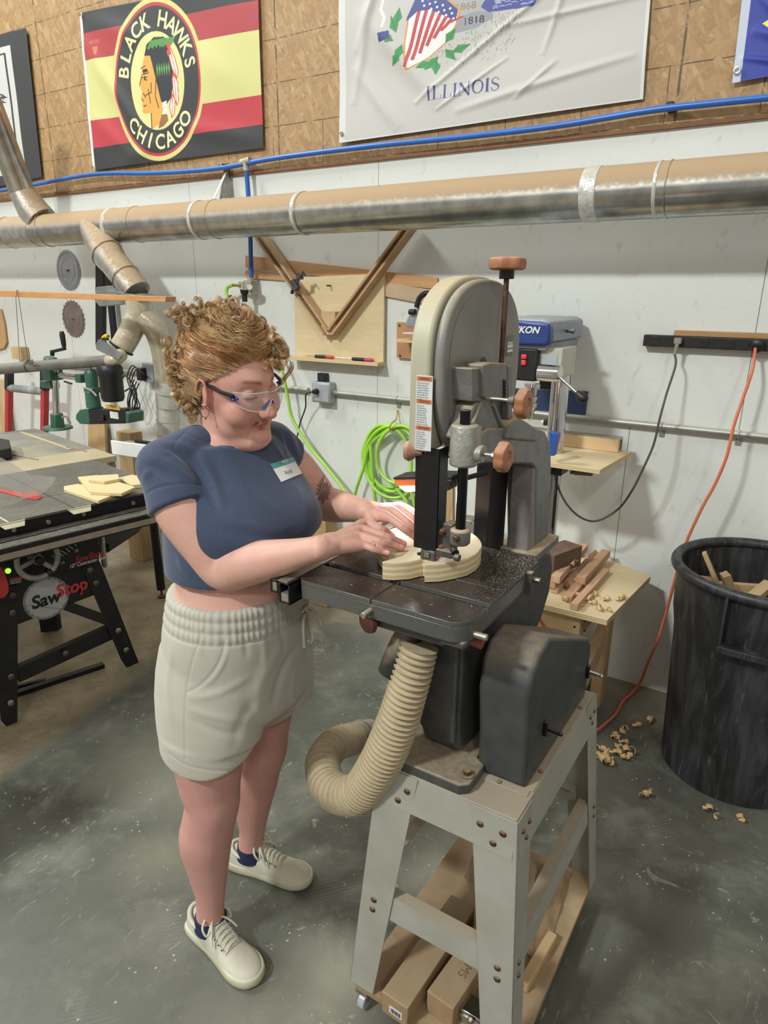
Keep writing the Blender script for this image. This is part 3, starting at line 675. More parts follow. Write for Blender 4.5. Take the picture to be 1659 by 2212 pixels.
# ------------------------------------------------------------------ things on the back wall: ducts, pipes, flags
M_duct = mat('galvanised', '#b9bab6', '#9b9c99', 14, .24, .92, .05, 60, ('#ad9273', 1.6), dr=(-.05, .45))
M_ductp = mat('wrapped_foil', '#c2c0ba', '#a9a6a0', 30, .2, .8, .6, 55, ('#ad9273', 1.2), dr=(0, .6))
M_tape = mat('clear_tape', '#d9d8d2', '#c4c2bb', 60, .15, .4, .5, 120, ('#d0bd9f', .5))
YD = 2.60; RD = .088
a = PY(830, 458, YD); b = PY(1659, 385, YD); zc = (a.z+b.z)/2
DZ = zc
dl = PY(62, 470, YD).x
DU = thing('duct_run', (-1.5, YD, DZ), 'long round galvanised dust collection duct along the back wall, dusty on top', 'duct')
mb = MB(); mb.cyl((PY(84, 480, YD).x, YD, DZ), (1.2, YD, DZ), RD, n=48); mb.build('pipe', M_duct, DU)
for px in (470, 662, 1440, 300):
    x = PY(px, 470, YD).x; mb = MB(); mb.torus((x, YD, DZ), RD, .003, (1, 0, 0), 48, 6); mb.build('seam_ring', M_duct, DU)
for px, wd in ((1280, .055), (655, .02), (245, .03), (1420, .012)):
    x = PY(px, 450, YD).x; mb = MB(); mb.lathe([(RD+.0005, -wd/2), (RD+.0025, -wd/2+.004), (RD+.002, 0), (RD+.0028, wd/2-.003), (RD+.0005, wd/2)], (x, YD, DZ), (1, 0, 0), 48); mb.build('tape_band', M_tape, DU)
x = PY(436, 480, YD).x; mb = MB(); mb.lathe([(RD+.001, -.010), (RD+.003, -.009), (RD+.003, .009), (RD+.001, .010)], (x, YD, DZ), (1, 0, 0), 48); st = mb.build('hanger_strap', M_tape, DU)
hk = PY(487, 362, YW-.03)
mb = MB(); mb.beam((x, YD+RD*.7, DZ+RD*.75), (hk.x, YW-.02, hk.z-.01), .018, .002, (0, 1, 0)); mb.build('strap_tail', M_tape, st)
# wye with a foil-wrapped branch
def wye(name, p, q, r0, r1, m=M_ductp, par=DU, n=28):
    mb = MB(); mb.cyl(p, q, r0, r1, n); return mb.build(name, m, par)
w0 = Vector((PY(205, 480, YD).x, YD, DZ)); w1 = PY(232, 548, YD-.08); w2 = PY(272, 600, YD-.10); w3 = PY(296, 632, YD-.10)
mb = MB(); mb.tube(catmull([w0, w1, w2, w3], 6), [.088]*4+[.083]*4+[.076]*11, 28); mb.build('branch_wye', M_ductp, DU)
for t_, r_ in ((w1, .086), (w2, .078)): 
    mb = MB(); mb.torus(t_, r_, .004, w3-w1, 28, 6); mb.build('branch_seam', M_duct, DU)
# riser coming down from the upper left
r0 = PY(-40, 180, YD-.25); r1 = PY(48, 415, YD-.03); r2 = PY(85, 478, YD)
mb = MB(); mb.cyl(r0, r1, .066, .072, 36); mb.build('riser', M_duct, DU)
mb = MB(); mb.tube([r1, lerp(r1, r2, .6), r2+Vector((.03, 0, 0))], [.074, .088, .09], 32); mb.build('riser_collar', M_ductp, DU)
l0 = PY(-60, 485, YD); mb = MB(); mb.cyl((l0.x-.4, YD, DZ), (PY(84, 480, YD).x, YD, DZ), RD*1.02, n=40); mb.build('left_pipe', M_ductp, DU)
for px in (20, 100): x = PY(px, 480, YD).x; mb = MB(); mb.torus((x, YD, DZ), RD*1.03, .004, (1, .2, .2), 40, 6); mb.build('seam_ring', M_duct, DU)
# blast gate, lower pants-wye and hoses
M_flex = mat('clear_hose_dusty', '#c7bca6', '#b3a78f', 30, .22, .15, .5, 50, ('#c9b596', .6))
DB = thing('duct_branch', PY(300, 640, YD-.1), 'clear plastic dust branch forking into two legs below the blast gate', 'duct')
g = PY(296, 640, YD-.1)
mb = MB(); mb.tube(catmull([g, PY(302, 668, YD-.1), PY(300, 690, YD-.1)], 4), .066, 28); mb.build('collar', M_flex, DB)
f1 = [PY(300, 680, YD-.1), PY(282, 718, YD-.14), PY(262, 752, YD-.18)]
f2 = [PY(306, 684, YD-.1), PY(335, 712, YD-.06), PY(352, 760, YD-.02), PY(360, 830, YD)]
mb = MB(); mb.tube(catmull(f1, 6), [.062]*13, 28); mb.build('left_leg', M_flex, DB)
mb = MB(); mb.tube(catmull(f2, 6), [.062]*19, 28); mb.build('right_leg', M_flex, DB)
mb = MB(); mb.tube(catmull([PY(360, 825, YD), PY(364, 930, YD), PY(362, 1060, YD), PY(360, 1200, YD)], 6), .064, 28); dh = mb.build('drop_hose', mat('clear_drop', '#cfcbc0', '#bdb9ad', 20, .18, 0, .2, 40), DB)
for k in range(12):
    mb = MB(); mb.torus(PY(363, 850+k*29, YD), .0655, .0018, (.15, 0, 1), 28, 6); mb.build('hose_wire', M_duct, dh)
mb = MB(); mb.torus(f1[2], .062, .007, f1[2]-f1[1], 28, 8); mb.build('black_clamp', M_blackp, DB)
mb = MB(); mb.tube(catmull([f1[2], PY(250, 768, YD-.2), PY(238, 786, YD-.24)], 5), .045, 24); mb.build('elbow_hose', M_flex, DB)
BG = thing('blast_gate', g, 'grey metal blast gate with a flat slide plate under the foil-wrapped branch', 'blast gate')
M_gate = mat('gate_grey', '#8b8d8b', '#7a7c7a', 10, .4, .3)
mb = MB(); mb.box(g+Vector((-.02, 0, .012)), (.24, .15, .012), Matrix.Rotation(.12, 3, 'Y')); mb.build('body', M_gate, BG, .002)
p0 = PY(205, 640, YD-.14)
mb = MB(); mb.prism([PY(208, 620, YD-.12), PY(235, 617, YD-.12), PY(280, 620, YD-.12), PY(285, 655, YD-.12), PY(215, 662, YD-.12), PY(203, 648, YD-.12)], (0, .06, 0)); mb.build('slide_plate', M_gate, BG, .002)
GP = thing('blast_gate', PY(225, 740, YD-.25), 'small tilted grey blast gate plate at the elbow of the grey pipe', 'blast gate')
mb = MB(); mb.prism([PY(206, 745, YD-.3), PY(212, 733, YD-.3), PY(228, 741, YD-.3), PY(262, 768, YD-.3), PY(256, 778, YD-.3), PY(222, 762, YD-.3), PY(208, 755, YD-.3)], (0, .012, 0)); mb.build('plate', M_gate, GP, .001)
# grey pipe hanging on strings
GPp = thing('dust_pipe', PY(120, 790, 2.28), 'dirty grey plastic pipe hanging level on two strings over the table saw', 'pipe')
ga, gb = PY(-60, 802, 2.05), PY(236, 779, 2.32)
mb = MB(); mb.cyl(ga, gb, .029, n=28); mb.build('pipe', mat('grey_pvc', '#77746e', '#5e5b56', 9, .55, 0, .05, 30, ('#a4957f', .5)), GPp)
mb = MB(); mb.torus(PY(60, 791, 2.16), .0305, .0035, gb-ga, 24, 6); mb.build('coupling_ring', M_iron, GPp)
rg = [PY(58+4*math.cos(k*2.4)+k, 782+5*math.sin(k*1.7), 2.14) for k in range(14)]
mb = MB(); mb.tube(catmull(rg, 3), .0022, 6); mb.build('string_knot', mat('twine', '#4d4a44'), GPp)
mb = MB(); mb.tube(catmull([gb, PY(250, 777, 2.33), PY(262, 766, 2.38)], 5), .034, 24); mb.build('flex_end', M_flex, GPp)
# board with hanging strings
HB = thing('hanging_board', PY(150, 640, 2.2), 'long thin honey-coloured board hanging above the grey pipe', 'board')
mb = MB(); mb.prism([PY(-60, 626, 2.2), PY(358, 641, 2.2), PY(357, 652, 2.2), PY(-60, 639, 2.2)], (0, .06, 0)); mb.build('board', wood('honey_board', '#d79f68', '#bf8550', (3, 30, 30), .55), HB, .001)
for A in ([(34, 640), (43, 782)], [(38, 627), (61, 782)]):
    mb = MB(); mb.tube([PY(A[0][0], A[0][1], 2.18), PY(A[1][0], A[1][1], 2.13)], .0016, 6); mb.build('string', mat('twine', '#4d4a44'), HB)
mb = MB(); mb.tube([PY(36, 640, 2.185), PY(36, 627, 2.185), PY(39, 627, 2.185)], .0016, 6); mb.build('string_loop', mat('twine', '#4d4a44'), HB)
# saw blades
def sawblade(px, py, R, teeth, label, m, hub=None, gullets=0):
    c = PY(px, py, YW-.006); pts = []
    for k in range(teeth):
        a = 2*math.pi*k/teeth
        for da, r in ((0, R), (.28, R*.99), (.34, R*.93), (.85, R*.95)):
            t = a+da*2*math.pi/teeth; pts.append((r*math.cos(t), 0, r*math.sin(t)))
    mb = MB(); mb.prism(pts, (0, .003, 0)); o = mb.build('saw_disc', m, None, 0); o.location = c
    mb = MB(); mb.torus((0, -.001, 0), R*.86, .0012, (0, 1, 0), 40, 6)
    mb.cyl((0, -.003, 0), (0, 0, 0), .012, n=16); mb.torus((0, -.0005, 0), R*.55, .001, (0, 1, 0), 40, 6)
    h = mb.build('arbor_and_rings', M_steel, None); h.parent = o
    mb = MB(); mb.cyl((0, -.010, 0), (0, -.003, 0), .004, n=10); h = mb.build('nail', M_rust, None); h.parent = o
    return tag(o, label, 'saw blade')
sawblade(147, 584, .125, 40, 'upper round saw blade on the wall, fine-toothed silver disc half in shadow', mat('blade_silver', '#b7bac0', '#9ea1a6', 4, .28, .9))
sawblade(158, 689, .120, 24, 'lower round saw blade on the wall, coarse-toothed brownish disc', mat('blade_brown', '#a5978f', '#8c7d75', 6, .3, .85))
# blue compressed-air pipe
M_blue = mat('blue_pipe', '#2c62b4', '#2a5dac', 10, .32, 0, 0, None, ('#8fb0dc', .25))
BP = thing('air_pipe', PY(800, 320, YW-.05), 'blue compressed air pipe running along the wall under the flags', 'pipe')
pts = catmull([PY(x, y, YW-.05) for x, y in ((-30, 418), (70, 400), (200, 377), (340, 374), (470, 364), (600, 341), (800, 316), (1000, 296), (1200, 272), (1400, 239), (1550, 222), (1700, 207))], 6)
mb = MB(); mb.tube(pts, .0115, 14); mb.build('pipe', M_blue, BP)
t0 = PY(531, 352, YW-.05)
mb = MB(); mb.tube([t0, PY(538, 440, YW-.05), PY(541, 520, YW-.05), PY(543, 600, YW-.05)], .0115, 14); mb.build('drop_pipe', M_blue, BP)
mb = MB(); mb.cyl(t0+Vector((-.03, 0, .004)), t0+Vector((.03, 0, .012)), .0155, n=14); mb.cyl(t0, t0-Vector((0, 0, .035)), .0145, n=14); mb.build('tee_fitting', mat('fitting_beige', '#b7ad97', '#9d947f', 20, .5), BP)
for px, py in ((482, 361), (1449, 232)):
    p = PY(px, py, YW-.03); mb = MB(); mb.box(p, (.022, .045, .030)); mb.build('pipe_clip', M_steel if px < 900 else M_black, BP, .002)
HBk = thing('hanger_bracket', hk, 'small triangular galvanised hanger bracket under the blue pipe', 'bracket')
mb = MB(); mb.prism([hk+Vector((-.012, 0, .02)), hk+Vector((.016, 0, .02)), PY(497, 425, YW-.03), PY(474, 430, YW-.03), hk+Vector((-.014, 0, -.02))], (0, .004, 0)); mb.build('plate', M_steel, HBk)
mb = MB(); mb.lathe([(.008, 0), (.005, .006)], hk+Vector((0, -.001, .012)), (0, -1, 0), 8); mb.build('screw', M_rust, HBk)
# air regulator
AR = thing('air_regulator', PY(535, 630, YW-.07), 'small beige air regulator with a round gauge and black filter bowl', 'regulator')
M_reg = mat('reg_beige', '#b4ab95', '#9c947f', 20, .45)
p = PY(541, 622, YW-.07)
mb = MB(); mb.box(PY(541, 622, YW-.05), (.055, .05, .075)); mb.cyl(PY(542, 600, YW-.05), PY(542, 614, YW-.05), .018, n=16); mb.box(PY(526, 616, YW-.06), (.035, .04, .035)); mb.build('housing', M_reg, AR, .003)
mb = MB(); mb.cyl(PY(539, 620, YW-.10), PY(539, 620, YW-.085), .018, n=24); gg = mb.build('gauge', M_steel, AR, .001)
mb = MB(); mb.cyl(PY(539, 620, YW-.1015), PY(539, 620, YW-.1), .0145, n=24); mb.build('gauge_face', M_white, gg)
mb = MB(); mb.cyl(PY(528, 626, YW-.08), PY(528, 636, YW-.08), .024, .018, 18); mb.cyl(PY(528, 636, YW-.08), PY(529, 652, YW-.08), .014, n=16); mb.build('filter_bowl', M_blackp, AR, .002)
mb = MB(); mb.cyl(PY(520, 617, YW-.08), PY(503, 616, YW-.08), .007, n=12); mb.build('hose_barb', mat('brass', '#b39a5e', '#94804c', 20, .4, .7), AR)
# green air hose: from the regulator down behind the person, and the coil on its hook
M_green = mat('green_hose', '#a6d64c', '#97c843', 8, .4, 0, 0)
AH = thing('air_hose', PY(640, 940, YW-.06), 'lime green air hose drooping from the regulator behind the person', 'hose')
pts = catmull([PY(x, y, YW-d) for x, y, d in ((503, 616, .08), (491, 622, .08), (491, 640, .09), (510, 665, .10), (560, 720, .10), (605, 790, .09), (620, 850, .08), (632, 905, .07), (665, 960, .07), (710, 1015, .08), (750, 1070, .10), (790, 1150, .14))], 8)
mb = MB(); mb.tube(pts, .0085, 12); mb.build('hose', M_green, AH)
mb = MB(); mb.cyl(PY(497, 640, YW-.09), PY(512, 667, YW-.10), .0105, n=14); mb.build('hose_guard', M_blackp, AH)
CH_ = thing('coiled_hose', PY(850, 990, YW-.06), 'coil of lime green air hose hanging from a yellow tie on the wall', 'hose')
def hose_loop(cx, cy, rx, ry, ph, d, tilt=0):
    pts = []
    for k in range(28):
        a = 2*math.pi*k/28
        x = cx+rx*math.cos(a); y = cy+ry*math.sin(a)
        pts.append(PY(x+tilt*(y-cy), y, YW-d-.008*math.sin(3*a+ph)))
    mb = MB(); mb.tube(catmull(pts, 3, True), .0085, 10, close=True); mb.build('hose_turn', M_green, CH_)
for i, args in enumerate(((845, 985, 62, 68, 0, .03), (852, 992, 55, 70, 1, .045), (848, 998, 60, 78, 2, .06, .03), (862, 982, 48, 62, 3, .075, -.05), (838, 990, 50, 72, 4, .05, .12))): hose_loop(*args)
for P_ in ([(845, 925), (800, 960), (785, 1010), (768, 1062), (762, 1100)], [(880, 1040), (893, 1080), (905, 1130)], [(855, 1055), (880, 1090), (862, 1130), (840, 1150)], [(800, 960), (806, 1040), (812, 1100)]):
    mb = MB(); mb.tube(catmull([PY(x, y, YW-.06) for x, y in P_], 6), .0085, 10); mb.build('hose_end', M_green, CH_)
M_yt = mat('yellow_tie', '#c9a24a', '#b58f3d')
mb = MB(); mb.tube(catmull([PY(858, 885, YW-.01), PY(856, 905, YW-.03), PY(846, 914, YW-.09), PY(842, 925, YW-.09), PY(850, 930, YW-.05)], 5), .004, 8); mb.build('tie', M_yt, CH_)
# conduit along the wall
M_cond = mat('conduit', '#a9a9a4', '#96968f', 8, .35, .6, 0, None, ('#c7bba5', .7))
CN = thing('conduit', (-1.5, YW-.02, 1.16), 'thin grey electrical conduit running level along the wall', 'conduit')
for xa, xb in ((-4.6, -3.06), (-2.98, -2.26), (-2.18, 1.0)):
    z = 1.157; mb = MB(); mb.cyl((xa, YW-.018, z), (xb, YW-.018, z), .0135, n=18); mb.build('tube', M_cond, CN)
for px, py in ((858, 861), (1597, 937), (1430, 922)):
    p = PY(px, py, YW-.02); mb = MB(); mb.torus((p.x, YW-.018, 1.157), .0145, .0028, (1, 0, 0), 20, 6); mb.bb(p.x-.01, p.x+.01, YW-.006, YW-.001, 1.115, 1.15); mb.build('strap', M_cond, CN)
# junction box with plug and timer
JB = thing('outlet_box', PY(698, 847, YW-.03), 'grey wall outlet box with a black cord plugged in', 'outlet')
c = PY(699, 847, YW-.03); mb = MB(); mb.box(c, (.118, .05, .105)); mb.build('box', mat('box_grey', '#aeb1b3', '#9a9d9f', 9, .4, .3), JB, .006)
mb = MB(); mb.box(c+Vector((0, -.026, 0)), (.100, .003, .088)); mb.build('cover_plate', mat('plate_lt', '#b9bcbe', '#a7aaac', 9, .35, .3), JB, .004)
mb = MB(); mb.cyl(c+Vector((-.022, -.028, .005)), c+Vector((-.022, -.055, .005)), .016, .012, 18); mb.build('plug', M_blackp, JB, .002)
mb = MB(); pts = catmull([c+Vector((-.03, -.055, .005)), c+Vector((-.06, -.07, -.01)), PY(660, 880, YW-.06), PY(648, 915, YW-.05), PY(638, 960, YW-.05), PY(620, 1010, YW-.05)], 6); mb.tube(pts, .0038, 8); mb.build('cord', M_blackp, JB)
TM = thing('timer_box', PY(697, 813, YW-.02), 'small black timer with a dark screen above the outlet box', 'timer')
c = PY(698, 817, YW-.015); mb = MB(); mb.box(c, (.055, .030, .052)); mb.build('case', M_blackp, TM, .004)
mb = MB(); mb.box(c+Vector((0, -.016, .008)), (.040, .002, .026)); mb.build('screen', mat('screen_dark', '#2b2d30', '#232528', 9, .2), TM)
OB = thing('outlet_box', PY(325, 805, YW-.03), 'grey outlet box beside the clear drop hose, with a black adapter plugged in', 'outlet')
c = PY(326, 805, YW-.03); mb = MB(); mb.box(c, (.10, .05, .115)); mb.build('box', mat('box_grey', '#aeb1b3'), OB, .005)
c2 = PY(307, 808, YW-.07); mb = MB(); mb.box(c2, (.045, .05, .075)); mb.build('adapter', M_blackp, OB, .004)
for k in range(3):
    pts = catmull([PY(x+k*5, y+k*4, YW-.09-.02*k) for x, y in ((300, 800), (285, 790), (275, 815), (283, 845), (292, 870), (280, 890), (276, 860), (290, 820))], 6); mb = MB(); mb.tube(pts, .0036, 8); mb.build('cord', M_blackp, OB)
# power strip with two cords
PS = thing('power_strip', PY(1530, 740, YW-.02), 'long black power strip screwed to the wall under a thin wooden batten', 'power strip')
pa, pb = PY(1392, 735, YW-.02), PY(1790, 762, YW-.02); zs = (PY(1392, 735, YW-.035).z)
mb = MB(); mb.bb(pa.x, .25, YW-.040, YW-.001, zs-.021, zs+.021); mb.build('body', M_blackp, PS, .003)
for px in (1415, 1520, 1577):
    x = PY(px, 740, YW-.04).x; mb = MB(); mb.box((x, YW-.041, zs), (.034, .003, .032)); oo = mb.build('socket', mat('socket_black', '#2a2a2b', '#222223', 9, .3), PS, .001)
    mb = MB(); mb.box((x-.006, YW-.043, zs+.004), (.003, .002, .010)); mb.box((x+.006, YW-.043, zs+.004), (.003, .002, .010)); mb.cyl((x, YW-.042, zs-.009), (x, YW-.0435, zs-.009), .003, n=10); mb.build('slots', mat('slot', '#050505'), oo)
BT = thing('batten', PY(1560, 722, YW-.02), 'thin honey-brown wooden batten lying on top of the power strip', 'batten')
mb = MB(); x0 = PY(1458, 718, YW-.02).x; mb.bb(x0, .25, YW-.035, YW-.001, zs+.0215, zs+.040); mb.build('strip', wood('oak', '#b98f5f', '#a37b4d', (3, 30, 30)), BT, .001)
GC = thing('electric_cable', PY(1420, 950, YW-.06), 'thin grey cable looping from the power strip to the drill press', 'cord')
x2 = PY(1466, 738, YW-.04).x
mb = MB(); mb.box((x2, YW-.055, zs+.004), (.026, .026, .022)); mb.cyl((x2, YW-.06, zs-.004), (x2-.004, YW-.066, zs-.05), .008, .005, 12); mb.build('plug', mat('plug_beige', '#8c8779', '#77725f', 20, .5), GC, .003)
pts = catmull([(x2-.003, YW-.066, zs-.045)]+[PY(x, y, YW-d) for x, y, d in ((1459, 790, .09), (1440, 850, .13), (1425, 905, .16), (1412, 960, .18), (1388, 1015, .2), (1365, 1060, .2), (1335, 1100, .2), (1290, 1125, .22), (1255, 1118, .25), (1225, 1090, .28), (1205, 1050, .3), (1200, 1010, .32))], 8)
mb = MB(); mb.tube(pts, .0042, 10); mb.build('cord', mat('cord_grey', '#4c4c49', '#40403e', 30, .5), GC)
M_orc = mat('orange_cord', '#d4714e', '#c96443', 10, .45)
OC = thing('extension_cord', PY(1450, 1300, YW-.1), 'orange extension cord hanging from the power strip down to the floor', 'cord')
x3 = PY(1637, 740, YW-.04).x
mb = MB(); mb.lathe([(.012, -.004), (.025, 0), (.026, .012), (.018, .022), (.010, .024)], (x3, YW-.041, zs), (-.1, -1, -.3), 24); mb.build('plug', M_blackp, OC, .002)
pts = catmull([(x3-.003, YW-.06, zs-.01)]+[PY(x, y, YW-d) for x, y, d in ((1625, 800, .10), (1605, 860, .12), (1585, 920, .14), (1570, 985, .15), (1545, 1045, .16), (1515, 1100, .17), (1483, 1170, .18), (1465, 1225, .18), (1448, 1290, .18), (1425, 1370, .18), (1400, 1430, .20))]+[PZ(1385, 1470, .06), PZ(1365, 1497, .012), PZ(1345, 1515, .012), PZ(1330, 1542, .012), PZ(1305, 1565, .012), PZ(1288, 1578, .012), PZ(1255, 1590, .012), PZ(1200, 1560, .012)], 8)
mb = MB(); mb.tube(pts, .0055, 10); mb.build('cord', M_orc, OC)
# ------------------------------------------------------------------ V jig board
VJ = thing('jig_board', PY(730, 690, YW-.02), 'pale plywood board on the wall carrying a big wooden V and a narrow ledge', 'board')
yb = YW-.026
mb = MB(); mb.prism([PY(635, 600, yb), PY(830, 590, yb), PY(828, 782, yb), PY(638, 770, yb)], (0, .012, 0)); mb.build('panel', wood('birch', '#e2cca3', '#d5bd92', (3, 20, 20), .6), VJ, .001)
mb = MB(); mb.bb(PY(633, 775, yb).x, PY(829, 785, yb).x, yb-.055, yb+.01, PY(730, 783, yb-.05).z-.004, PY(730, 783, yb-.05).z+.012); mb.build('ledge', M_pine, VJ, .001)
mb = MB(); c = PY(714, 698, yb-.02); mb.box(c, (.085, .04, .11)); mb.build('block', M_pineZ, VJ, .001)
def channel(p, q_, name):
    p, q_ = Vector(p), Vector(q_); d = (q_-p).normalized(); sd = Vector((0, -1, 0)).cross(d)
    mb = MB(); mb.beam(p, q_, .012, .055, (0, -1, 0)); 
    mb.beam(p+sd*.03, q_+sd*.03, .012, .055, (0, -1, 0)); mb.beam(p+sd*.015+Vector((0, .02, 0)), q_+sd*.015+Vector((0, .02, 0)), .03, .012, (0, -1, 0)); mb.build(name, wood('v_wood', '#c9a680', '#ad8a64', (12, 12, 12), .6), VJ, .001)
channel(PY(723, 722, yb-.03), PY(895, 490, yb-.03), 'right_arm')
channel(PY(553, 505, yb-.03), PY(706, 722, yb-.03), 'left_arm')
c = PY(714, 617, yb-.004); mb = MB(); mb.cyl(c, c+Vector((0, -.03, 0)), .004, n=8); mb.build('peg', M_rust, VJ)
CL = thing('bar_clamp', PY(640, 608, yb-.08), 'small dark bar clamp gripping the left arm of the V', 'clamp')
a, b = PY(632, 625, yb-.085), PY(655, 587, yb-.085)
mb = MB(); mb.beam(a, b, .010, .012); mb.box(lerp(a, b, .25), (.030, .03, .05), Matrix.Rotation(-.55, 3, 'Y')); mb.box(lerp(a, b, .7), (.022, .03, .022)); mb.build('bar', mat('clamp_grey', '#5b5e63', '#484b50', 20, .4, .4), CL, .002)
mb = MB(); mb.cyl(a+Vector((0, 0, -.005)), a+Vector((-.006, 0, -.02)), .008, n=12); mb.cyl(b, b+Vector((.02, -.01, -.02)), .003, n=8); mb.build('handle', M_blackp, CL)
for (A, B, lab, hc, L_) in (((680, 770), (722, 771), 'screwdriver with a red-banded black handle lying left on the ledge', ('#26262a', '#c5423a'), 1), ((760, 770), (808, 771), 'screwdriver with a black and pink handle lying right on the ledge', ('#1c1c20', '#c03d63'), 0)):
    T = thing('screwdriver', PY(A[0], A[1], yb-.04), lab, 'screwdriver')
    a, b = PY(A[0], A[1], yb-.035), PY(B[0], B[1], yb-.035); zf = PY(730, 783, yb-.05).z+.012+.009; a.z = b.z = zf
    mb = MB(); mb.cyl(a-Vector((.10 if not L_ else .06, 0, 0)), a, .0028, n=10); mb.build('shaft', M_chrome, T)
    mb = MB(); mb.lathe([(.004, 0), (.008, .004), (.0088, .03), (.008, (b-a).length*.6)], a, (1, 0, 0), 14); mb.build('handle', mat('h'+hc[0], hc[0]), T)
    mb = MB(); mb.lathe([(.008, (b-a).length*.6), (.0086, (b-a).length*.9), (.004, (b-a).length)], a, (1, 0, 0), 14); mb.build('handle_end', mat('h'+hc[1], hc[1]), T)
# boards behind the jig
M_long = wood('shelf_board', '#cfa172', '#bd8d5e', (3, 24, 24))
LB = thing('long_board', PY(700, 580, YW-.01), 'long tan board running level behind the blue pipe and the V jig', 'board')
mb = MB(); mb.prism([PY(530, 552, YW-.012), PY(945, 600, YW-.012), PY(945, 625, YW-.012), PY(530, 578, YW-.012)], (0, .010, 0)); mb.build('board', M_long, LB)
LB2 = thing('long_board', PY(600, 590, YW-.01), 'lower tan board behind the left arm of the V jig', 'board')
mb = MB(); mb.prism([PY(530, 584, YW-.013), PY(640, 598, YW-.013), PY(640, 608, YW-.013), PY(530, 600, YW-.013)], (0, .010, 0)); mb.build('board', M_long, LB2)
LB3 = thing('long_board', PY(880, 640, YW-.01), 'pale board under the tan one, between the V jig and the band saw', 'board')
mb = MB(); mb.prism([PY(832, 610, YW-.014), PY(945, 628, YW-.014), PY(945, 662, YW-.014), PY(832, 640, YW-.014)], (0, .010, 0)); mb.build('board', wood('pale_board', '#cdb193', '#bb9d7e', (3, 24, 24)), LB3)
# saw holder board
SB = thing('saw_holder', PY(890, 735, YW-.02), 'orange-brown board on the wall holding a hand circular saw', 'board')
mb = MB(); mb.prism([PY(857, 696, YW-.02), PY(930, 700, YW-.02), PY(930, 778, YW-.02), PY(857, 773, YW-.02)], (0, .016, 0)); mb.build('panel', mat('mdf_orange', '#bf8d66', '#b38059', 8, .6), SB, .001)
c = PY(888, 733, YW-.06); mb = MB(); mb.bb(c.x-.04, c.x+.12, YW-.12, YW-.02, c.z-.012, c.z+.004); mb.build('shelf', M_pine, SB, .001)
for px, py in ((863, 703), (864, 768)): mb = MB(); p = PY(px, py, YW-.021); mb.cyl(p, p+Vector((0, -.004, 0)), .005, n=10); mb.build('screw', M_rust, SB)
CS = thing('circular_saw', PY(905, 690, YW-.12), 'grey and black hand circular saw parked on the wall shelf', 'circular saw')
c = PY(912, 690, YW-.12)
mb = MB(); mb.prism([(c.x+.085*math.cos(a), c.y, c.z-.035+.085*math.sin(a)) for a in [math.pi*i/16 for i in range(17)]], (0, .04, 0)); mb.build('blade_guard', mat('saw_grey', '#a4a9ab', '#8d9294', 10, .4, .4), CS, .004)
mb = MB(); p = PY(888, 719, YW-.12); mb.bb(p.x-.02, p.x+.15, YW-.16, YW-.03, p.z-.003, p.z+.003); mb.build('base_plate', mat('saw_base', '#d8cfd0'), CS)
mb = MB(); mb.tube(catmull([c+Vector((-.03, 0, .05)), c+Vector((-.015, 0, .09)), c+Vector((.02, 0, .11)), c+Vector((.06, 0, .09))], 5), .012, 12); mb.cyl(c+Vector((-.06, -.01, .03)), c+Vector((-.03, -.01, .032)), .012, n=12); mb.build('handle', M_blackp, CS)
mb = MB(); mb.cyl(c+Vector((.02, -.02, -.02)), c+Vector((.02, .0, -.02)), .03, n=20); mb.build('motor_cap', mat('saw_red', '#b34038'), CS, .004)
# black upright strut
BK = thing('strut_channel', PY(225, 700, YW-.03), 'black metal strut standing upright against the wall behind the ducts', 'strut')
mb = MB(); mb.prism([PY(206, 550, YW-.03), PY(222, 550, YW-.03), PY(221, 745, YW-.03), PY(206, 745, YW-.03)], (0, .025, 0)); mb.build('upright', M_black, BK, .001)
mb = MB(); mb.prism([PY(222, 560, YW-.06), PY(232, 560, YW-.06), PY(250, 735, YW-.06), PY(240, 735, YW-.06)], (0, .02, 0)); mb.build('slanted_arm', M_black, BK, .001)
YS = thing('yellow_saw_guard', PY(238, 732, YW-.08), 'small yellow curved tool guard hanging by the black strut', 'tool')
mb = MB(); mb.torus(PY(232, 742, YW-.08), .045, .013, (0, 1, 0), 14, 8, -.4, 1.9); mb.build('guard', mat('tool_yellow', '#e3c531', '#d4b526'), YS)
mb = MB(); mb.beam(PY(220, 732, YW-.09), PY(234, 733, YW-.09), .01, .012); mb.build('grip', M_blackp, YS)
# odds at the left edge
PB = thing('push_paddle', PY(5, 700, YW-.02), 'rounded tan wooden paddle hanging at the left edge of the wall', 'paddle')
mb = MB(); mb.prism([PY(x, y, YW-.02) for x, y in ((-30, 665), (0, 668), (8, 700), (13, 740), (8, 752), (-5, 756), (-30, 756))], (0, .015, 0)); mb.build('paddle', wood('paddle_wood', '#cfa676', '#bd9262', (20, 20, 3)), PB, .003)
WB = thing('wood_block', PY(42, 762, YW-.04), 'small square pine block fixed to the wall above the conduit at far left', 'block')
mb = MB(); mb.box(PY(43, 762, YW-.035), (.12, .06, .085)); mb.build('block', M_pineZ, WB, .002)
for i, (px0, px1, y0_, y1_, c, lab) in enumerate(((0, 9, 820, 925, '#cdb389', 'wide tan board leaning on the wall at the far left edge'), (190, 225, 905, 990, '#c4a174', 'orange-tan board leaning on the wall behind the green power feeder'))):
    o = thing('leaning_board', PY(px0, y1_, YW-.05), lab, 'board')
    mb = MB(); mb.prism([PY(px0 if i else -60, y0_, YW-.04), PY(px1, y0_, YW-.04), PY(px1+6, y1_+60, YW-.10), PY((px0 if i else -60), y1_+60, YW-.10)], (0, .02, 0)); mb.build('board', wood('lean%d' % i, c, '#b39368', (20, 20, 3)), o, .001)
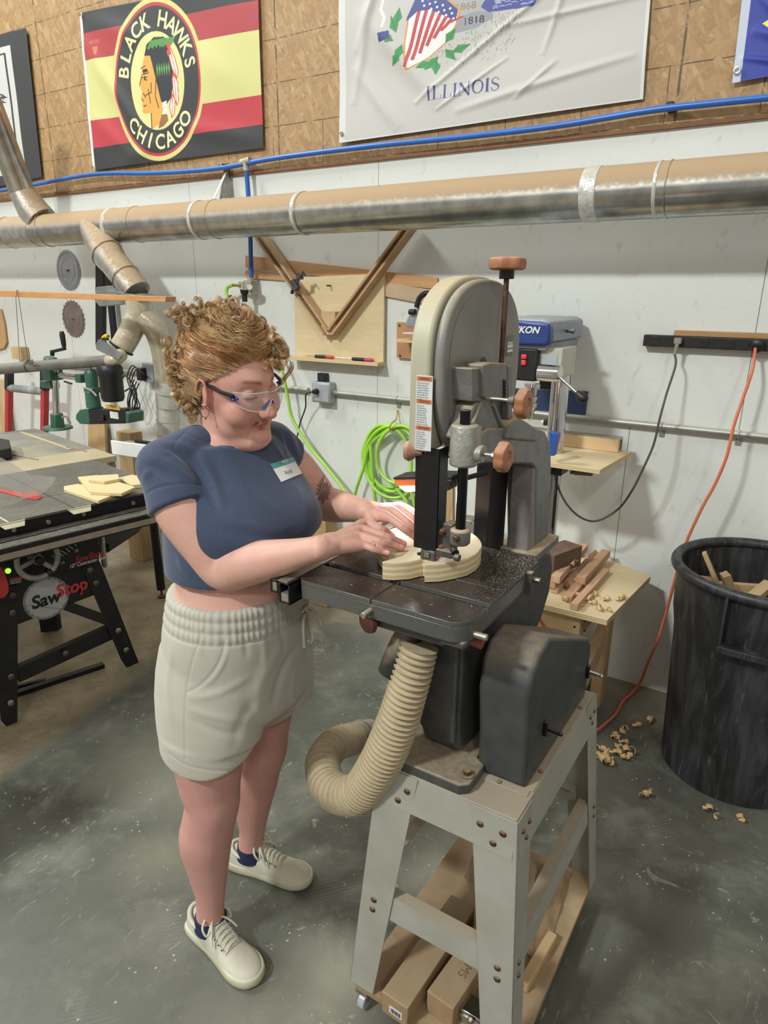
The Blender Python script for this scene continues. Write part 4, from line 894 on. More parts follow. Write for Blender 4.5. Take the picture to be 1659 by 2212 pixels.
o = thing('leaning_board', PY(200, 840, YW-.05), 'narrow pinkish board standing beside the black motor of the power feeder', 'board')
mb = MB(); mb.prism([PY(209, 800, YW-.05), PY(222, 800, YW-.05), PY(232, 868, YW-.08), PY(218, 868, YW-.08)], (0, .02, 0)); mb.build('board', wood('lean3', '#d3ab86', '#c29a75', (20, 20, 3)), o, .001)
# ------------------------------------------------------------------ flags: cloth grids whose printed design is a colour attribute
class Canvas:
    """design drawn in metres: x to the right, z up, origin at the bottom-left corner of the cloth"""
    def __init__(s, w, h, base, step=.0022):
        s.w, s.h = w, h; s.nx = int(w/step)+1; s.nz = int(h/step)+1
        xs = np.linspace(0, w, s.nx); zs = np.linspace(0, h, s.nz); s.X, s.Z = np.meshgrid(xs, zs)
        s.C = np.empty((s.nz, s.nx, 3)); s.C[:] = srgb(base)[:3]
    def paint(s, mask, c, a=1.0):
        c = np.array(srgb(c)[:3]); m = (mask*a)[..., None]; s.C = s.C*(1-m)+c*m
    def win(s, x0, x1, z0, z1):
        i0 = max(0, int(z0/s.h*(s.nz-1))-1); i1 = min(s.nz, int(z1/s.h*(s.nz-1))+3); j0 = max(0, int(x0/s.w*(s.nx-1))-1); j1 = min(s.nx, int(x1/s.w*(s.nx-1))+3)
        return i0, i1, j0, j1
    def poly(s, pts, c, a=1.0):
        P = np.array(pts, float); i0, i1, j0, j1 = s.win(P[:, 0].min(), P[:, 0].max(), P[:, 1].min(), P[:, 1].max())
        if i1 <= i0 or j1 <= j0: return
        X = s.X[i0:i1, j0:j1]; Z = s.Z[i0:i1, j0:j1]; ins = np.zeros(X.shape, bool)
        for (xa, za), (xb, zb) in zip(P, np.roll(P, -1, 0)):
            if za == zb: continue
            ins ^= ((za > Z) != (zb > Z)) & (X < (xb-xa)*(Z-za)/(zb-za)+xa)
        m = ins[..., None]*a; s.C[i0:i1, j0:j1] = s.C[i0:i1, j0:j1]*(1-m)+np.array(srgb(c)[:3])*m
    def ell(s, cx, cz, rx, rz, c, a=1.0): s.paint((((s.X-cx)/rx)**2+((s.Z-cz)/rz)**2 < 1).astype(float), c, a)
    def line(s, pts, wd, c, a=1.0):
        for (x0, z0), (x1, z1) in zip(pts, pts[1:]):
            dx, dz = x1-x0, z1-z0; L_ = math.hypot(dx, dz) or 1e-9; nx, nz = -dz/L_*wd/2, dx/L_*wd/2
            s.poly([(x0+nx, z0+nz), (x1+nx, z1+nz), (x1-nx, z1-nz), (x0-nx, z0-nz)], c, a)
            s.ell_s(x1, z1, wd/2, c, a)
    def ell_s(s, cx, cz, r, c, a=1.0):
        i0, i1, j0, j1 = s.win(cx-r, cx+r, cz-r, cz+r)
        if i1 <= i0 or j1 <= j0: return
        m = (((s.X[i0:i1, j0:j1]-cx)**2+(s.Z[i0:i1, j0:j1]-cz)**2) < r*r)[..., None]*a; s.C[i0:i1, j0:j1] = s.C[i0:i1, j0:j1]*(1-m)+np.array(srgb(c)[:3])*m
    def text(s, t, cx, cz, h, c, rot=0, sx=1.0, bold=.01, shear=0):
        me = text_mesh(t, 1.0, 'CENTER', shear, bold); me.calc_loop_triangles(); co = np.array([v.co[:2] for v in me.vertices])
        if not len(co): return
        mid = (co[:, 1].min()+co[:, 1].max())/2; hh = co[:, 1].max()-co[:, 1].min(); co = (co-[0, mid])/hh*h; co[:, 0] *= sx
        ca, sa = math.cos(rot), math.sin(rot); R = np.stack([co[:, 0]*ca-co[:, 1]*sa+cx, co[:, 0]*sa+co[:, 1]*ca+cz], 1)
        for tr in me.loop_triangles: s.poly(R[list(tr.vertices)], c)
        bpy.data.meshes.remove(me)
def cloth_material():
    s = NT('printed_cloth'); at = s.n('Attribute', attribute_name='print'); 
    s.set(s.b.inputs['Base Color'], at.outputs['Color']); s.b.inputs['Roughness'].default_value = .62; s.b.inputs['Sheen Weight'].default_value = .15
    s.bump(s.noise(s.coord(), 700, 2), .08, .001); return s.m
M_cloth = cloth_material()
def hang(cv, TLp, TRp, BRp, BLp, name, label, folds, off=.02, seed=1):
    """cloth corners in world space; folds = list of (x0,z0,x1,z1,amp,width) creases in cloth metres"""
    TLp, TRp, BRp, BLp = map(np.array, (TLp, TRp, BRp, BLp))
    u = cv.X/cv.w; v = cv.Z/cv.h
    P = ((1-u)*(1-v))[..., None]*BLp+(u*(1-v))[..., None]*BRp+(u*v)[..., None]*TRp+((1-u)*v)[..., None]*TLp
    D = np.zeros_like(u); rng = np.random.RandomState(seed)
    for x0, z0, x1, z1, am, wd in folds:
        dx, dz = x1-x0, z1-z0; L2 = dx*dx+dz*dz; t = np.clip(((cv.X-x0)*dx+(cv.Z-z0)*dz)/L2, 0, 1)
        d = np.hypot(cv.X-x0-t*dx, cv.Z-z0-t*dz); D += am*np.exp(-(d/wd)**2)*np.sin(np.pi*(.12+.76*t))
    for k in range(9):
        a = rng.uniform(0, math.pi); f = rng.uniform(5, 16); D += .0011*np.sin((cv.X*math.cos(a)+cv.Z*math.sin(a))*f+rng.uniform(0, 6))
    P[..., 1] -= off+np.maximum(D+.004, -.006)
    cen = Vector(P.reshape(-1, 3).mean(0)); V = P.reshape(-1, 3)-np.array(cen)
    nx, nz = cv.nx, cv.nz; idx = np.arange(nx*nz).reshape(nz, nx)
    F = np.stack([idx[:-1, :-1], idx[:-1, 1:], idx[1:, 1:], idx[1:, :-1]], -1).reshape(-1, 4)
    me = bpy.data.meshes.new(name); me.vertices.add(len(V)); me.vertices.foreach_set('co', V.ravel()); me.loops.add(F.size); me.loops.foreach_set('vertex_index', F.ravel())
    me.polygons.add(len(F)); me.polygons.foreach_set('loop_start', np.arange(0, F.size, 4)); me.polygons.foreach_set('loop_total', np.full(len(F), 4)); me.update()
    me.polygons.foreach_set('use_smooth', np.ones(len(F), bool))
    ca = me.color_attributes.new('print', 'FLOAT_COLOR', 'POINT'); ca.data.foreach_set('color', np.concatenate([cv.C.reshape(-1, 3), np.ones((nx*nz, 1))], 1).ravel())
    me.materials.append(M_cloth)
    rt = thing(name, cen, label, 'flag')
    o = bpy.data.objects.new('cloth', me); COL.objects.link(o); o.parent = rt
    so = o.modifiers.new('thickness', 'SOLIDIFY'); so.thickness = .0012
    return rt
def wallpt(px, py): return PY(px, py, YW-.012)
# hockey club flag
W_, H_ = 1.33, .80
cv = Canvas(W_, H_, '#c6c17e')
RED, BLK, YEL = '#a5323a', '#29292a', '#d9d688'
zs = (0, .118, .262, .565, .695, .80)
cv.paint(((cv.Z < .118)).astype(float), BLK); cv.paint(((cv.Z >= .118) & (cv.Z < .262)).astype(float), '#b2323c')
cv.paint(((cv.Z >= .565) & (cv.Z < .70)).astype(float), '#a23237'); cv.paint((cv.Z >= .70).astype(float), BLK)
cx, cz = .60, .405
for rx, rz, c in ((.352, .402, '#cbbf78'), (.330, .378, '#b0343c'), (.316, .362, '#2d2d2d'), (.205, .245, '#2d2d2d'), (.205, .242, '#cec987')): cv.ell(cx, cz, rx, rz, c)
def arc_text(t, a0, a1, rx, rz, h, flip=False):
    for i, ch in enumerate(t):
        if ch == ' ': continue
        a = math.radians(a0+(a1-a0)*i/(len(t)-1)); x, z = cx+rx*math.cos(a), cz+rz*math.sin(a)
        tx, tz = -rx*math.sin(a), rz*math.cos(a)
        if not flip: tx, tz = -tx, -tz
        cv.text(ch, x, z, h, '#e4dfa0', math.atan2(tz, tx), .92, .016)
arc_text('BLACK HAWKS', 167, 13, .262, .303, .080)
arc_text('CHICAGO', 222, 318, .262, .303, .080, True)
def E_(pts): return [(cx+x, cz+z) for x, z in pts]
skin, dk = '#d79a45', '#2b2723'
cv.poly(E_([(-.10, .10), (-.085, .135), (-.03, .15), (.0, .06), (.01, -.05), (.03, -.12), (.035, -.20), (-.06, -.235), (-.062, -.150), (-.115, -.150), (-.128, -.135), (-.118, -.115), (-.128, -.105), (-.120, -.085), (-.133, -.070), (-.118, -.040), (-.140, -.005), (-.120, .040), (-.108, .075)]), skin)
cv.poly(E_([(-.085, .135), (-.06, .185), (.0, .215), (.07, .21), (.115, .16), (.125, .08), (.120, -.02), (.095, -.09), (.05, -.125), (.02, -.10), (.0, -.02), (-.02, .06), (-.04, .13)]), '#22252a')
for k in range(7):
    x = -.06+.027*k; cv.poly(E_([(x, .165+.008*k % .03), (x+.035, .205), (x+.055, .20), (x+.02, .160)]), '#4c8a3f')
for k in range(6): cv.poly(E_([(.0+.018*k, .06), (.006+.018*k, .02), (.014+.018*k, .06), (.008+.018*k, .09)]), '#5b944d')
for pts in ([(.105, .17), (.145, .10), (.165, .03), (.150, .0), (.120, .05), (.10, .12)], [(.125, .03), (.155, -.02), (.150, -.11), (.135, -.13), (.115, -.07), (.115, 0)], [(.105, -.07), (.125, -.10), (.115, -.17), (.095, -.19), (.080, -.13)]):
    cv.poly(E_(pts), '#e6dfc8'); cv.line(E_(pts+[pts[0]]), .006, '#c0453f'); mxx = sum(p[0] for p in pts)/len(pts); cv.line(E_([(pts[0][0], pts[0][1]), (mxx, sum(p[1] for p in pts)/len(pts)), pts[3]]), .005, '#c0453f')
for z0 in (.175, .14): cv.poly(E_([(.085, z0), (.11, z0+.01), (.118, z0-.02), (.092, z0-.025)]), '#c0453f')
for z0 in (-.105, -.14): cv.poly(E_([(.03, z0), (.062, z0+.006), (.058, z0-.022), (.026, z0-.026)]), '#cfd2e2')
cv.poly(E_([(-.01, -.235), (.02, -.165), (.06, -.165), (.07, -.20), (.035, -.225)]), '#8a5a33')
for a, b in (((-.118, .075), (-.085, .085)), ((-.105, .045), (-.062, .050)), ((-.115, .03), (-.07, .03)), ((-.10, .02), (-.075, .015)), ((-.112, -.045), (-.095, -.07)), ((-.095, -.06), (-.06, -.05)), ((-.118, -.113), (-.095, -.108)), ((-.07, -.03), (-.06, -.10)), ((-.045, .0), (-.05, -.05)), ((.0, .06), (-.02, -.07)), ((-.02, -.07), (-.0, -.13)), ((-.135, -.005), (-.115, .04)), ((-.06, -.15), (-.06, -.235)), ((-.128, -.075), (-.115, -.085))): cv.line(E_([a, b]), .006, dk)
cv.poly(E_([(-.108, .068), (-.075, .072), (-.06, .058), (-.10, .050)]), '#1f2328'); cv.ell_s(cx-.092, cz+.028, .008, '#1f2328')
cv.paint((cv.X < .022).astype(float), '#d9d8d4')
cv.poly([(.10, .625), (.145, .625), (.132, .585), (.113, .585)], '#c07a52', .8); cv.text('HOCKEY', .122, .650, .018, '#bb6a62')
F1 = hang(cv, wallpt(176, 30), wallpt(562, -46), wallpt(574, 321), wallpt(206, 369), 'team_flag', 'red, black and yellow hockey club flag with a round emblem on the OSB wall',
          [(.05, .62, .5, .12, .016, .05), (.02, .3, .35, .05, .010, .05), (.30, .02, .62, .10, .008, .05), (.9, .5, 1.25, .3, .006, .08), (.1, .75, .6, .6, .007, .05), (.6, .2, 1.3, .05, .008, .05)], .012)
for px, py in ((180, 34), (207, 362)):
    mb = MB(); mb.torus(wallpt(px, py)+Vector((0, -.024, 0)), .007, .0028, (0, 1, 0), 16, 6); mb.build('grommet', mat('grommet', '#c9b27a', '#b39c66', 10, .3, .8), F1)
# state flag
W_, H_ = 1.33, .86
cv = Canvas(W_, H_, '#bab6b1')
cv.paint(((cv.X < .035) | (cv.X > W_-.012) | (cv.Z < .008)).astype(float), '#cbcac8')
NAVY = '#3c4278'
def serif_word(word, x, z, h, gap):
    tk, tn, sf = h*.15, h*.05, h*.30
    for ch in word:
        if ch == 'I': w_ = h*.30; cv.line([(x+w_/2, z), (x+w_/2, z+h)], tk, NAVY); [cv.line([(x, zz), (x+w_, zz)], tn, NAVY) for zz in (z, z+h)]
        elif ch == 'L': w_ = h*.62; cv.line([(x+h*.16, z), (x+h*.16, z+h)], tk, NAVY); cv.line([(x, z+h), (x+sf, z+h)], tn, NAVY); cv.line([(x, z), (x+w_, z), (x+w_, z+h*.26)], tn*1.3, NAVY)
        elif ch == 'N': w_ = h*.86; cv.line([(x+h*.12, z), (x+h*.12, z+h)], tn*1.3, NAVY); cv.line([(x+w_-h*.12, z), (x+w_-h*.12, z+h)], tn*1.3, NAVY); cv.line([(x+h*.12, z+h), (x+w_-h*.12, z)], tk, NAVY); cv.line([(x, z+h), (x+h*.2, z+h)], tn, NAVY); cv.line([(x+w_-h*.25, z+h), (x+w_, z+h)], tn, NAVY); cv.line([(x, z), (x+h*.25, z)], tn, NAVY)
        elif ch == 'O': w_ = h*.80; cv.ell(x+w_/2, z+h/2, w_/2, h*.53, NAVY); cv.ell(x+w_/2, z+h/2, w_/2-tk*.85, h*.53-tn*1.4, '#bab6b1')
        else:
            w_ = h*.56; P_ = [(.5, .76), (.46, .92), (.28, 1.02), (.10, .92), (.05, .76), (.12, .62), (.28, .52), (.44, .42), (.52, .27), (.46, .09), (.28, -.02), (.08, .08), (.03, .26)]
            for k_ in range(len(P_)-1): cv.line([(x+P_[k_][0]*h, z+P_[k_][1]*h), (x+P_[k_+1][0]*h, z+P_[k_+1][1]*h)], tn*1.2+(tk-tn)*max(0, 1-abs(k_-5.5)/3), NAVY)
        x += w_+gap
serif_word('ILLINOIS', .452, .150, .064, .0065)
def S_(pts, ox=.0, oz=.0): return [(x+ox, z+oz) for x, z in pts]
# ground tufts
rng = random.Random(4)
for k in range(330):
    x = rng.uniform(.36, .86); z = rng.uniform(.30, .52); 
    if ((x-.60)/.27)**2+((z-.45)/.17)**2 < 1 and z < .54: cv.line([(x, z), (x+rng.uniform(-.002, .002), z+.012)], .003, '#8a8f84')
# boulders
cv.poly(S_([(.50, .53), (.53, .60), (.58, .635), (.66, .62), (.715, .575), (.73, .53), (.70, .50), (.60, .485), (.52, .49)]), '#a5a4a3'); cv.poly(S_([(.49, .49), (.56, .52), (.66, .545), (.735, .53), (.74, .50), (.66, .465), (.56, .455), (.50, .46)]), '#93939a')
cv.text('1868', .62, .575, .034, '#8d7568', -.02); cv.text('1818', .655, .505, .034, '#33333a', -.02)
# sun and lake
for k in range(13):
    a = math.pi*k/12; cv.poly([(.81, .63), (.81+.16*math.cos(a-.05), .63+.20*math.sin(a-.05)+.0), (.81+.12*math.cos(a), .63+.17*math.sin(a)), (.81+.16*math.cos(a+.05), .63+.20*math.sin(a+.05))], '#d9a24a')
cv.poly([(.69, .62), (.94, .60), (.94, .86), (.70, .86)], '#d8a348')
cv.poly([(.685, .56), (.72, .615), (.945, .625), (.93, .56), (.90, .525), (.72, .53)], '#4b4f8e')
for k in range(40): x = rng.uniform(.71, .92); z = rng.uniform(.54, .61); cv.line([(x, z), (x+.012, z+.004), (x+.022, z)], .003, '#b9bdd6')
# shield
sh = [(.40, .655), (.44, .70), (.50, .715), (.56, .67), (.60, .655), (.60, .60), (.58, .50), (.52, .42), (.42, .335), (.37, .38), (.365, .46), (.385, .57)]
sh = [(.345, .315), (.335, .44), (.355, .57), (.395, .66), (.425, .70), (.50, .66), (.60, .565), (.585, .50), (.54, .42), (.46, .36), (.36, .31)]
cv.poly(sh, '#c98e49')
inn = [(lerp(x, .45, .07), lerp(z, .50, .06)) for x, z in sh]; cv.poly(inn, '#e0dcda')
for k in range(8):
    x = .335+.033*k; cv.poly([(x+.002, .33+.03*k), (x+.018, .325+.03*k), (x+.085, .60-.012*k), (x+.068, .605-.012*k)], '#b8474c')
cv.poly([(.345, .545), (.352, .57), (.393, .653), (.425, .69), (.50, .650), (.588, .563), (.575, .515), (.46, .585), (.40, .585)], '#474c86')
for i in range(5):
    for j in range(3):
        cv.ell_s(.415+.034*i+.008*j, .635-.020*i-.024*j*1.0+.02, .0055, '#d8d8e2')
# leaves, ribbon, eagle
G_ = '#3f8a50'
for (x, z, a, L_) in ((.30, .50, 1.9, .09), (.29, .46, 2.6, .08), (.33, .44, -1.9, .09), (.30, .54, 1.4, .08), (.32, .40, -2.2, .07), (.50, .36, -2.4, .09), (.53, .39, -.9, .08), (.49, .34, -1.6, .07), (.56, .37, .3, .09), (.46, .34, -2.8, .07), (.53, .42, .9, .08)):
    dx, dz = math.cos(a), math.sin(a); cv.poly([(x, z), (x+dx*L_*.4-dz*.022, z+dz*L_*.4+dx*.022), (x+dx*L_, z+dz*L_), (x+dx*L_*.4+dz*.022, z+dz*L_*.4-dx*.022)], G_); cv.line([(x, z), (x+dx*L_*.85, z+dz*L_*.85)], .003, '#2c6a3b')
cv.poly([(.215, .465), (.27, .475), (.265, .515), (.21, .51)], NAVY)
for pts in ([(.22, .69), (.25, .73), (.33, .76), (.40, .79), (.42, .86), (.36, .86), (.30, .80), (.22, .76)], [(.22, .69), (.35, .67), (.37, .72), (.30, .735), (.24, .73)]): cv.poly(pts, '#bb4b4e')
cv.line([(.24, .70), (.22, .62), (.24, .58), (.23, .54)], .014, '#d6d0cb'); cv.line([(.25, .86), (.33, .80), (.40, .76)], .02, '#d7a0a0')
cv.text('STATE', .28, .70, .03, '#6b3338', -.08)
cv.poly([(.50, .86), (.51, .78), (.545, .735), (.60, .72), (.64, .76), (.66, .86)], '#735c40')
for k in range(9):
    cv.poly([(.62+.012*k, .86), (.64+.014*k, .735+.002*k), (.655+.014*k, .725+.002*k), (.66+.010*k, .86)], '#c9c8c4' if k % 2 else '#9f9f9c')
for a, b in (((.545, .74), (.52, .69)), ((.52, .69), (.50, .67)), ((.52, .69), (.54, .665)), ((.60, .725), (.60, .68)), ((.60, .68), (.575, .655)), ((.60, .68), (.625, .655))): cv.line([a, b], .010, '#b99258')
F2 = hang(cv, wallpt(736, -75), wallpt(1421, -197+12), wallpt(1391, 216), wallpt(738, 311), 'state_flag', 'pale grey state flag lettered ILLINOIS with a shield, hung on the OSB wall',
          [(.15, .6, .5, .15, .016, .045), (.4, .15, 1.0, .62, .008, .012), (.6, .08, 1.28, .22, .008, .02), (.75, .45, 1.3, .50, .006, .015), (.1, .35, .3, .05, .010, .03), (.5, .10, .8, .3, .006, .010), (.95, .30, 1.05, .7, .006, .012), (.08, .2, .2, .8, .007, .02), (.85, .1, 1.0, .25, .007, .012), (.2, .75, .1, .45, .008, .02)], .012, 3)
for px, py in ((744, 291),): mb = MB(); mb.torus(wallpt(px, py)+Vector((0, -.024, 0)), .007, .0028, (0, 1, 0), 16, 6); mb.build('grommet', mat('grommet', '#c9b27a'), F2)
# blue flag at the right edge
cv = Canvas(.8, .55, '#2d3a93')
cv.paint((cv.X < .045).astype(float), '#b9bfd0'); cv.poly([(.12, .34), (.20, .38), (.17, .33), (.22, .29), (.16, .30)], '#dbd84a'); cv.line([(.30, .2), (.5, .25), (.7, .4)], .04, '#dbd84a')
F3 = hang(cv, wallpt(1605, -10), wallpt(2005, -110), wallpt(1925, 120), wallpt(1583, 183), 'blue_flag', 'royal blue flag with a pale hem at the right edge of the OSB wall',
          [(.1, .3, .5, .1, .012, .03), (.05, .15, .4, .02, .008, .02), (.1, .5, .3, .2, .010, .02)], .012, 5)
mb = MB(); mb.torus(wallpt(1594, 156)+Vector((0, -.026, 0)), .009, .003, (0, 1, 0), 16, 6); mb.build('grommet', mat('grommet2', '#c3c0b6', '#b0ada4', 10, .3, .8), F3)
# snake flag at the left edge
cv = Canvas(1.33, .98, '#bfbdb9')
cv.paint(((cv.X > 1.33-.075) | (cv.Z < .07) | (cv.Z > .90)).astype(float), '#2b2b2d')
for a, b in (((.0, .135), (1.225, .135)), ((1.225, .135), (1.225, .855)), ((0, .855), (1.225, .855)), ((0, .33), (1.225, .33))): cv.line([a, b], .010, '#2b2b2d')
cv.text('E.', 1.03, .215, .085, '#3a3a3c', 0, 1.0, 0)
snake = [(.85, .70), (.95, .63), (1.05, .605), (1.12, .60), (1.17, .585)]
cv.line(snake, .055, '#3a3a3c'); cv.line(snake, .046, '#bfbdb9')
cv.poly([(1.12, .635), (1.19, .60), (1.215, .575), (1.17, .575), (1.205, .545), (1.15, .55), (1.11, .58)], '#3a3a3c'); cv.poly([(1.125, .625), (1.185, .597), (1.17, .582), (1.185, .555), (1.15, .56), (1.115, .59)], '#bfbdb9')
for k in range(6): x = .88+.045*k; cv.line([(x, .66), (x+.03, .60)], .004, '#55555a'); cv.line([(x+.02, .68-.01*k), (x+.035, .62)], .004, '#55555a')
cv.ell_s(1.15, .60, .005, '#222'*1+'222'); cv.text('N. E.', .92, .80, .03, '#55555a')
F4 = hang(cv, wallpt(-420, 185), wallpt(62, 62), wallpt(96, 383), wallpt(-330, 478), 'snake_flag', 'white flag with a black border and a drawn snake, cut off at the left edge', [(.9, .7, 1.1, .2, .008, .03), (1.0, .9, 1.2, .45, .007, .02), (.8, .4, 1.2, .25, .006, .03)], .012, 7)
# ------------------------------------------------------------------ workbench, drill press, offcuts, bin
ZBn = .57
BN = thing('workbench', (-.9, 2.5, 0), 'rough plywood-topped workbench against the wall behind the band saw', 'workbench')
M_bt = layered('bench_ply', '#d9c49c', '#a98d60', .0042)
mb = MB(); mb.prism([(-1.30, 2.22, ZBn-.022), (-.484, 2.226, ZBn-.022), (-.443, 2.716, ZBn-.022), (-.62, 2.80, ZBn-.022), (-1.30, 2.80, ZBn-.022)], (0, 0, .022)); mb.build('bench_top', M_bt, BN, .001)
M_2x4 = wood('stud_pine', '#cfb287', '#b8976a', (3, 18, 18), .7, ('#a8906e', .5))
M_2x4z = wood('stud_pine_up', '#c2a47a', '#a78a62', (18, 18, 3), .7)
mb = MB(); mb.bb(-1.30, -.585, 2.262, 2.30, ZBn-.125, ZBn-.0225); ap_ = mb.build('front_rail', M_2x4, BN, .003)
for px, py in ((1244, 1333), (1241, 1354), (1264, 1341), (1263, 1362)):
    mb = MB(); p = PY(px, py, 2.2615); mb.cyl(p, p+Vector((0, -.0012, 0)), .0042, n=10); mb.build('screw', M_black, ap_)
mb = MB(); mb.bb(-.623, -.585, 2.301, 2.78, ZBn-.125, ZBn-.0225); mb.build('side_rail', M_2x4z, BN, .003)
for x, y in ((-.60, 2.60), (-1.29, 2.33), (-1.29, 2.72)):
    mb = MB(); mb.box((x+.03, y, (ZBn-.023)/2), (.045, .085, ZBn-.023)); mb.build('leg', M_2x4z, BN, .003)
mb = MB(); mb.beam((-.575, 2.30, .25), (-.575, 2.60, .33), .04, .09); mb.build('stretcher', M_2x4, BN, .003)
mb = MB(); mb.bb(-1.25, -.60, 2.34, 2.75, .10, .118); mb.build('lower_shelf', M_bt, BN, .001)
# offcuts on the bench
ZW = ZBn+.0008
M_w = [wood('offcut%d' % i, a, b, (22, 3, 22), .65, ('#c9a98b', .3)) for i, (a, b) in enumerate((('#c59a78', '#ad8363'), ('#d1a988', '#b98f70'), ('#b08a68', '#94704f'), ('#d6b494', '#c09a78')))]
def stick(a, b, w, h, z, m, label, name='offcut', roll=0):
    a, b = Vector(a), Vector(b); a = Vector((a.x, a.y, 0)); b = Vector((b.x, b.y, 0)); d = (b-a)
    mb = MB(); mb.box((0, 0, h/2), (w, d.length, h), Matrix.Rotation(roll, 3, 'Y')); o = mb.build(name, m, None, .0012)
    o.location = ((a+b)/2)+Vector((0, 0, z)); o.rotation_euler = (0, 0, math.atan2(d.y, d.x)-math.pi/2)
    return tag(o, label, 'wood offcut')
P6 = lambda x, y, z: PZ(x, y, z)
stick(P6(1240, 1305, ZW+.025), P6(1310, 1228, ZW+.025), .026, .026, ZW, M_w[1], 'long slim offcut nearest the bare right side of the bench top')
stick(P6(1225, 1288, ZW+.022), P6(1295, 1205, ZW+.022), .034, .022, ZW, M_w[0], 'flat pinkish offcut second from the bare side of the bench top')
stick(P6(1255, 1245, ZW+.055), P6(1310, 1187, ZW+.055), .036, .032, ZW+.023, M_w[0], 'long pinkish offcut raised on top of the flat one')
stick(P6(1225, 1250, ZW+.045), P6(1288, 1186, ZW+.045), .030, .026, ZW+.010, M_w[2], 'grey-brown offcut tipped on its edge in the middle of the pile', roll=.7)
stick(P6(1200, 1245, ZW+.075), P6(1262, 1175, ZW+.075), .034, .028, ZW+.048, M_w[1], 'thick pinkish offcut lying highest in the pile beside the dark block')
stick(P6(1196, 1268, ZW+.024), P6(1217, 1250, ZW+.024), .034, .022, ZW, M_w[3], 'short pale offcut end at the front foot of the pile')
stick(P6(1190, 1258, ZW+.046), P6(1225, 1225, ZW+.046), .034, .022, ZW+.024, M_w[0], 'short offcut lying crosswise under the topmost one')
stick(P6(1168, 1256, ZW+.030), P6(1200, 1215, ZW+.030), .030, .028, ZW, M_w[3], 'pale offcut half hidden behind the edge of the band saw')
stick(P6(1170, 1238, ZW+.052), P6(1205, 1205, ZW+.052), .034, .022, ZW+.030, M_w[1], 'pale offcut on the left of the pile under the dark block')
stick(P6(1236, 1255, ZW+.020), P6(1245, 1247, ZW+.020), .03, .030, ZW, M_w[3], 'tiny pale cube of wood in the middle of the pile')
db = P6(1205, 1190, ZW+.15)
DBk = MB(); DBk.box((0, 0, .045), (.085, .175, .085)); o = DBk.build('wood_block', wood('walnut', '#6f5447', '#5a4338', (22, 3, 22), .65, ('#96786a', .4)), None, .002)
o.location = (-.745, 2.46, ZW+.053); o.rotation_euler = (0, 0, -.32); tag(o, 'big dark walnut block lying on top of the offcut pile', 'wood block')
# shavings
M_shav = mat('shaving', '#dcbd8c', '#c9a271', 40, .6)
def shaving(seed, R=.018):
    r = random.Random(seed); mb = MB()
    for _ in range(r.randint(2, 4)):
        a0 = r.uniform(0, 6); n = 10; rad = R*r.uniform(.35, .75); wd = R*r.uniform(.5, .9); ax = Euler((r.uniform(-1, 1), r.uniform(-1, 1), a0)).to_matrix(); c = Vector((r.uniform(-1, 1)*R*.6, r.uniform(-1, 1)*R*.6, rad*.7))
        ra, rb = [], []
        for k in range(n):
            a = 4.2*k/n; q_ = rad*(1-.05*k); p = Vector((q_*math.cos(a), -wd/2, q_*math.sin(a))); p2 = p+Vector((.3*wd*math.sin(a), wd, 0))
            ra.append(mb.bm.verts.new(c+ax@p)); rb.append(mb.bm.verts.new(c+ax@p2))
        for k in range(n-1): mb.bm.faces.new((ra[k], ra[k+1], rb[k+1], rb[k]))
    zmin = min(v.co.z for v in mb.bm.verts); bmesh.ops.translate(mb.bm, verts=mb.bm.verts[:], vec=(0, 0, -zmin))
    return mb
protos = []
for i in range(6):
    o = shaving(i).build('wood_shaving', M_shav, None, sharp=80); so = o.modifiers.new('t', 'SOLIDIFY'); so.thickness = .0009; protos.append(o)
bench_sh = [(1262, 1302), (1270, 1296), (1278, 1305), (1256, 1308), (1284, 1290), (1272, 1288), (1245, 1290), (1238, 1286), (1263, 1270), (1310, 1296), (1340, 1300), (1346, 1296), (1312, 1322), (1295, 1318), (1227, 1268), (1208, 1278), (1218, 1300)]
floor_sh = [(1298, 1625), (1306, 1632), (1315, 1640), (1323, 1628), (1330, 1612), (1340, 1618), (1347, 1634), (1352, 1642), (1357, 1638), (1342, 1605), (1328, 1590), (1350, 1610), (1311, 1620), (1334, 1596), (1347, 1582), (1372, 1570), (1380, 1566), (1398, 1562), (1405, 1556), (1303, 1645), (1318, 1650), (1524, 1748), (1598, 1768), (1550, 1768), (1395, 1725), (1292, 1636), (1360, 1626)]
used = [False]*6; rs = random.Random(9)
allp = [(x, y, 'b') for x, y in bench_sh]+[(x, y, 'f') for x, y in floor_sh]+[(1246, 1216, 't'), (1262, 1205, 't'), (1236, 1222, 't')]
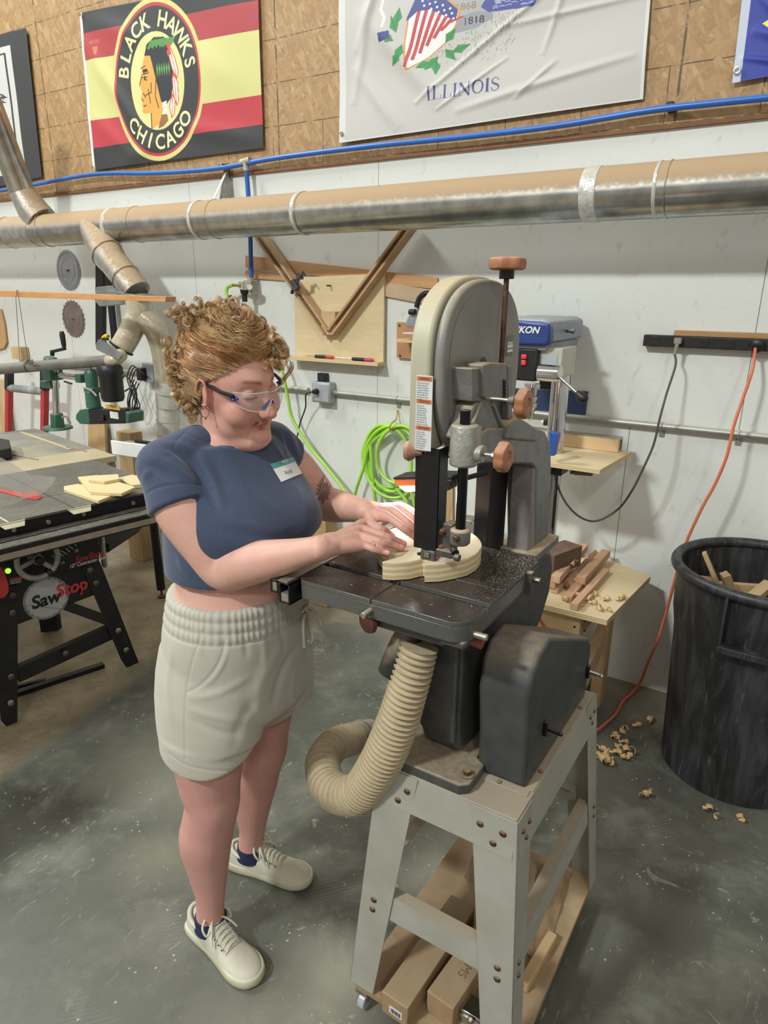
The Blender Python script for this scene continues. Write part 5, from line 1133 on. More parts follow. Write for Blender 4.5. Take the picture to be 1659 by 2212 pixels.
for i, (x, y, kd) in enumerate(allp):
    k = i % 6; o = protos[k] if not used[k] else protos[k].copy()
    if used[k]: COL.objects.link(o)
    used[k] = True
    z = {'b': ZW+.0003, 'f': .0003, 't': ZW+.08}[kd]; p = PZ(x, y, z); o.location = (p.x, p.y, z); o.rotation_euler = (0, 0, rs.uniform(0, 6)); s_ = rs.uniform(.7, 1.25)*(1.25 if kd == 'f' else 1); o.scale = (s_, s_, s_)
    UNI = {(1524, 1748): 'wood shaving on the floor in front of the bin, leftmost of the three', (1598, 1768): 'wood shaving on the floor in front of the bin, rightmost of the three', (1550, 1768): 'wood shaving on the floor in front of the bin, lying between two others', (1395, 1725): 'lone wood shaving on bare floor between saw stand and bin',
           (1246, 1216): 'wood shaving caught between the offcuts, middle of the three', (1262, 1205): 'wood shaving caught between the offcuts, farthest from the saw', (1236, 1222): 'wood shaving caught between the offcuts, nearest the dark block', (1340, 1300): 'wood shaving at the far right edge of the bench top, left of a pair', (1346, 1296): 'wood shaving at the far right edge of the bench top, right of a pair',
           (1312, 1322): 'wood shaving nearest the front right corner of the bench top', (1405, 1556): 'wood shaving on the floor closest to the wall, right of its neighbour', (1398, 1562): 'wood shaving on the floor close to the wall, left of its neighbour'}
    if (x, y) in UNI: tag(o, UNI[x, y], 'wood shaving', 'loose shavings')
    elif kd == 'f':
        far = x > 1500
        tag(o, 'curled wood shaving on the floor in front of the bin' if far else 'curled wood shaving in the litter on the floor by the saw stand', 'wood shaving', 'shavings on the floor by the bin' if far else 'shavings on the floor by the stand')
    else: tag(o, 'curled wood shaving caught between the offcuts' if kd == 't' else 'curled wood shaving on the bench top around the offcuts', 'wood shaving', 'shavings between the offcuts' if kd == 't' else 'shavings on the bench top')
# drill press
DP = thing('drill_press', (-.86, 2.55, ZBn), 'blue and grey benchtop drill press with a plywood table', 'drill press')
M_dpb = mat('rikon_blue', '#2f4480', '#2b3f78', 8, .35, .1, 0, None, ('#8d96ae', .4)); M_dpg = mat('press_grey', '#8e93a3', '#858a99', 8, .4, .15, 0, None, ('#b9b3a6', .6))
cxp, cyp = -.832, 2.56
mb = MB(); mb.cyl((cxp, cyp, ZBn+.02), (cxp, cyp, 1.42), .034, n=32); mb.build('column', M_chrome, DP)
mb = MB(); mb.bb(cxp-.12, cxp+.05, cyp-.06, cyp+.14, ZBn+.001, ZBn+.03); mb.build('base', M_dpg, DP, .005)
def PXq(px, py, Y): return PY(px, py, Y)
yf = 2.40
mb = MB(); mb.prism([PY(1090, 688, yf), PY(1186, 698, yf), PY(1188, 735, yf), PY(1180, 748, yf), PY(1090, 745, yf)], (0, .05, 0)); mb.build('nameplate_head', M_dpb, DP, .010, seg=3)
p0, p1, p2, p3 = PY(1187, 698, yf+.01), PX(1280, 692, 0.0), PY(1282, 735, 2.74), PY(1188, 742, yf+.01)
x_ = PY(1187, 715, yf).x; zt_, zb_ = PY(1187, 697, yf).z, PY(1187, 742, yf).z
mb = MB(); mb.prism([(x_-.24, yf+.012, zb_), (x_-.002, yf+.012, zb_), (x_-.002, yf+.012, zt_), (x_-.03, yf+.012, zt_+.012), (x_-.21, yf+.012, zt_+.012), (x_-.24, yf+.012, zt_)], (0, .385, 0)); mb.build('belt_housing', M_dpg, DP, .008, seg=3)
mb = MB(); mb.bb(x_-.225, x_-.014, yf+.02, yf+.36, zb_-.028, zb_-.001); mb.build('housing_skirt', M_dpg, DP, .004)
k_ = PY(1237, 718, yf+.19); mb = MB(); kk = Vector((x_, yf+.19, (zt_+zb_)/2)); mb.cyl(kk, kk+Vector((.022, 0, 0)), .006, n=12); mb.cyl(kk+Vector((.018, 0, 0)), kk+Vector((.030, 0, 0)), .009, n=14); mb.build('housing_knob', M_irond, DP)
tl = PY(1100, 711, yf-.002)
text_on('RIKON', 'brand_lettering', PY(1134, 713, yf-.001), (1, 0, 0), (0, 0, 1), .032, M_white, DP, shear=.25, bold=.03, squash=1.05)
mb = MB(); a, b = PY(1122, 752, yf+.01), PY(1156, 825, yf+.01); mb.bb(a.x-.03, b.x, yf+.012, yf+.12, b.z, a.z); mb.build('switch_box', M_blackp, DP, .006)
s_ = PY(1132, 776, yf+.008); mb = MB(); mb.box(s_+Vector((0, 0, .009)), (.020, .014, .016)); mb.box(s_-Vector((0, 0, .012)), (.018, .014, .018)); mb.build('red_switch', mat('switch_red', '#e0434b', '#d63b43', 9, .35), DP, .003)
mb = MB(); a, b = PY(1164, 750, yf+.03), PY(1208, 825, yf+.03); mb.bb(b.x-.105, b.x, yf+.04, yf+.20, b.z+.01, a.z); mb.build('quill_case', mat('press_cream', '#c3c0b0', '#b5b2a2', 8, .45), DP, .005)
ac = PY(1167, 750, yf+.038); mb = MB(); mb.box(PY(1186, 785, yf+.0385), (.058, .003, .062)); mb.build('instruction_plate', mat('plate_pale', '#b9bfc0', '#a9afb1', 20, .4), DP)
mb = MB(); h0 = PY(1190, 806, yf-.01); mb.cyl(h0+Vector((-.045, .0, 0)), h0+Vector((.035, -.0, 0)), .030, n=30); hb = mb.build('feed_hub', M_chrome, DP, .003)
mb = MB(); ha, hbp = PY(1209, 815, yf-.02), PY(1250, 852, yf-.04); mb.cyl(ha, hbp, .006, n=14); mb.build('feed_lever', M_chrome, DP)
mb = MB(); mb.lathe([(.006, -.012), (.012, -.006), (.017, .01), (.0185, .024), (.012, .036), (.003, .040)], hbp, (hbp-ha), 20); mb.build('lever_knob', M_blackp, DP)
mb = MB(); mb.lathe([(.05, .0), (.055, .012), (.055, .13), (.045, .15)], (x_-.05, yf+.27, zb_-.195), (0, 0, 1), 28); mb.bb(x_-.095, x_-.015, yf+.20, yf+.33, zb_-.19, zb_-.03); mb.build('motor', M_blackp, DP, .005)
ch = PY(1147, 850, yf+.06); c0 = Vector((ch.x, yf+.07, 0))
mb = MB(); mb.lathe([(.030, 0), (.030, -.012), (.022, -.014), (.020, -.045), (.024, -.047), (.024, -.058), (.021, -.060), (.021, -.068), (.025, -.070), (.025, -.085), (.020, -.090), (.012, -.115), (.011, -.13), (.004, -.14)][::-1], (c0.x, c0.y, PY(1147, 828, yf+.07).z), (0, 0, 1), 28); mb.build('chuck', M_chrome, DP)
mb = MB(); mb.bb(cxp-.05, cxp+.05, cyp-.05, cyp+.05, .98, 1.05); mb.cyl((cxp, cyp-.05, 1.02), (cxp, yf+.03, 1.03), .03, n=16); mb.build('table_bracket', M_black, DP, .004)
q0, q1 = PY(1240, 1020, 2.44), PY(1280, 1023, 2.44)
mb = MB(); mb.cyl(q0, q1, .010, n=16); mb.beam(q0+Vector((-.008, 0, .035)), q0+Vector((-.008, 0, -.008)), .012, .012, (0, 1, 0)); mb.build('crank', mat('crank_grey', '#5c5b56', '#4a4945'), DP, .002)
mb = MB(); mb.prism([PY(1186, 932, 2.37), PY(1206, 938, 2.37), PY(1200, 968, 2.37), PY(1197, 985, 2.37), PY(1186, 985, 2.37)], (0, .03, 0)); mb.build('blue_fence_clamp', mat('clamp_blue', '#2f59ab', '#294f9b', 8, .35), DP, .002)
DT = thing('drill_table', (-.70, 2.55, 1.06), 'plywood auxiliary table with a raised fence on the drill press', 'table')
mb = MB(); mb.prism([(-1.02, 2.377, 1.044), (-.603, 2.377, 1.044), (-.579, 2.745, 1.044), (-1.02, 2.745, 1.044)], (0, 0, .016)); mb.build('table_board', layered('dp_ply', '#ddc69d', '#b89b6c', .0032), DT, .0006)
f0, f1 = PZ(1352, 972, 1.061), PZ(1195, 955, 1.061)
f0 = Vector((-.622, 2.700, 1.061)); f1 = Vector((-1.0, 2.700, 1.061))
mb = MB(); mb.beam(f0+Vector((0, 0, .025)), f1+Vector((0, 0, .025)), .028, .050); mb.build('fence_board', wood('fence_wood', '#dcbd95', '#cdab80', (4, 24, 24)), DT, .001)
mb = MB(); mb.beam(f0+Vector((.004, .012, .053)), f1+Vector((0, .012, .053)), .045, .006); mb.beam(f0+Vector((.004, .030, .028)), f1+Vector((0, .030, .028)), .006, .050); mb.build('fence_rail', M_rail, DT)
SBk = thing('stop_block', PY(1196, 912, 2.62), 'small black stop clamped on the fence behind the drill chuck', 'stop')
c = PY(1194, 914, 2.66); mb = MB(); mb.box(c, (.07, .03, .022)); mb.cyl(c+Vector((.0, 0, .01)), c+Vector((.0, 0, .035)), .013, n=14); mb.box(c+Vector((.003, 0, .05)), (.012, .012, .035)); mb.build('body', M_blackp, SBk, .002)
mb = MB(); mb.cyl(c+Vector((-.045, 0, 0)), c+Vector((.045, 0, 0)), .009, n=12); mb.build('clip', M_white, SBk)
BPn = thing('navy_board', PY(1240, 870, YW-.02), 'dark blue rectangular sheet on the wall behind the drill press', 'panel')
mb = MB(); mb.prism([PY(1090, 838, YW-.012), PY(1270, 846, YW-.012), PY(1264, 897, YW-.012), PY(1090, 890, YW-.012)], (0, .008, 0)); mb.build('sheet', mat('navy_sheet', '#2b3a60', '#26345a', 9, .5), BPn)
# small things behind the saw column
FB = thing('jig_fender', PY(1000, 1150, 2.45), 'rounded grey metal tool body standing on the bench behind the guide post', 'tool')
mb = MB(); mb.prism([PY(978, 1180, 2.42), PY(978, 1130, 2.42), PY(988, 1120, 2.42), PY(1018, 1124, 2.42), PY(1029, 1136, 2.42), PY(1031, 1180, 2.42)], (0, .07, 0)); mb.build('body', mat('warm_grey', '#8f897e', '#7e786e', 10, .45, .2), FB, .006)
mb = MB(); p = PY(1018, 1129, 2.418); mb.cyl(p, p+Vector((0, -.003, 0)), .003, n=8); mb.build('rivet', M_irond, FB)
SH = thing('screw_clamp', PY(1041, 1150, 2.4), 'upright black-handled screw clamp on the bench between guide post and guard', 'clamp')
mb = MB(); mb.lathe([(.010, 0), (.017, .006), (.019, .05), (.021, .075), (.014, .083)], PY(1041, 1148, 2.4), (0, 0, 1), 18); mb.build('handle', M_blackp, SH)
mb = MB(); mb.cyl(PY(1041, 1152, 2.4)-Vector((0, 0, .03)), PY(1041, 1148, 2.4), .006, n=10); mb.ell(PY(1036, 1154, 2.39), (.02, .012, .012)); mb.build('screw', M_irond, SH)
for i, (a, b, lab) in enumerate((((985, 1200), (1078, 1150), 'brown plank lying on the bench behind the workpiece'), ((1000, 1210), (1095, 1172), 'darker brown plank beside it, nearer the band saw column'))):
    stick(P6(a[0], a[1], ZW+.03), P6(b[0], b[1], ZW+.03), .05, .028, ZW, M_w[2], lab, 'plank')
UP_ = thing('upright_board', PY(970, 1120, 2.3), 'narrow pale board standing upright behind the work light', 'board')
mb = MB(); mb.prism([PY(963, 1050, 2.44), PY(978, 1050, 2.44), PY(978, 1152, 2.44), PY(963, 1152, 2.44)], (0, .02, 0)); mb.build('board', M_2x4z, UP_)
CR = thing('wooden_crate', (-2.12, 2.55, 0), 'tall open wooden box standing on the floor behind her waist', 'crate')
M_cr = wood('crate_wood', '#c3a076', '#ab885f', (5, 5, 24), .7); pc_ = PY(703, 1120, 2.70)
mb = MB(); hx, zt2 = pc_.x, pc_.z
mb.bb(hx-.36, hx, 2.70, 2.80, .002, .02)
for x0, x1, y0, y1 in ((hx-.36, hx, 2.70, 2.712), (hx-.36, hx, 2.788, 2.80), (hx-.36, hx-.342, 2.712, 2.788), (hx-.018, hx, 2.712, 2.788)): mb.bb(x0, x1, y0, y1, .02, zt2)
mb.build('box', M_cr, CR, .001)
# cord behind the lower body, black cap and red cord
mb = MB(); mb.tube(catmull([PY(1130, 1312, 1.60), PY(1150, 1316, 1.64), PY(1162, 1330, 1.67), PY(1172, 1345, 1.70), PY(1182, 1362, 1.72), PY(1185, 1400, 1.72), Vector((-.62, 1.74, .40)), Vector((-.62, 1.74, .01))], 6), .006, 10); mb.build('power_lead', M_orc, BS)

# --- rubbish bin
BC = Vector((-.040, 2.480, 0)); RBt, RB0, ZR = .272, .238, .78
TB = thing('rubbish_bin', BC, 'tall black plastic bin with a thick rolled rim, full of scrap wood', 'bin')
M_bin = None
s = NT('bin_black'); v = s.coord()
n = s.noise(s.coord((14, 14, 2.5)), 1, 5, .65, 1.2); n2 = s.noise(s.coord((60, 60, 8), (0, .5, 0)), 1, 3)
c_ = s.mix(s.ramp(n, [(.42, 0), (.72, 1)]), srgb('#232325'), srgb('#47474a')); c_ = s.mix(s.math('MULTIPLY', s.ramp(n2, [(.62, 0), (.75, 1)]), .45), c_, srgb('#7a7976'))
s.set(s.b.inputs['Base Color'], c_); s.b.inputs['Roughness'].default_value = .45; s.bump(n2, .12, .003); M_bin = s.m
def rib(a, z): 
    k = math.cos(a*9); return 1-.020*max(0, min(1, (k-.1)*3))*max(0, min(1, (ZR-.33-z)*9))*max(0, min(1, (z-.03)*20))
def prof_r(z): return RB0+(RBt-RB0)*z/ZR+(.010 if z > ZR-.26 else 0)*min(1, (z-ZR+.26)*12 if z > ZR-.26 else 0)
NB = 144; zs_ = [0, .004, .03, .08, .15, .25, .35, .42, .46, .50, .53, .56, .60, .66, .72, .755]
rings = []
for z in zs_: rings.append([BC+Vector((prof_r(z)*rib(a, z)*math.cos(a), prof_r(z)*rib(a, z)*math.sin(a), z+.001)) for a in [2*math.pi*i/NB for i in range(NB)]])
inner = [[BC+Vector(((prof_r(z)-.006)*math.cos(a), (prof_r(z)-.006)*math.sin(a), z+.001)) for a in [2*math.pi*i/NB for i in range(NB)]] for z in (.755, .6, .3, .02)]
mb = MB(); mb.faces(rings+inner); mb.build('shell', M_bin, TB, sharp=50)
mb = MB(); rp = [BC+Vector(((RBt+.012)*math.cos(a), (RBt+.012)*math.sin(a), ZR-.012)) for a in [2*math.pi*i/96 for i in range(96)]]
mb.tube(rp, .0185, 14, close=True); mb.build('rim', M_bin, TB)
am = math.atan2(-1, .06)
for aa in (-1.60, 1.54):
    d = Vector((math.cos(aa), math.sin(aa), 0)); t = Vector((-math.sin(aa), math.cos(aa), 0)); rr_ = prof_r(.6)
    for sgn in (-1, 1):
        mb = MB(); o0 = BC+d*(rr_-.012)+t*sgn*.075; mb.prism([o0+Vector((0, 0, .745)), o0+d*.038+Vector((0, 0, .765)), o0+d*.038+Vector((0, 0, .600)), o0+Vector((0, 0, .585))], t*.008*sgn); mb.build('handle_web', M_bin, TB, .002)
    mb = MB(); o0 = BC+d*(rr_-.008)+Vector((0, 0, .598)); mb.beam(o0+d*.024-t*.082, o0+d*.024+t*.082, .045, .006); mb.beam(o0+d*.045-t*.082-Vector((0, 0, .008)), o0+d*.045+t*.082-Vector((0, 0, .008)), .006, .022); mb.build('handle', M_bin, TB, .002)
SCR = [((1521, 1195), (1558, 1285), .030, .018, M_pineY, 'pale grooved strip sticking up out of the bin', .74, .56),
       ((1570, 1238), (1590, 1300), .050, .022, M_2x4, 'short thick block leaning up in the bin behind the front rim', .71, .55)]
def scrap(a, b, w, h, m, label, name='scrap_wood'):
    a, b = Vector(a), Vector(b); d = b-a; mb = MB(); mb.box((0, 0, 0), (w, h, d.length)); o = mb.build(name, m, None, .001)
    o.location = (a+b)/2; o.rotation_mode = 'QUATERNION'; o.rotation_quaternion = d.to_track_quat('Z', 'Y'); return tag(o, label, 'scrap wood')
scrap(PZ(1521, 1193, .76), PZ(1562, 1290, .60), .026, .014, M_pineZ, 'pale grooved strip sticking up out of the bin')
scrap(PZ(1566, 1240, .72), PZ(1592, 1320, .58), .042, .026, M_2x4z, 'short thick block leaning up in the bin behind the front rim')
scrap(PZ(1500, 1262, .64), PZ(1690, 1275, .64), .022, .030, M_pineZ, 'long pale strip lying level across the bin')
scrap(PZ(1515, 1250, .66), PZ(1545, 1254, .655), .030, .014, M_pineZ, 'short pale end lying against the left inside wall of the bin')
scrap(PZ(1625, 1292, .66), PZ(1662, 1262, .665), .040, .025, M_pineZ, 'angled pale block near the front rim of the bin')
scrap(PZ(1600, 1285, .62), PZ(1660, 1275, .62), .040, .020, M_pineZ, 'greenish-shaded pale offcut under the angled block in the bin')
mb = MB(); rs = random.Random(3)
for k in range(26):
    a = rs.uniform(0, 6.28); r_ = rs.uniform(0, .17); mb.box(BC+Vector((r_*math.cos(a), r_*math.sin(a), .56+rs.uniform(-.02, .02))), (rs.uniform(.02, .05), rs.uniform(.1, .2), .02), Euler((rs.uniform(-.3, .3), rs.uniform(-.3, .3), rs.uniform(0, 3))).to_matrix())
o = mb.build('scrap_heap', M_pineY, None, .001); tag(o, 'jumbled heap of pale wood scraps filling the bin', 'wood scraps', None, 'stuff')

# ------------------------------------------------------------------ table saw (turned ten degrees)
TO = Vector((-2.302, 1.335, 0)); TU = Vector((.18, .984, 0)).normalized(); TV = Vector((TU.y, -TU.x, 0))
def TS(u, v, z): return TO+TU*u+TV*v+Vector((0, 0, z))
def PF(px, py, v): d = ray(px, py); p0 = TO+TV*v; t = ((p0-CPOS).dot(TV))/d.dot(TV); return CPOS+d*t
TSW = thing('table_saw', TS(0, -.35, 0), 'black contractor table saw with a wide outfeed table on splayed legs', 'table saw')
RT_ = Matrix((TU, TV, Vector((0, 0, 1)))).transposed()
def tbox(mb, u0, u1, v0, v1, z0, z1): mb.box(TS((u0+u1)/2, (v0+v1)/2, (z0+z1)/2), (u1-u0, v1-v0, z1-z0), RT_)
M_ci = mat('saw_table_iron', '#5d5f60', '#474a4c', 5, .28, .45, 0, None, ('#b7ab90', .30))
M_out = None
s = NT('outfeed_top'); v = s.coord(); nn_ = s.noise(v, 3.5, 6, .6); 
sx = s.n('SeparateXYZ'); s.t.links.new(v, sx.inputs[0])
dist = s.math('ADD', s.math('ADD', s.math('MULTIPLY', sx.outputs[0], .984), s.math('MULTIPLY', sx.outputs[1], -.18)), s.math('MULTIPLY', s.math('SUBTRACT', nn_, .5), .06))
near = s.n('MapRange', i_Value=dist, i_1=-.60, i_2=-.57, i_3=0.0, i_4=1.0).outputs[0]
cc = s.mix(s.ramp(nn_, [(.3, 0), (.7, 1)]), srgb('#c4b594'), srgb('#ab9d80')); cg = s.mix(s.ramp(nn_, [(.35, 0), (.65, 1)]), srgb('#77787a'), srgb('#a39a83'))
s.set(s.b.inputs['Base Color'], s.mix(near, cg, cc)); s.b.inputs['Roughness'].default_value = .5; M_out = s.m
z1 = .87
mb = MB(); tbox(mb, -1.3, .10, -.70, -.001, z1-.035, z1); tbox(mb, .102, .50, -.70, -.001, z1-.035, z1); mb.build('iron_top', M_ci, TSW, .0015)
mb = MB(); tbox(mb, -1.3, .62, -1.70, -.702, z1-.03, z1-.001); mb.build('outfeed_table', M_out, TSW, .0015)
mb = MB(); tbox(mb, .098, .104, -.70, 0, z1-.006, z1+.0006); mb.build('mitre_slot', M_black, TSW)
mb = MB(); tbox(mb, -.135, -.128, -.70, 0, z1-.006, z1+.0006); mb.build('mitre_slot', mat('slot_dusty', '#cfc79f'), TSW)
mb = MB(); tbox(mb, -1.3, .50, .001, .006, z1-.055, z1-.004); tbox(mb, -1.3, .50, .006, .045, z1-.058, z1-.052); fr_ = mb.build('front_angle', M_black, TSW, .001)
for u in (.0, .13, .33, -.12, .42): mb = MB(); mb.cyl(TS(u, .006, z1-.03), TS(u, .011, z1-.03), .008, n=14); mb.build('angle_bolt', M_steel, fr_)
M_tube = mat('rail_tube', '#2a2a2b', '#1e1e1f', 30, .28, .2, 0, None, ('#a39b8c', .45))
mb = MB(); tbox(mb, -1.4, .50, .035, .098, z1-.108, z1-.056); tr_ = mb.build('rail_tube', M_tube, TSW, .006, seg=3)
mb = MB(); tbox(mb, -1.4, .50, .0985, .0995, z1-.100, z1-.078); mb.build('scale_stripe', mat('stripe_tan', '#9b8f80', '#8c8172', 20, .6), tr_)
mb = MB(); mb.prism([TS(.075, .001, z1-.001), TS(.165, .001, z1-.001), TS(.155, .020, z1-.018), TS(.09, .020, z1-.018)], (0, 0, -.002)); mb.build('rail_notch', mat('notch_pale', '#cfc9a8'), TSW); mb = MB(); mb.prism([TS(-.165, .001, z1-.001), TS(-.075, .001, z1-.001), TS(-.085, .020, z1-.018), TS(-.15, .020, z1-.018)], (0, 0, -.002)); mb.build('rail_notch', mat('notch_pale', '#cfc9a8'), TSW)
# red throat plate, clear guard
mb = MB(); mb.prism([PZ(x, y, z1+.0008) for x, y in ((-60, 1058), (0, 1062), (50, 1076), (80, 1080), (92, 1074), (80, 1066), (30, 1063), (-60, 1045))], (0, 0, .002)); mb.build('throat_plate', mat('saw_stop_red', '#d2463f', '#c53f39', 9, .4), TSW)
M_clear = mat('clear_guard', '#e8e8e8', '#dcdcdc', 9, .08, 0, .3, 20, None, (1, 1, 1), .5, 0, .42)
mb = MB()
def gp_(x, y, u): return PZ(x, y, z1)+Vector((0, 0, u))
A = [PF(-40, 985, -.25), PF(0, 1005, -.25), PF(40, 1030, -.25), PF(98, 1035, -.25), PF(90, 1052, -.25), PF(62, 1076, -.25), PF(50, 1080, -.25), PF(20, 1055, -.25), PF(-40, 1045, -.25)]
mb.prism(A, TU*.045); mb.build('clear_guard', M_clear, TSW, .006, seg=3)
# cabinet
M_cab = mat('cabinet_black', '#242425', '#1b1b1c', 12, .42, .1, .05, 90, ('#8c8372', .25))
vf = -.10
def pfpoly(pix, v): return [PF(a, b, v) for a, b in pix]
mb = MB(); mb.prism(pfpoly([(-80, 1190), (213, 1120), (215, 1216), (-80, 1290)], vf), -TV*.42); mb.build('cabinet', M_cab, TSW, .004)
mb = MB(); mb.prism(pfpoly([(-80, 1275), (200, 1218), (232, 1275), (41, 1349), (-80, 1390)], vf-.02), -TV*.38); mb.build('cabinet_skirt', M_cab, TSW, .004)
mb = MB(); mb.prism(pfpoly([(215, 1125), (330, 1095), (300, 1150), (232, 1195), (215, 1180)], vf-.25), -TV*.02); mb.build('motor_plate', M_irond, TSW, .002)
def ledge_leg(pix, lab='leg'):
    mb = MB(); mb.prism(pfpoly(pix, vf-.012), -TV*.005); mb.build(lab, M_cab, TSW, .001)
ledge_leg([(178, 1226), (214, 1214), (298, 1432), (274, 1443), (262, 1425)]); ledge_leg([(-20, 1280), (39, 1262), (38, 1560), (14, 1570), (2, 1556)])
mb = MB(); mb.prism([PF(214, 1214, vf-.012), PF(298, 1432, vf-.012), PF(298, 1432, vf-.012)-TV*.06, PF(214, 1214, vf-.012)-TV*.07], TU*.004); mb.build('leg_flange', M_cab, TSW)
rl = [PZ(86, 1365, .0), PZ(125, 1360, .0)]
mb = MB(); mb.prism([PZ(88, 1367, .005), PZ(125, 1362, .005), PZ(120, 1362, .005)+Vector((.03, 0, .45)), PZ(84, 1367, .005)+Vector((.03, 0, .45))], (-.01, .03, 0)); mb.build('leg', M_cab, TSW, .001)
mb = MB(); a = PF(36, 1460, vf-.03); b = PF(250, 1362, vf-.03); mb.beam(a, b, .005, .065); mb.beam(a+Vector((0, 0, .033))-TV*.012, b+Vector((0, 0, .033))-TV*.012, .024, .004); mb.build('brace', M_cab, TSW, .001)
mb = MB(); a = PF(232, 1340, vf-.04); b = PZ(120, 1300, .35); mb.beam(a, b, .005, .05); mb.build('brace', M_cab, TSW, .001)
for x, y in ((194, 1232), (207, 1260), (255, 1362), (272, 1404), (27, 1286), (27, 1324), (24, 1462), (23, 1518), (142, 1412)):
    p = PF(x, y, vf-.008); mb = MB(); mb.lathe([(.013, 0), (.012, .005), (.006, .009)], p, TV, 14); mb.build('bolt', M_steel if (x, y) in ((255, 1362), (272, 1404), (23, 1518)) else M_irond, TSW)
# handwheels
def wheel(c, ax, R, lab, m):
    ax = Vector(ax).normalized(); mb = MB(); mb.torus(c, R*.88, R*.13, ax, 40, 10); 
    u_ = ax.orthogonal().normalized(); w_ = ax.cross(u_)
    for k in range(3):
        a = 2*math.pi*k/3+.5; mb.beam(c-ax*.01, c+u_*R*.85*math.cos(a)+w_*R*.85*math.sin(a), R*.2, .012, ax)
    mb.cyl(c-ax*.05, c+ax*.012, R*.24, n=20); o = mb.build('handwheel', m, TSW, .001)
    mb = MB(); k = c+u_*R*.85*math.cos(.3)+w_*R*.85*math.sin(.3); mb.cyl(c+ax*.012, c+ax*.03, R*.2, n=16); mb.build(lab, M_blackp, o, .002)
M_whl = mat('wheel_grey', '#a5a49e', '#8f8e88', 12, .45, .3)
wheel(PF(81, 1208, vf+.055), TV, .083, 'wheel_knob', M_whl)
wheel(PF(222, 1184, vf-.10), (TU*.85+TV*.4), .083, 'wheel_knob', M_whl)
mb = MB(); p = PF(105, 1236, vf+.05); mb.ell(p, (.022, .016, .018)); mb.build('lock_knob', M_blackp, TSW)
pc = lambda x, y, e=.0015: PF(x, y, vf+e)
zup = Vector((0, 0, 1))
text_on('SawStop', 'brand_lettering', pc(193, 1202), TU, zup, .036, mat('logo_red', '#c8433f', '#bd3b38', 5, .5), TSW, shear=.25, bold=.02, squash=.95)
text_on('10" Contractor Saw', 'model_lettering', pc(189, 1214), TU, zup, .022, M_white, TSW, shear=.25, bold=.02, squash=.82)
for k in range(9):
    t = k/8; a = pc(122+58*t, 1208-44*t-8*math.sin(math.pi*t)*0+6*math.sin(math.pi*t)); b = pc(122+58*t-9+(-3 if k % 2 else 0), 1208-44*t+6*math.sin(math.pi*t)-8)
    mb = MB(); mb.beam(a, b, .0022, .0014, TV); mb.build('scale_mark', M_white, TSW)
for t, p_ in (('45', (192, 1160)), ('30', (165, 1190)), ('15', (135, 1216))): text_on(t, 'scale_number', pc(*p_), TU, zup, .016, M_white, TSW)
mb = MB(); c = pc(17, 1233); mb.cyl(c, c+TV*.004, .010, n=16); mb.build('green_lamp', mat('lamp_green', '#7fe03a', '#7fe03a', 5, .3, 0, 0, None, None, (1, 1, 1), .5, 2.5), TSW)
mb = MB(); mb.box(pc(22, 1204), (.030, .02, .010), RT_); mb.build('yellow_switch', mat('switch_yellow', '#cda63c'), TSW); mb = MB(); mb.box(pc(20, 1198), (.034, .018, .024), RT_); mb.build('switch_hood', mat('hood_brown', '#4a3a20'), TSW)
mb = MB(); mb.prism(pfpoly([(-40, 1220), (0, 1222), (8, 1236), (17, 1262), (17, 1278), (8, 1290), (-40, 1295)], vf+.05), TV*.012); mb.build('stop_paddle', mat('paddle_red', '#c43a3c', '#b93336', 9, .4), TSW, .004)
for k in range(4): mb = MB(); mb.beam(pc(21, 1251+3.6*k), pc(46, 1246+3.6*k), .0025 if k else .006, .001, TV); mb.build('label_line', mat('logo_red', '#c8433f') if k == 0 else M_white, TSW)
# big logo: toothed disc with the name across it
lc = PF(100, 1292, vf-.018); R = .088; pts = []
for k in range(22):
    a = 2*math.pi*k/22
    for da, r in ((0, R), (.15, R), (.25, R*.86), (.9, R*.88)): t = a-da*2*math.pi/22; pts.append(lc+TU*(r*math.cos(t))+zup*(r*math.sin(t)))
mb = MB(); mb.prism(pts, TV*.001); ld = mb.build('logo_disc', mat('logo_silver', '#c4c5c6', '#aeb0b1', 9, .35, .3), TSW)
text_on('Saw', 'logo_lettering', lc+TV*.0015+TU*-.004+zup*-.006, TU, zup, .072, M_blackp, ld, shear=.15, bold=.03, squash=.95)
text_on('Stop', 'logo_lettering', lc+TV*.0015+TU*.100+zup*.012, TU, zup, .072, mat('logo_red', '#c8433f'), ld, shear=.15, bold=.03, squash=.95)
# things on the saw table
def on_top(px, py, dz=0): return PZ(px, py, z1+dz)
PK = [([(138, 1050), (168, 1045), (262, 1062), (212, 1082), (138, 1057)], .012, 0, 'bottom plywood square of the little stack on the saw table'),
      ([(168, 1030), (210, 1026), (292, 1052), (262, 1066), (195, 1062)], .012, .013, 'middle plywood square of the little stack on the saw table'),
      ([(190, 1028), (255, 1024), (258, 1034), (225, 1040), (191, 1036)], .012, .026, 'thin curved plywood scrap on top of the little stack'),
      ([(255, 1032), (285, 1025), (310, 1030), (310, 1045), (285, 1048)], .016, 0, 'plywood scrap behind the little stack, next to her sleeve')]
for pix, h, dz, lab in PK:
    P_ = [on_top(a, b, dz+h+.001) for a, b in pix]; c = sum(P_, Vector())/len(P_); c.z = z1+dz+.001
    mb = MB(); mb.prism([(p.x-c.x, p.y-c.y, 0) for p in P_], (0, 0, h)); o = mb.build('plywood_piece', layered('small_ply', '#e3cf9f', '#c4ad7a', .003), None, .0008); o.location = c; tag(o, lab, 'plywood')
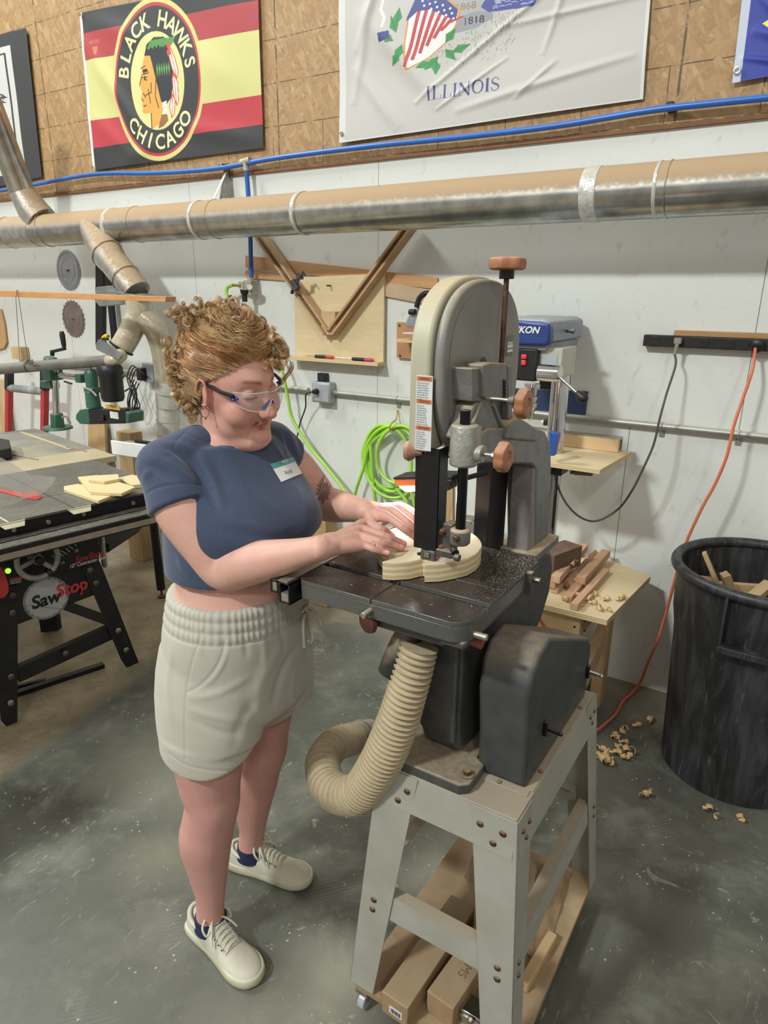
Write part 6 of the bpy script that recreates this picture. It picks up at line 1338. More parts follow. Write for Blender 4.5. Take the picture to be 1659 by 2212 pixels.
for pa, pb, wd, lab in (((45, 933), (152, 970), .016, 'thin pale strip of wood lying across the outfeed table'), ((142, 966), (186, 975), .008, 'thin brown splinter continuing from the pale strip'), ((12, 979), (82, 993), .007, 'long brown splinter on the outfeed table beside the black tray')):
    a, b = on_top(*pa, .001), on_top(*pb, .001); mb = MB(); mb.beam(a, b, wd, .003); o = mb.build('wood_strip', M_pine if wd > .01 else M_w[2], None); tag(o, lab, 'wood strip')
BT_ = thing('black_tray', on_top(5, 965), 'black plastic tray at the left edge of the outfeed table', 'tray')
mb = MB(); mb.prism([on_top(x, y, .055) for x, y in ((-50, 944), (0, 946), (20, 950), (24, 968), (0, 972), (-50, 975))], (0, 0, -.05)); mb.build('tray', M_blackp, BT_, .004)
FN = thing('rip_fence', on_top(285, 980), 'white-faced rip fence lying on the saw table behind her shoulder', 'fence')
a, b = on_top(244, 981), on_top(345, 996); 
mb = MB(); mb.beam(a+Vector((0, 0, .036)), b+Vector((0, 0, .036)), .012, .070); mb.build('white_face', M_white, FN, .003)
mb = MB(); mb.beam(a+Vector((.03, .045, .033)), b+Vector((.03, .045, .033)), .07, .055); mb.build('tube', M_irond, FN, .003)
mb = MB(); mb.beam(a+Vector((.10, .065, .068)), b+Vector((.10, .065, .068)), .018, .012); mb.build('handle', M_blackp, FN, .002)
# black support leg, wooden leg of the outfeed table
EL = thing('support_leg', PZ(350, 1292, 0), 'round black adjustable leg under the right end of the saw table', 'leg')
mb = MB(); t_ = PZ(350, 1290, 0); mb.cyl(t_+Vector((0, 0, .05)), t_+Vector((-.02, 0, .832)), .024, n=18); mb.build('tube', M_black, EL)
mb = MB(); mb.cyl(t_+Vector((0, 0, .01)), t_+Vector((0, 0, .05)), .006, n=10); mb.cyl(t_+Vector((0, 0, .001)), t_+Vector((0, 0, .012)), .022, n=18); mb.build('foot', M_rust, EL)
t_ = PZ(308, 1205, 0); mb = MB(); mb.box(t_+Vector((0, 0, .416)), (.13, .09, .83)); mb.build('wooden_leg', M_2x4z, TSW, .003)
FB_ = thing('floor_bar', PZ(130, 1460, 0), 'long flat black bar lying on the floor under the table saw', 'bar')
mb = MB(); mb.beam(PZ(30, 1500, .012), PZ(224, 1436, .012), .03, .02); mb.build('bar', M_black, FB_, .001)
o = MB(); o.beam(PZ(36, 1484, .012), PZ(100, 1470, .012), .02, .02); o = o.build('floor_bar', M_black, None, .002); tag(o, 'short black bar on the floor beside the long one under the table saw', 'bar')
# power feeder
YF = 2.30
PFd = thing('power_feeder', on_top(125, 925), 'green and black motorised power feeder bolted to the saw table', 'power feeder')
M_gr = mat('feeder_green', '#3f6b58', '#375f4e', 10, .35, .1, 0, None, ('#8fa392', .4))
gq = lambda x, y, d=0: PY(x, y, YF+d)
mb = MB(); ft_ = on_top(125, 926, .001); mb.cyl(ft_, ft_+Vector((0, 0, .014)), .085, .08, 28); mb.build('foot', M_gr, PFd, .002)
mb = MB(); mb.cyl(gq(125, 925), gq(122, 893), .040, .036, 8); mb.build('socket', M_gr, PFd, .003)
mb = MB(); mb.cyl(gq(122, 893), gq(118, 790), .019, n=24); mb.build('post', M_chrome, PFd)
mb = MB(); mb.box(gq(113, 806), (.085, .08, .075)); mb.box(gq(108, 830), (.10, .06, .04)); mb.cyl(gq(109, 772), gq(109, 800), .036, n=20); mb.build('head', M_gr, PFd, .006)
mb = MB(); mb.cyl(gq(128, 810, .0), gq(172, 816), .017, n=22); mb.build('arm', M_chrome, PFd)
mb = MB(); mb.box(gq(176, 817), (.05, .05, .045)); mb.lathe([(.032, -.04), (.034, .0), (.034, .04), (.024, .06)], gq(198, 822), (0, 0, 1), 24); mb.cyl(gq(198, 845), gq(203, 880), .036, .040, 22); mb.box(gq(200, 842), (.075, .06, .03)); mb.build('knuckle', M_gr, PFd, .004)
mb = MB(); mb.cyl(gq(195, 806), gq(196, 795), .010, .006, 12); mb.build('grease_nipple', M_chrome, PFd)
mb = MB(); mb.lathe([(.052, 0), (.060, .02), (.060, .13), (.066, .14), (.066, .175), (.055, .19)], gq(245, 866), (0, 0, 1), 30); mb.build('motor', M_blackp, PFd, .002)
mb = MB(); a, b = gq(190, 885), gq(272, 916); mb.prism([gq(190, 887), gq(270, 884), gq(270, 915), gq(194, 917)], (0, .10, 0)); bx = mb.build('gearbox', M_blackp, PFd, .005)
mb = MB(); mb.prism([gq(164, 895), gq(172, 885), gq(190, 883), gq(194, 917), gq(172, 916), gq(163, 905)], (0, .10, 0)); mb.build('roller_cover', M_gr, PFd, .005); mb = MB(); mb.prism([gq(270, 888), gq(278, 893), gq(278, 914), gq(270, 915)], (0, .10, 0)); mb.build('roller_cover', M_gr, PFd, .005)
mb = MB(); mb.box(gq(244, 880, -.002), (.115, .004, .022)); mb.build('yellow_plate', mat('plate_yellow', '#d9a93a', '#c8962c', 30, .4), bx)
mb = MB(); mb.box(gq(247, 897, -.002), (.068, .004, .036)); mb.build('white_label', M_white, bx)
mb = MB(); mb.box(gq(221, 903, -.006), (.035, .014, .030)); mb.build('drain_boss', M_blackp, bx, .004)
mb = MB(); mb.cyl(gq(113, 768), gq(113, 757), .012, n=12); mb.beam(gq(111, 760), gq(141, 753), .014, .016); mb.lathe([(.009, 0), (.013, .02), (.015, .07), (.010, .09)], gq(139, 752), (-.05, 0, 1), 14); mb.build('crank', M_blackp, PFd, .002)
for P_, r_ in (([(134, 901), (143, 900), (152, 915)], .006), ([(183, 838), (198, 845), (208, 855)], .006), ([(139, 824), (155, 829)], .005)):
    mb = MB(); mb.tube(catmull([gq(x, y, -.06) for x, y in P_], 5), r_, 8); mb.build('lock_lever', M_steel if r_ > .005 else M_blackp, PFd)
mb = MB(); mb.tube(catmull([gq(x, y, -.02) for x, y in ((262, 820), (272, 812), (290, 835), (295, 860), (288, 885), (278, 875), (284, 840), (270, 845))], 6), .0045, 8); mb.build('cord', M_blackp, PFd)
# roller stand with red legs
YR = 2.66
RS = thing('roller_stand', PY(60, 930, YR), 'red-legged roller stand with black uprights behind the table saw', 'stand')
rq = lambda x, y: PY(x, y, YR)
M_redl = mat('stand_red', '#b8343b', '#aa2d34', 9, .4)
for xx in (20, 97):
    mb = MB(); a = rq(xx, 842); a2 = rq(xx-1, 925); a2 = a+(a2-a)*(a.z/(a.z-a2.z)); mb.beam(a2, a, .04, .04, (0, 1, 0)); mb.build('leg', M_redl, RS, .004)
    mb = MB(); mb.beam(a, rq(xx, 795), .046, .046, (0, 1, 0)); mb.build('upright', M_blackp, RS, .004)
mb = MB(); mb.cyl(rq(22, 838), rq(95, 846), .026, n=20); mb.build('roller', mat('roller_grey', '#6d6e70', '#a9abad', 2, .4, .2, 0, None, None, (6, .1, .1)), RS, .003)
# ------------------------------------------------------------------ the person
PE = thing('person', (-1.12, 1.06, 0), 'red-haired person in a navy cropped top and pale shorts, guiding wood with both hands', 'person')
def V3(*a): return Vector(a)
def limb(mb, knots, n=22, per=5, wide=None):
    """knots: (point, radius); closed round tube that tapers"""
    P_ = catmull([k[0] for k in knots], per); R_ = catmull([V3(k[1], 0, 0) for k in knots], per)
    mb.tube(P_, [max(q.x, .001) for q in R_], n)
    mb.ell(knots[0][0], (knots[0][1],)*3, n=n, m=12); mb.ell(knots[-1][0], (knots[-1][1],)*3, n=n, m=12)
def ring(c, a, b, hd, n=56, sq=2.0, front=0, fn=None):
    """ellipse: a sideways, b front-back, hd heading in degrees"""
    h = math.radians(hd); f = V3(math.cos(h), math.sin(h), 0); s_ = V3(-math.sin(h), math.cos(h), 0); out = []
    for i in range(n):
        t = 2*math.pi*i/n; ct, st = math.cos(t), math.sin(t)
        x = abs(ct)**(2/sq)*(1 if ct > 0 else -1)*b*(1+front*(ct > 0)); y = abs(st)**(2/sq)*(1 if st > 0 else -1)*a
        if fn:
            k_ = fn(ct, st, c[2]); x += k_[0]; y += k_[1]
        out.append(Vector(c)+f*x+s_*y)
    return out
def torso(mb, rows, per=3, fn=None):
    K = []
    for i in range(len(rows)-1):
        a, b, c, d = rows[max(i-1, 0)], rows[i], rows[i+1], rows[min(i+2, len(rows)-1)]
        for k in range(per):
            t = k/per; K.append([.5*((2*q)+(r-p)*t+(2*p-5*q+4*r-s_)*t*t+(3*q-p-3*r+s_)*t**3) for p, q, r, s_ in zip(a, b, c, d)])
    K.append(list(rows[-1])); mb.faces([ring((x, y, z), a, b, hd, sq=2.15, fn=fn) for x, y, z, a, b, hd in K])
def union(mb, voxel, smooth=4, fac=.5):
    bmesh.ops.recalc_face_normals(mb.bm, faces=mb.bm.faces[:]); me = bpy.data.meshes.new('tmp'); mb.bm.to_mesh(me); mb.bm.free(); o = bpy.data.objects.new('tmp', me); COL.objects.link(o)
    r = o.modifiers.new('r', 'REMESH'); r.mode = 'VOXEL'; r.voxel_size = voxel; r.use_smooth_shade = True
    s_ = o.modifiers.new('s', 'SMOOTH'); s_.iterations = smooth; s_.factor = fac
    bpy.context.view_layer.update(); me2 = bpy.data.meshes.new_from_object(o.evaluated_get(bpy.context.evaluated_depsgraph_get()))
    bpy.data.objects.remove(o); bpy.data.meshes.remove(me)
    co = np.empty(len(me2.vertices)*3); me2.vertices.foreach_get('co', co); co = co.reshape(-1, 3)
    no = np.empty(len(me2.vertices)*3); me2.vertices.foreach_get('normal', no); return me2, co, no.reshape(-1, 3)
def finish(me, co, name, m, parent, colors=None, label=None):
    off = np.array(PE.location); me.vertices.foreach_set('co', (co-off).ravel()); me.update()
    me.polygons.foreach_set('use_smooth', np.ones(len(me.polygons), bool)); me.materials.clear(); me.materials.append(m)
    if colors is not None:
        ca = me.color_attributes.new('tint', 'FLOAT_COLOR', 'POINT'); ca.data.foreach_set('color', np.concatenate([colors, np.ones((len(co), 1))], 1).ravel())
    me.name = name; o = bpy.data.objects.new(name, me); COL.objects.link(o); o.parent = parent
    if label: o['label'] = label
    return o
# ---- joints
sR, sL = V3(-1.150, .945, 1.285), V3(-1.090, 1.220, 1.292)
eR = PZ(484, 1232, 1.085); wR = PZ(692, 1184, 1.168)
eL = PZ(700, 1088, 1.12); wL = PZ(790, 1104, 1.185)
hipR, hipL = V3(-1.10, .960, .82), V3(-1.10, 1.155, .82)
kR, kL = V3(-1.095, .942, .45), V3(-1.130, 1.163, .45)
aR, aL = V3(-1.115, .926, .10), V3(-1.190, 1.161, .10)
HD_P, HD_C = 4, -12
# ---- head frame
HC_ = V3(-1.069, 1.082, 1.458)
hh = math.radians(-2); pt = math.radians(-15); rl = math.radians(8.4)
hf = V3(math.cos(hh)*math.cos(pt), math.sin(hh)*math.cos(pt), math.sin(pt)); hl = V3(-math.sin(hh), math.cos(hh), 0)
hu = hf.cross(hl); hl, hu = hl*math.cos(rl)+hu*math.sin(rl), hu*math.cos(rl)-hl*math.sin(rl)
HM = Matrix((hl, hf, hu)).transposed()          # local x = her left, y = forward, z = up
HS = 1.0
def hp_(x, y, z): return HC_+HM@(V3(x, y, z)*HS)
b = MB()
# torso and limbs
torso(b, [(-1.085, 1.06, .80, .175, .150, 4), (-1.080, 1.06, .90, .175, .150, 4), (-1.072, 1.055, .97, .158, .140, 4), (-1.070, 1.06, 1.03, .145, .125, 0), (-1.078, 1.07, 1.10, .148, .122, -4), (-1.088, 1.08, 1.18, .152, .122, -8),
          (-1.10, 1.085, 1.25, .150, .105, -12), (-1.108, 1.09, 1.295, .130, .082, -14), (-1.112, 1.09, 1.325, .090, .066, -14), (-1.110, 1.09, 1.35, .060, .058, -10)])
limb(b, [(V3(-1.122, 1.09, 1.29), .060), (V3(-1.108, 1.09, 1.34), .059), (hp_(0, -.02, -.07), .060), (hp_(0, -.01, -.02), .060)])
limb(b, [(lerp(sL, sR, .55)+V3(-.008, 0, .040), .046), (lerp(sL, sR, .75)+V3(-.006, 0, .014), .046), (sR, .046)], per=4); limb(b, [(lerp(sR, sL, .55)+V3(-.008, 0, .040), .046), (lerp(sR, sL, .75)+V3(-.006, 0, .014), .045), (sL, .045)], per=4)
limb(b, [(sR, .050), (lerp(sR, eR, .15)+V3(-.003, -.002, 0), .055), (lerp(sR, eR, .38)+V3(-.006, -.004, 0), .065), (lerp(sR, eR, .72)+V3(-.004, 0, .0), .059), (eR+V3(-.004, 0, .002), .047), (lerp(eR, wR, .22)+V3(0, 0, .004), .049), (lerp(eR, wR, .55), .040), (lerp(eR, wR, .85), .029), (wR, .0265)])
limb(b, [(sL, .047), (lerp(sL, eL, .4), .055), (lerp(sL, eL, .8), .050), (eL, .044), (lerp(eL, wL, .25), .044), (lerp(eL, wL, .6), .035), (lerp(eL, wL, .9), .028), (wL, .0265)])
for hip, k, a, s_ in ((hipR, kR, aR, -1), (hipL, kL, aL, 1)):
    limb(b, [(hip, .088), (lerp(hip, k, .5), .090), (lerp(hip, k, .85), .076), (k+V3(.006, 0, 0), .067), (lerp(k, a, .18)+V3(-.006, 0, 0), .066), (lerp(k, a, .36)+V3(-.014, s_*.003, 0), .0665), (lerp(k, a, .62)+V3(-.008, 0, 0), .052), (lerp(k, a, .85), .0385), (a, .0365), (a+V3(0, 0, -.04), .040)], n=26)
    b.ell(k+V3(.026, 0, .008), (.042, .043, .050))
# hands
def finger(kn, r0, r1):
    kn = [Vector(k) for k in kn]; n_ = len(kn)
    P_ = []; R_ = []
    for i, k in enumerate(kn): P_.append(k); R_.append(r0+(r1-r0)*i/(n_-1))
    R_[1] *= 1.0; limb(b, list(zip(P_, R_)), n=14, per=4)
FT = {}
zt_ = 1.1405
def hand(side, W0, mc, pip, dip, tip, rad, zs4):
    pts = []
    for i in range(4):
        m_ = PZ(*mc[i], zs4[0][i]); p_ = PZ(*pip[i], zs4[1][i]); d_ = PZ(*dip[i], zs4[2][i]); t_ = PZ(*tip[i], zs4[3][i])
        finger([lerp(m_, W0, .25), m_, p_, d_, t_], rad[i]*1.12, rad[i]*.78); pts.append((m_, p_, d_, t_)); FT[side, i] = (d_, t_)
        limb(b, [(lerp(W0, m_, .12), .016), (lerp(W0, m_, .55)+V3(0, 0, -.002), .0145), (m_+V3(0, 0, -.003), .0115)], n=14)
    for i in range(3): limb(b, [(lerp(W0, lerp(pts[i][0], pts[i+1][0], .5), .25), .016), (lerp(W0, lerp(pts[i][0], pts[i+1][0], .5), .9)+V3(0, 0, -.005), .0115)], n=12)
    return pts
hR = hand('R', wR, [(783, 1176), (776, 1157), (780, 1142), (787, 1128)], [(806, 1186), (820, 1170), (828, 1158), (822, 1141)], [(824, 1191), (846, 1177), (853, 1167), (836, 1149)], [(838, 1195), (868, 1184), (872, 1175), (847, 1157)],
          [.0082, .0092, .0095, .0090], ([1.163, 1.172, 1.177, 1.175], [1.158, 1.169, 1.171, 1.168], [1.151, 1.158, 1.159, 1.157], [1.1475, 1.1485, 1.1485, 1.148]))
hL = hand('L', wL, [(838, 1116), (851, 1105), (862, 1098), (866, 1092)], [(869, 1139), (882, 1129), (893, 1118), (895, 1106)], [(887, 1153), (899, 1145), (911, 1133), (912, 1118)], [(901, 1163), (914, 1158), (925, 1146), (925, 1128)],
          [.0096, .0096, .0092, .0082], ([1.188, 1.190, 1.186, 1.178], [1.176, 1.178, 1.174, 1.166], [1.160, 1.162, 1.159, 1.154], [1.1485, 1.149, 1.148, 1.147]))
for W0, H_ in ((wR, hR), (wL, hL)):
    cpm = (H_[0][0]+H_[1][0]+H_[2][0]+H_[3][0])/4
    for k_ in (-1, 0, 1):
        sdv = (H_[3][0]-H_[0][0]).normalized()*(.013*k_); limb(b, [(lerp(W0, cpm, -.02)+sdv*.5, .0205), (lerp(W0, cpm, .2)+sdv, .0195), (lerp(W0, cpm, .5)+sdv*1.2+V3(0, 0, -.006), .0165)], n=16)
# thumbs leave the side of the palm near its base
tR0 = lerp(wR, hR[3][0], .30)+V3(-.004, .012, -.004)
finger([lerp(wR, hR[3][0], .15), tR0, tR0+V3(.022, .034, -.006), tR0+V3(.048, .046, -.015)], .0155, .0088)
tL0 = lerp(wL, hL[0][0], .32)+V3(.0, -.010, -.006)
finger([lerp(wL, hL[0][0], .12), tL0, tL0+V3(.026, -.024, -.012), tL0+V3(.052, -.030, -.024)], .0165, .0088)
# head
hb = MB(); nU, nV = 96, 72; G = lambda x, z, cx, cz, sx, sz: math.exp(-((x-cx)/sx)**2-((z-cz)/sz)**2)
rings_ = []
for j in range(1, nV):
    ph = math.pi*j/nV; r_ = []
    for i in range(nU):
        th = 2*math.pi*i/nU; x = math.sin(ph)*math.cos(th); y = math.sin(ph)*math.sin(th); z = -math.cos(ph)
        X, Y_, Z = x*.074, y*.094, z*.114
        if Z < 0:
            t = -Z/.114
            X *= 1-.02*t**2 if Y_ < .03 else 1-.03*t
            if Y_ > 0: Y_ *= 1-.02*t
        if Y_ < 0 and Z < -.03: Y_ *= 1-.35*min(1, (-Z-.03)/.06)
        if Y_ > .02:
            f = min(1, (Y_-.02)/.04); ax = abs(X)
            Y_ += f*(-.010*G(ax, Z, .031, .014, .020, .016)+.006*G(ax, Z, .026, .040, .030, .012)+.005*G(ax, Z, .045, -.025, .022, .025)
                     +.004*G(ax, Z, 0, -.055, .030, .018)-.004*G(ax, Z, 0, -.078, .020, .008)+.006*G(ax, Z, 0, -.096, .022, .016)+.003*G(ax, Z, 0, .05, .04, .03))
        r_.append(hp_(X, Y_, Z))
    rings_.append(r_)
b.faces(rings_)
E3 = lambda c, r: b.ell(hp_(*c), r, HM, 20, 14)
for s_ in (-1, 1):
    E3((s_*.0305, .0735, .012), (.0150, .0150, .0125)); E3((s_*.042, .055, -.034), (.032, .033, .034)); E3((s_*.012, .1000, -.0305), (.0095, .0115, .0085)); E3((s_*.028, .030, -.070), (.041, .046, .044))
    # ear: dished disc with a rim
    ec = (s_*.077, -.004, -.004); ER = HM@Matrix.Rotation(math.radians(-18*s_), 3, 'Z')@Matrix.Rotation(math.radians(14), 3, 'X')
    b.ell(hp_(s_*.0745, -.006, -.004), (.007, .015, .026), ER, 16, 12)
    pts = [hp_(s_*(.083+.003*math.sin(t)), -.010+.0165*math.cos(t)+.003*math.sin(t), -.002+.030*math.sin(t)) for t in [math.pi*(-.55+1.6*k/16) for k in range(17)]]
    b.tube(pts, .0034, 8); b.ell(hp_(s_*.080, -.001, -.028), (.005, .0065, .0075), HM, 12, 8)
nose = [(hp_(0, .084, .026), .0075), (hp_(0, .094, .006), .0080), (hp_(0, .106, -.015), .0095), (hp_(0, .1125, -.026), .0118)]
limb(b, nose, n=16); E3((0, .102, -.034), (.006, .010, .006)); E3((0, .090, -.012), (.017, .012, .022))
for z_, y_, r_, wd in ((-.0525, .0925, .0042, .021), (-.0600, .0910, .0050, .018)):
    pts = [hp_(x, y_-8.0*x*x-.0, z_+(-.0012 if abs(x) < .004 and z_ > -.055 else 0)+-14*x*x*(abs(x)/.02)) for x in [wd*(k/8-1) for k in range(17)]]
    b.tube(pts, [max(.0012, r_*(1-(abs(k-8)/8)**2.4)) for k in range(17)], 10)
E3((0, .078, -.093), (.027, .021, .019)); E3((0, .046, -.106), (.056, .050, .030)); E3((0, .005, -.095), (.060, .050, .045)); E3((0, .020, -.122), (.052, .050, .030))
me, co, no = union(b, .0024, 6, .5)
def relax(me, co, mask, its):
    E_ = np.empty(len(me.edges)*2, np.int64); me.edges.foreach_get('vertices', E_); E_ = E_.reshape(-1, 2); n_ = len(co)
    deg = np.bincount(E_.ravel(), minlength=n_)[:, None]
    for _ in range(its):
        acc = np.stack([np.bincount(E_[:, 0], co[E_[:, 1], k], n_)+np.bincount(E_[:, 1], co[E_[:, 0], k], n_) for k in range(3)], 1)/deg
        co = co+(acc-co)*(mask*.6)[:, None]
    return co
far_ = 1-np.exp(-(np.maximum(0, .17-np.linalg.norm(co-np.array(HC_), axis=1))/.02)**2)*0
mk = ((co[:, 2] < 1.30) & (np.linalg.norm(co-np.array(wR+V3(.09, .07, 0)), axis=1) > .125) & (np.linalg.norm(co-np.array(wL+V3(.06, .0, 0)), axis=1) > .125)).astype(float)
co = relax(me, co, mk, 22)
Lh = (co-np.array(HC_))@np.array([list(hl), list(hf), list(hu)]).T
ear_ = np.exp(-((np.abs(Lh[:, 0])-.080)/.012)**2-((Lh[:, 1]+.005)/.026)**2-((Lh[:, 2]+.003)/.036)**4)
jaw_ = np.clip((np.abs(Lh[:, 0])-.026)/.012, 0, 1)*np.clip((.088-Lh[:, 1])/.015, 0, 1)*np.clip((-.005-Lh[:, 2])/.02, 0, 1)*(Lh[:, 2] > -.20)*(np.linalg.norm(Lh, axis=1) < .19)*np.clip(1-1.4*ear_, 0, 1)
co = relax(me, co, jaw_, 60)
me.vertices.foreach_set('co', co.ravel()); me.update(); no = np.empty(len(me.vertices)*3); me.vertices.foreach_get('normal', no); no = no.reshape(-1, 3)
# intrinsic skin colouring
L_ = (co-np.array(HC_))@np.array([list(hl), list(hf), list(hu)]).T/HS       # head-local coordinates
base = np.array(srgb('#d3a494')[:3]); N_ = len(co); col = np.tile(base, (N_, 1))
def vn(scale, seed=0):
    out = np.zeros(N_)
    rng_ = np.random.RandomState(seed)
    for k in range(7):
        d = rng_.normal(size=3); d /= np.linalg.norm(d); out += np.sin(co@d*scale*(1+.35*k)+rng_.uniform(0, 6))
    return out/7
def mixc(mask, c): 
    global col
    m_ = np.clip(mask, 0, 1)[:, None]; col = col*(1-m_)+np.array(srgb(c)[:3])*m_
legs = (co[:, 2] < .62).astype(float); mixc(legs*.55, '#c08a84')
mixc(np.exp(-((L_[:, 2]-0)/.16)**6)*(np.linalg.norm(L_, axis=1) < .17)*.35, '#cf9284')
x, y, z = L_.T; ax = np.abs(x); fr = (y > .04)
def sm(v, a, b_): t = np.clip((v-a)/(b_-a), 0, 1); return t*t*(3-2*t)
mixc(fr*np.exp(-((ax-.045)/.025)**2-((z+.02)/.022)**2)*.45, '#c97f74')
mixc(fr*(y > .09)*np.exp(-(x/.016)**2-((z+.026)/.014)**2)*.4, '#cc8478')
zl = z+.0565+14*ax*ax*(ax/.02); lm = (y > .070)*sm(.0235-ax, 0, .004)*sm(.0082*(1-(ax/.0245)**2)-np.abs(zl), 0, .002); mixc(lm*.85, '#b06668')
mixc((y > .070)*sm(.026-ax, 0, .004)*np.exp(-((zl-.0002)/.0011)**2)*.8, '#6d3a3a')
br = fr*np.exp(-((z-(.0375+.012*(1-((ax-.032)/.02)**2)*.35))/.0042)**2)*sm(ax, .010, .016)*sm(.052-ax, 0, .012); mixc(br*.9, '#7d503a')
mixc(fr*np.exp(-((z-(.0065-.10*(ax-.0305)**2*8))/.0021)**2)*sm(.015-np.abs(ax-.0305), 0, .004)*1.0, '#35201a')
mixc(fr*np.exp(-((z-.020)/.0022)**2)*sm(.015-np.abs(ax-.0305), 0, .004)*.55, '#8a5444')
mixc((y > .085)*np.exp(-((ax-.0075)/.0035)**2-((z+.0385)/.0028)**2)*.8, '#5e3029')
mixc((ax > .068)*(np.abs(z) < .04)*(np.abs(y) < .03)*.4, '#cf7f70')
# reddened fingers, knuckles, nails
for (sd, i), (d_, t_) in FT.items():
    dd = np.linalg.norm(co-np.array(t_), axis=1); mixc(np.exp(-(dd/.020)**2)*.55, '#e0897f')
    dr = (t_-d_).normalized(); nl = t_+dr*.0015+V3(0, 0, .0055); q_ = co-np.array(nl); al = q_@np.array(dr); lat = np.linalg.norm(q_-np.outer(al, np.array(dr)), axis=1)
    nm = (np.abs(al) < .0062)*(lat < .0056)*(no[:, 2] > .45); mixc(nm*.75, '#eec3b8'); mixc(nm*(al > .0045)*.8, '#f3e6dc')
for H_5 in (hR, hL):
    for m_, p_, d_, t_ in H_5:
        for q_, w2 in ((p_, .5), (d_, .35)): 
            dr = np.array((t_-m_).normalized()); a_ = (co-np.array(q_)); al = a_@dr; lat = np.linalg.norm(a_-np.outer(al, dr), axis=1)
            mixc((lat < .012)*(no[:, 2] > .3)*(np.exp(-(al/.0009)**2)+np.exp(-((al-.003)/.0009)**2))*w2, '#b0766a')
    for m_, *_ in H_5: mixc(np.exp(-(np.linalg.norm(co-np.array(m_), axis=1)/.012)**2)*.35, '#d98c80')
# tattoo: dark feathered head of an animal on the left arm above the elbow
from mathutils.bvhtree import BVHTree
fv_ = [list(p.vertices) for p in me.polygons]; tc = BVHTree.FromPolygons([tuple(c) for c in co], fv_).ray_cast(CPOS, ray(700, 1060))[0]; tcn = np.array(tc); q_ = co-tcn; pv = np.array(list(RT)); pu = np.array(list(UP)); tx = q_@pv; ty = q_@pu; near = (np.linalg.norm(q_, axis=1) < .065)
body_ = ((tx/.017)**2+((ty+.004)/.026)**2 < 1+.25*np.sin(np.arctan2(ty, tx)*11)) | ((np.abs(tx+.004-.35*(ty-.03)) < .0045*(1-(ty-.018)/.03)) & (ty > .012) & (ty < .046))
armm = near & (q_@np.array(FW) < .03)
mixc(armm*body_*(.62+.33*np.sin(tx*900+ty*400+6*np.sin(ty*180))), '#33323a')
fk = np.random.RandomState(5).rand(N_); mixc((fk > .985)*(co[:, 2] > .9)*.30, '#b57862')
s = NT('skin'); at = s.n('Attribute', attribute_name='tint'); mot = s.noise(s.coord(), 28, 5, .6); s.set(s.b.inputs['Base Color'], s.mix(s.math('MULTIPLY', s.ramp(mot, [(.4, 0), (.7, 1)]), .35), at.outputs['Color'], s.mix(1.0, at.outputs['Color'], (.88, .72, .70, 1), 'MULTIPLY'))); s.b.inputs['Roughness'].default_value = .5
s.b.inputs['Subsurface Weight'].default_value = .12; s.b.inputs['Subsurface Radius'].default_value = (.010, .004, .002); s.b.inputs['Subsurface Scale'].default_value = 1.0
s.b.inputs['Specular IOR Level'].default_value = .35
s.bump(s.noise(s.coord(), 420, 3), .10, .0015); M_skin = s.m
body = finish(me, co, 'body', M_skin, PE, col)

# ---- shirt
b = MB()
def bust(ct, st, z):
    if ct <= 0: return (0, 0)
    h = math.exp(-((z-1.160)/(.085 if z > 1.160 else .050))**2); lob = 1-.10*math.exp(-(st/.25)**2)
    return (.066*h*ct**.9*lob, .016*h*st*min(1, ct*2))
torso(b, [(-1.076, 1.058, 1.048, .166, .143, 0), (-1.076, 1.062, 1.075, .167, .143, -3), (-1.080, 1.068, 1.105, .168, .142, -5), (-1.084, 1.076, 1.145, .169, .141, -8), (-1.089, 1.080, 1.185, .168, .136, -10), (-1.095, 1.083, 1.225, .165, .125, -11),
          (-1.104, 1.086, 1.265, .158, .108, -13), (-1.110, 1.088, 1.295, .146, .094, -14), (-1.114, 1.09, 1.318, .128, .084, -14), (-1.116, 1.09, 1.332, .112, .078, -14)], 4, bust)
hc = math.radians(HD_C); fC = V3(math.cos(hc), math.sin(hc), 0); sC = V3(-math.sin(hc), math.cos(hc), 0); cc_ = V3(-1.09, 1.08, 0)
def sleeve(S, E, t_end, r0, r1, dv):
    d = (E-S).normalized(); limb_ = [(S+V3(0, 0, .004), r0), (lerp(S, E, t_end*.5), (r0+r1)/2+.002), (lerp(S, E, t_end)+dv, r1)]
    P_ = catmull([k[0] for k in limb_], 5); R_ = catmull([V3(k[1], 0, 0) for k in limb_], 5); b.tube(P_, [q.x for q in R_], 32); b.ell(limb_[0][0], (r0*.97,)*3, n=24, m=16)
sleeve(sR, eR, .36, .061, .076, V3(-.004, -.006, -.002)); sleeve(sL, eL, .20, .058, .062, V3(-.003, .004, 0))
limb(b, [(lerp(sL, sR, .70)+V3(-.008, 0, .028), .056), (sR+V3(-.003, 0, .004), .061)], per=4); limb(b, [(lerp(sR, sL, .70)+V3(-.008, 0, .028), .056), (sL+V3(-.003, 0, .004), .058)], per=4)
me, co, no = union(b, .0032, 26, .5)
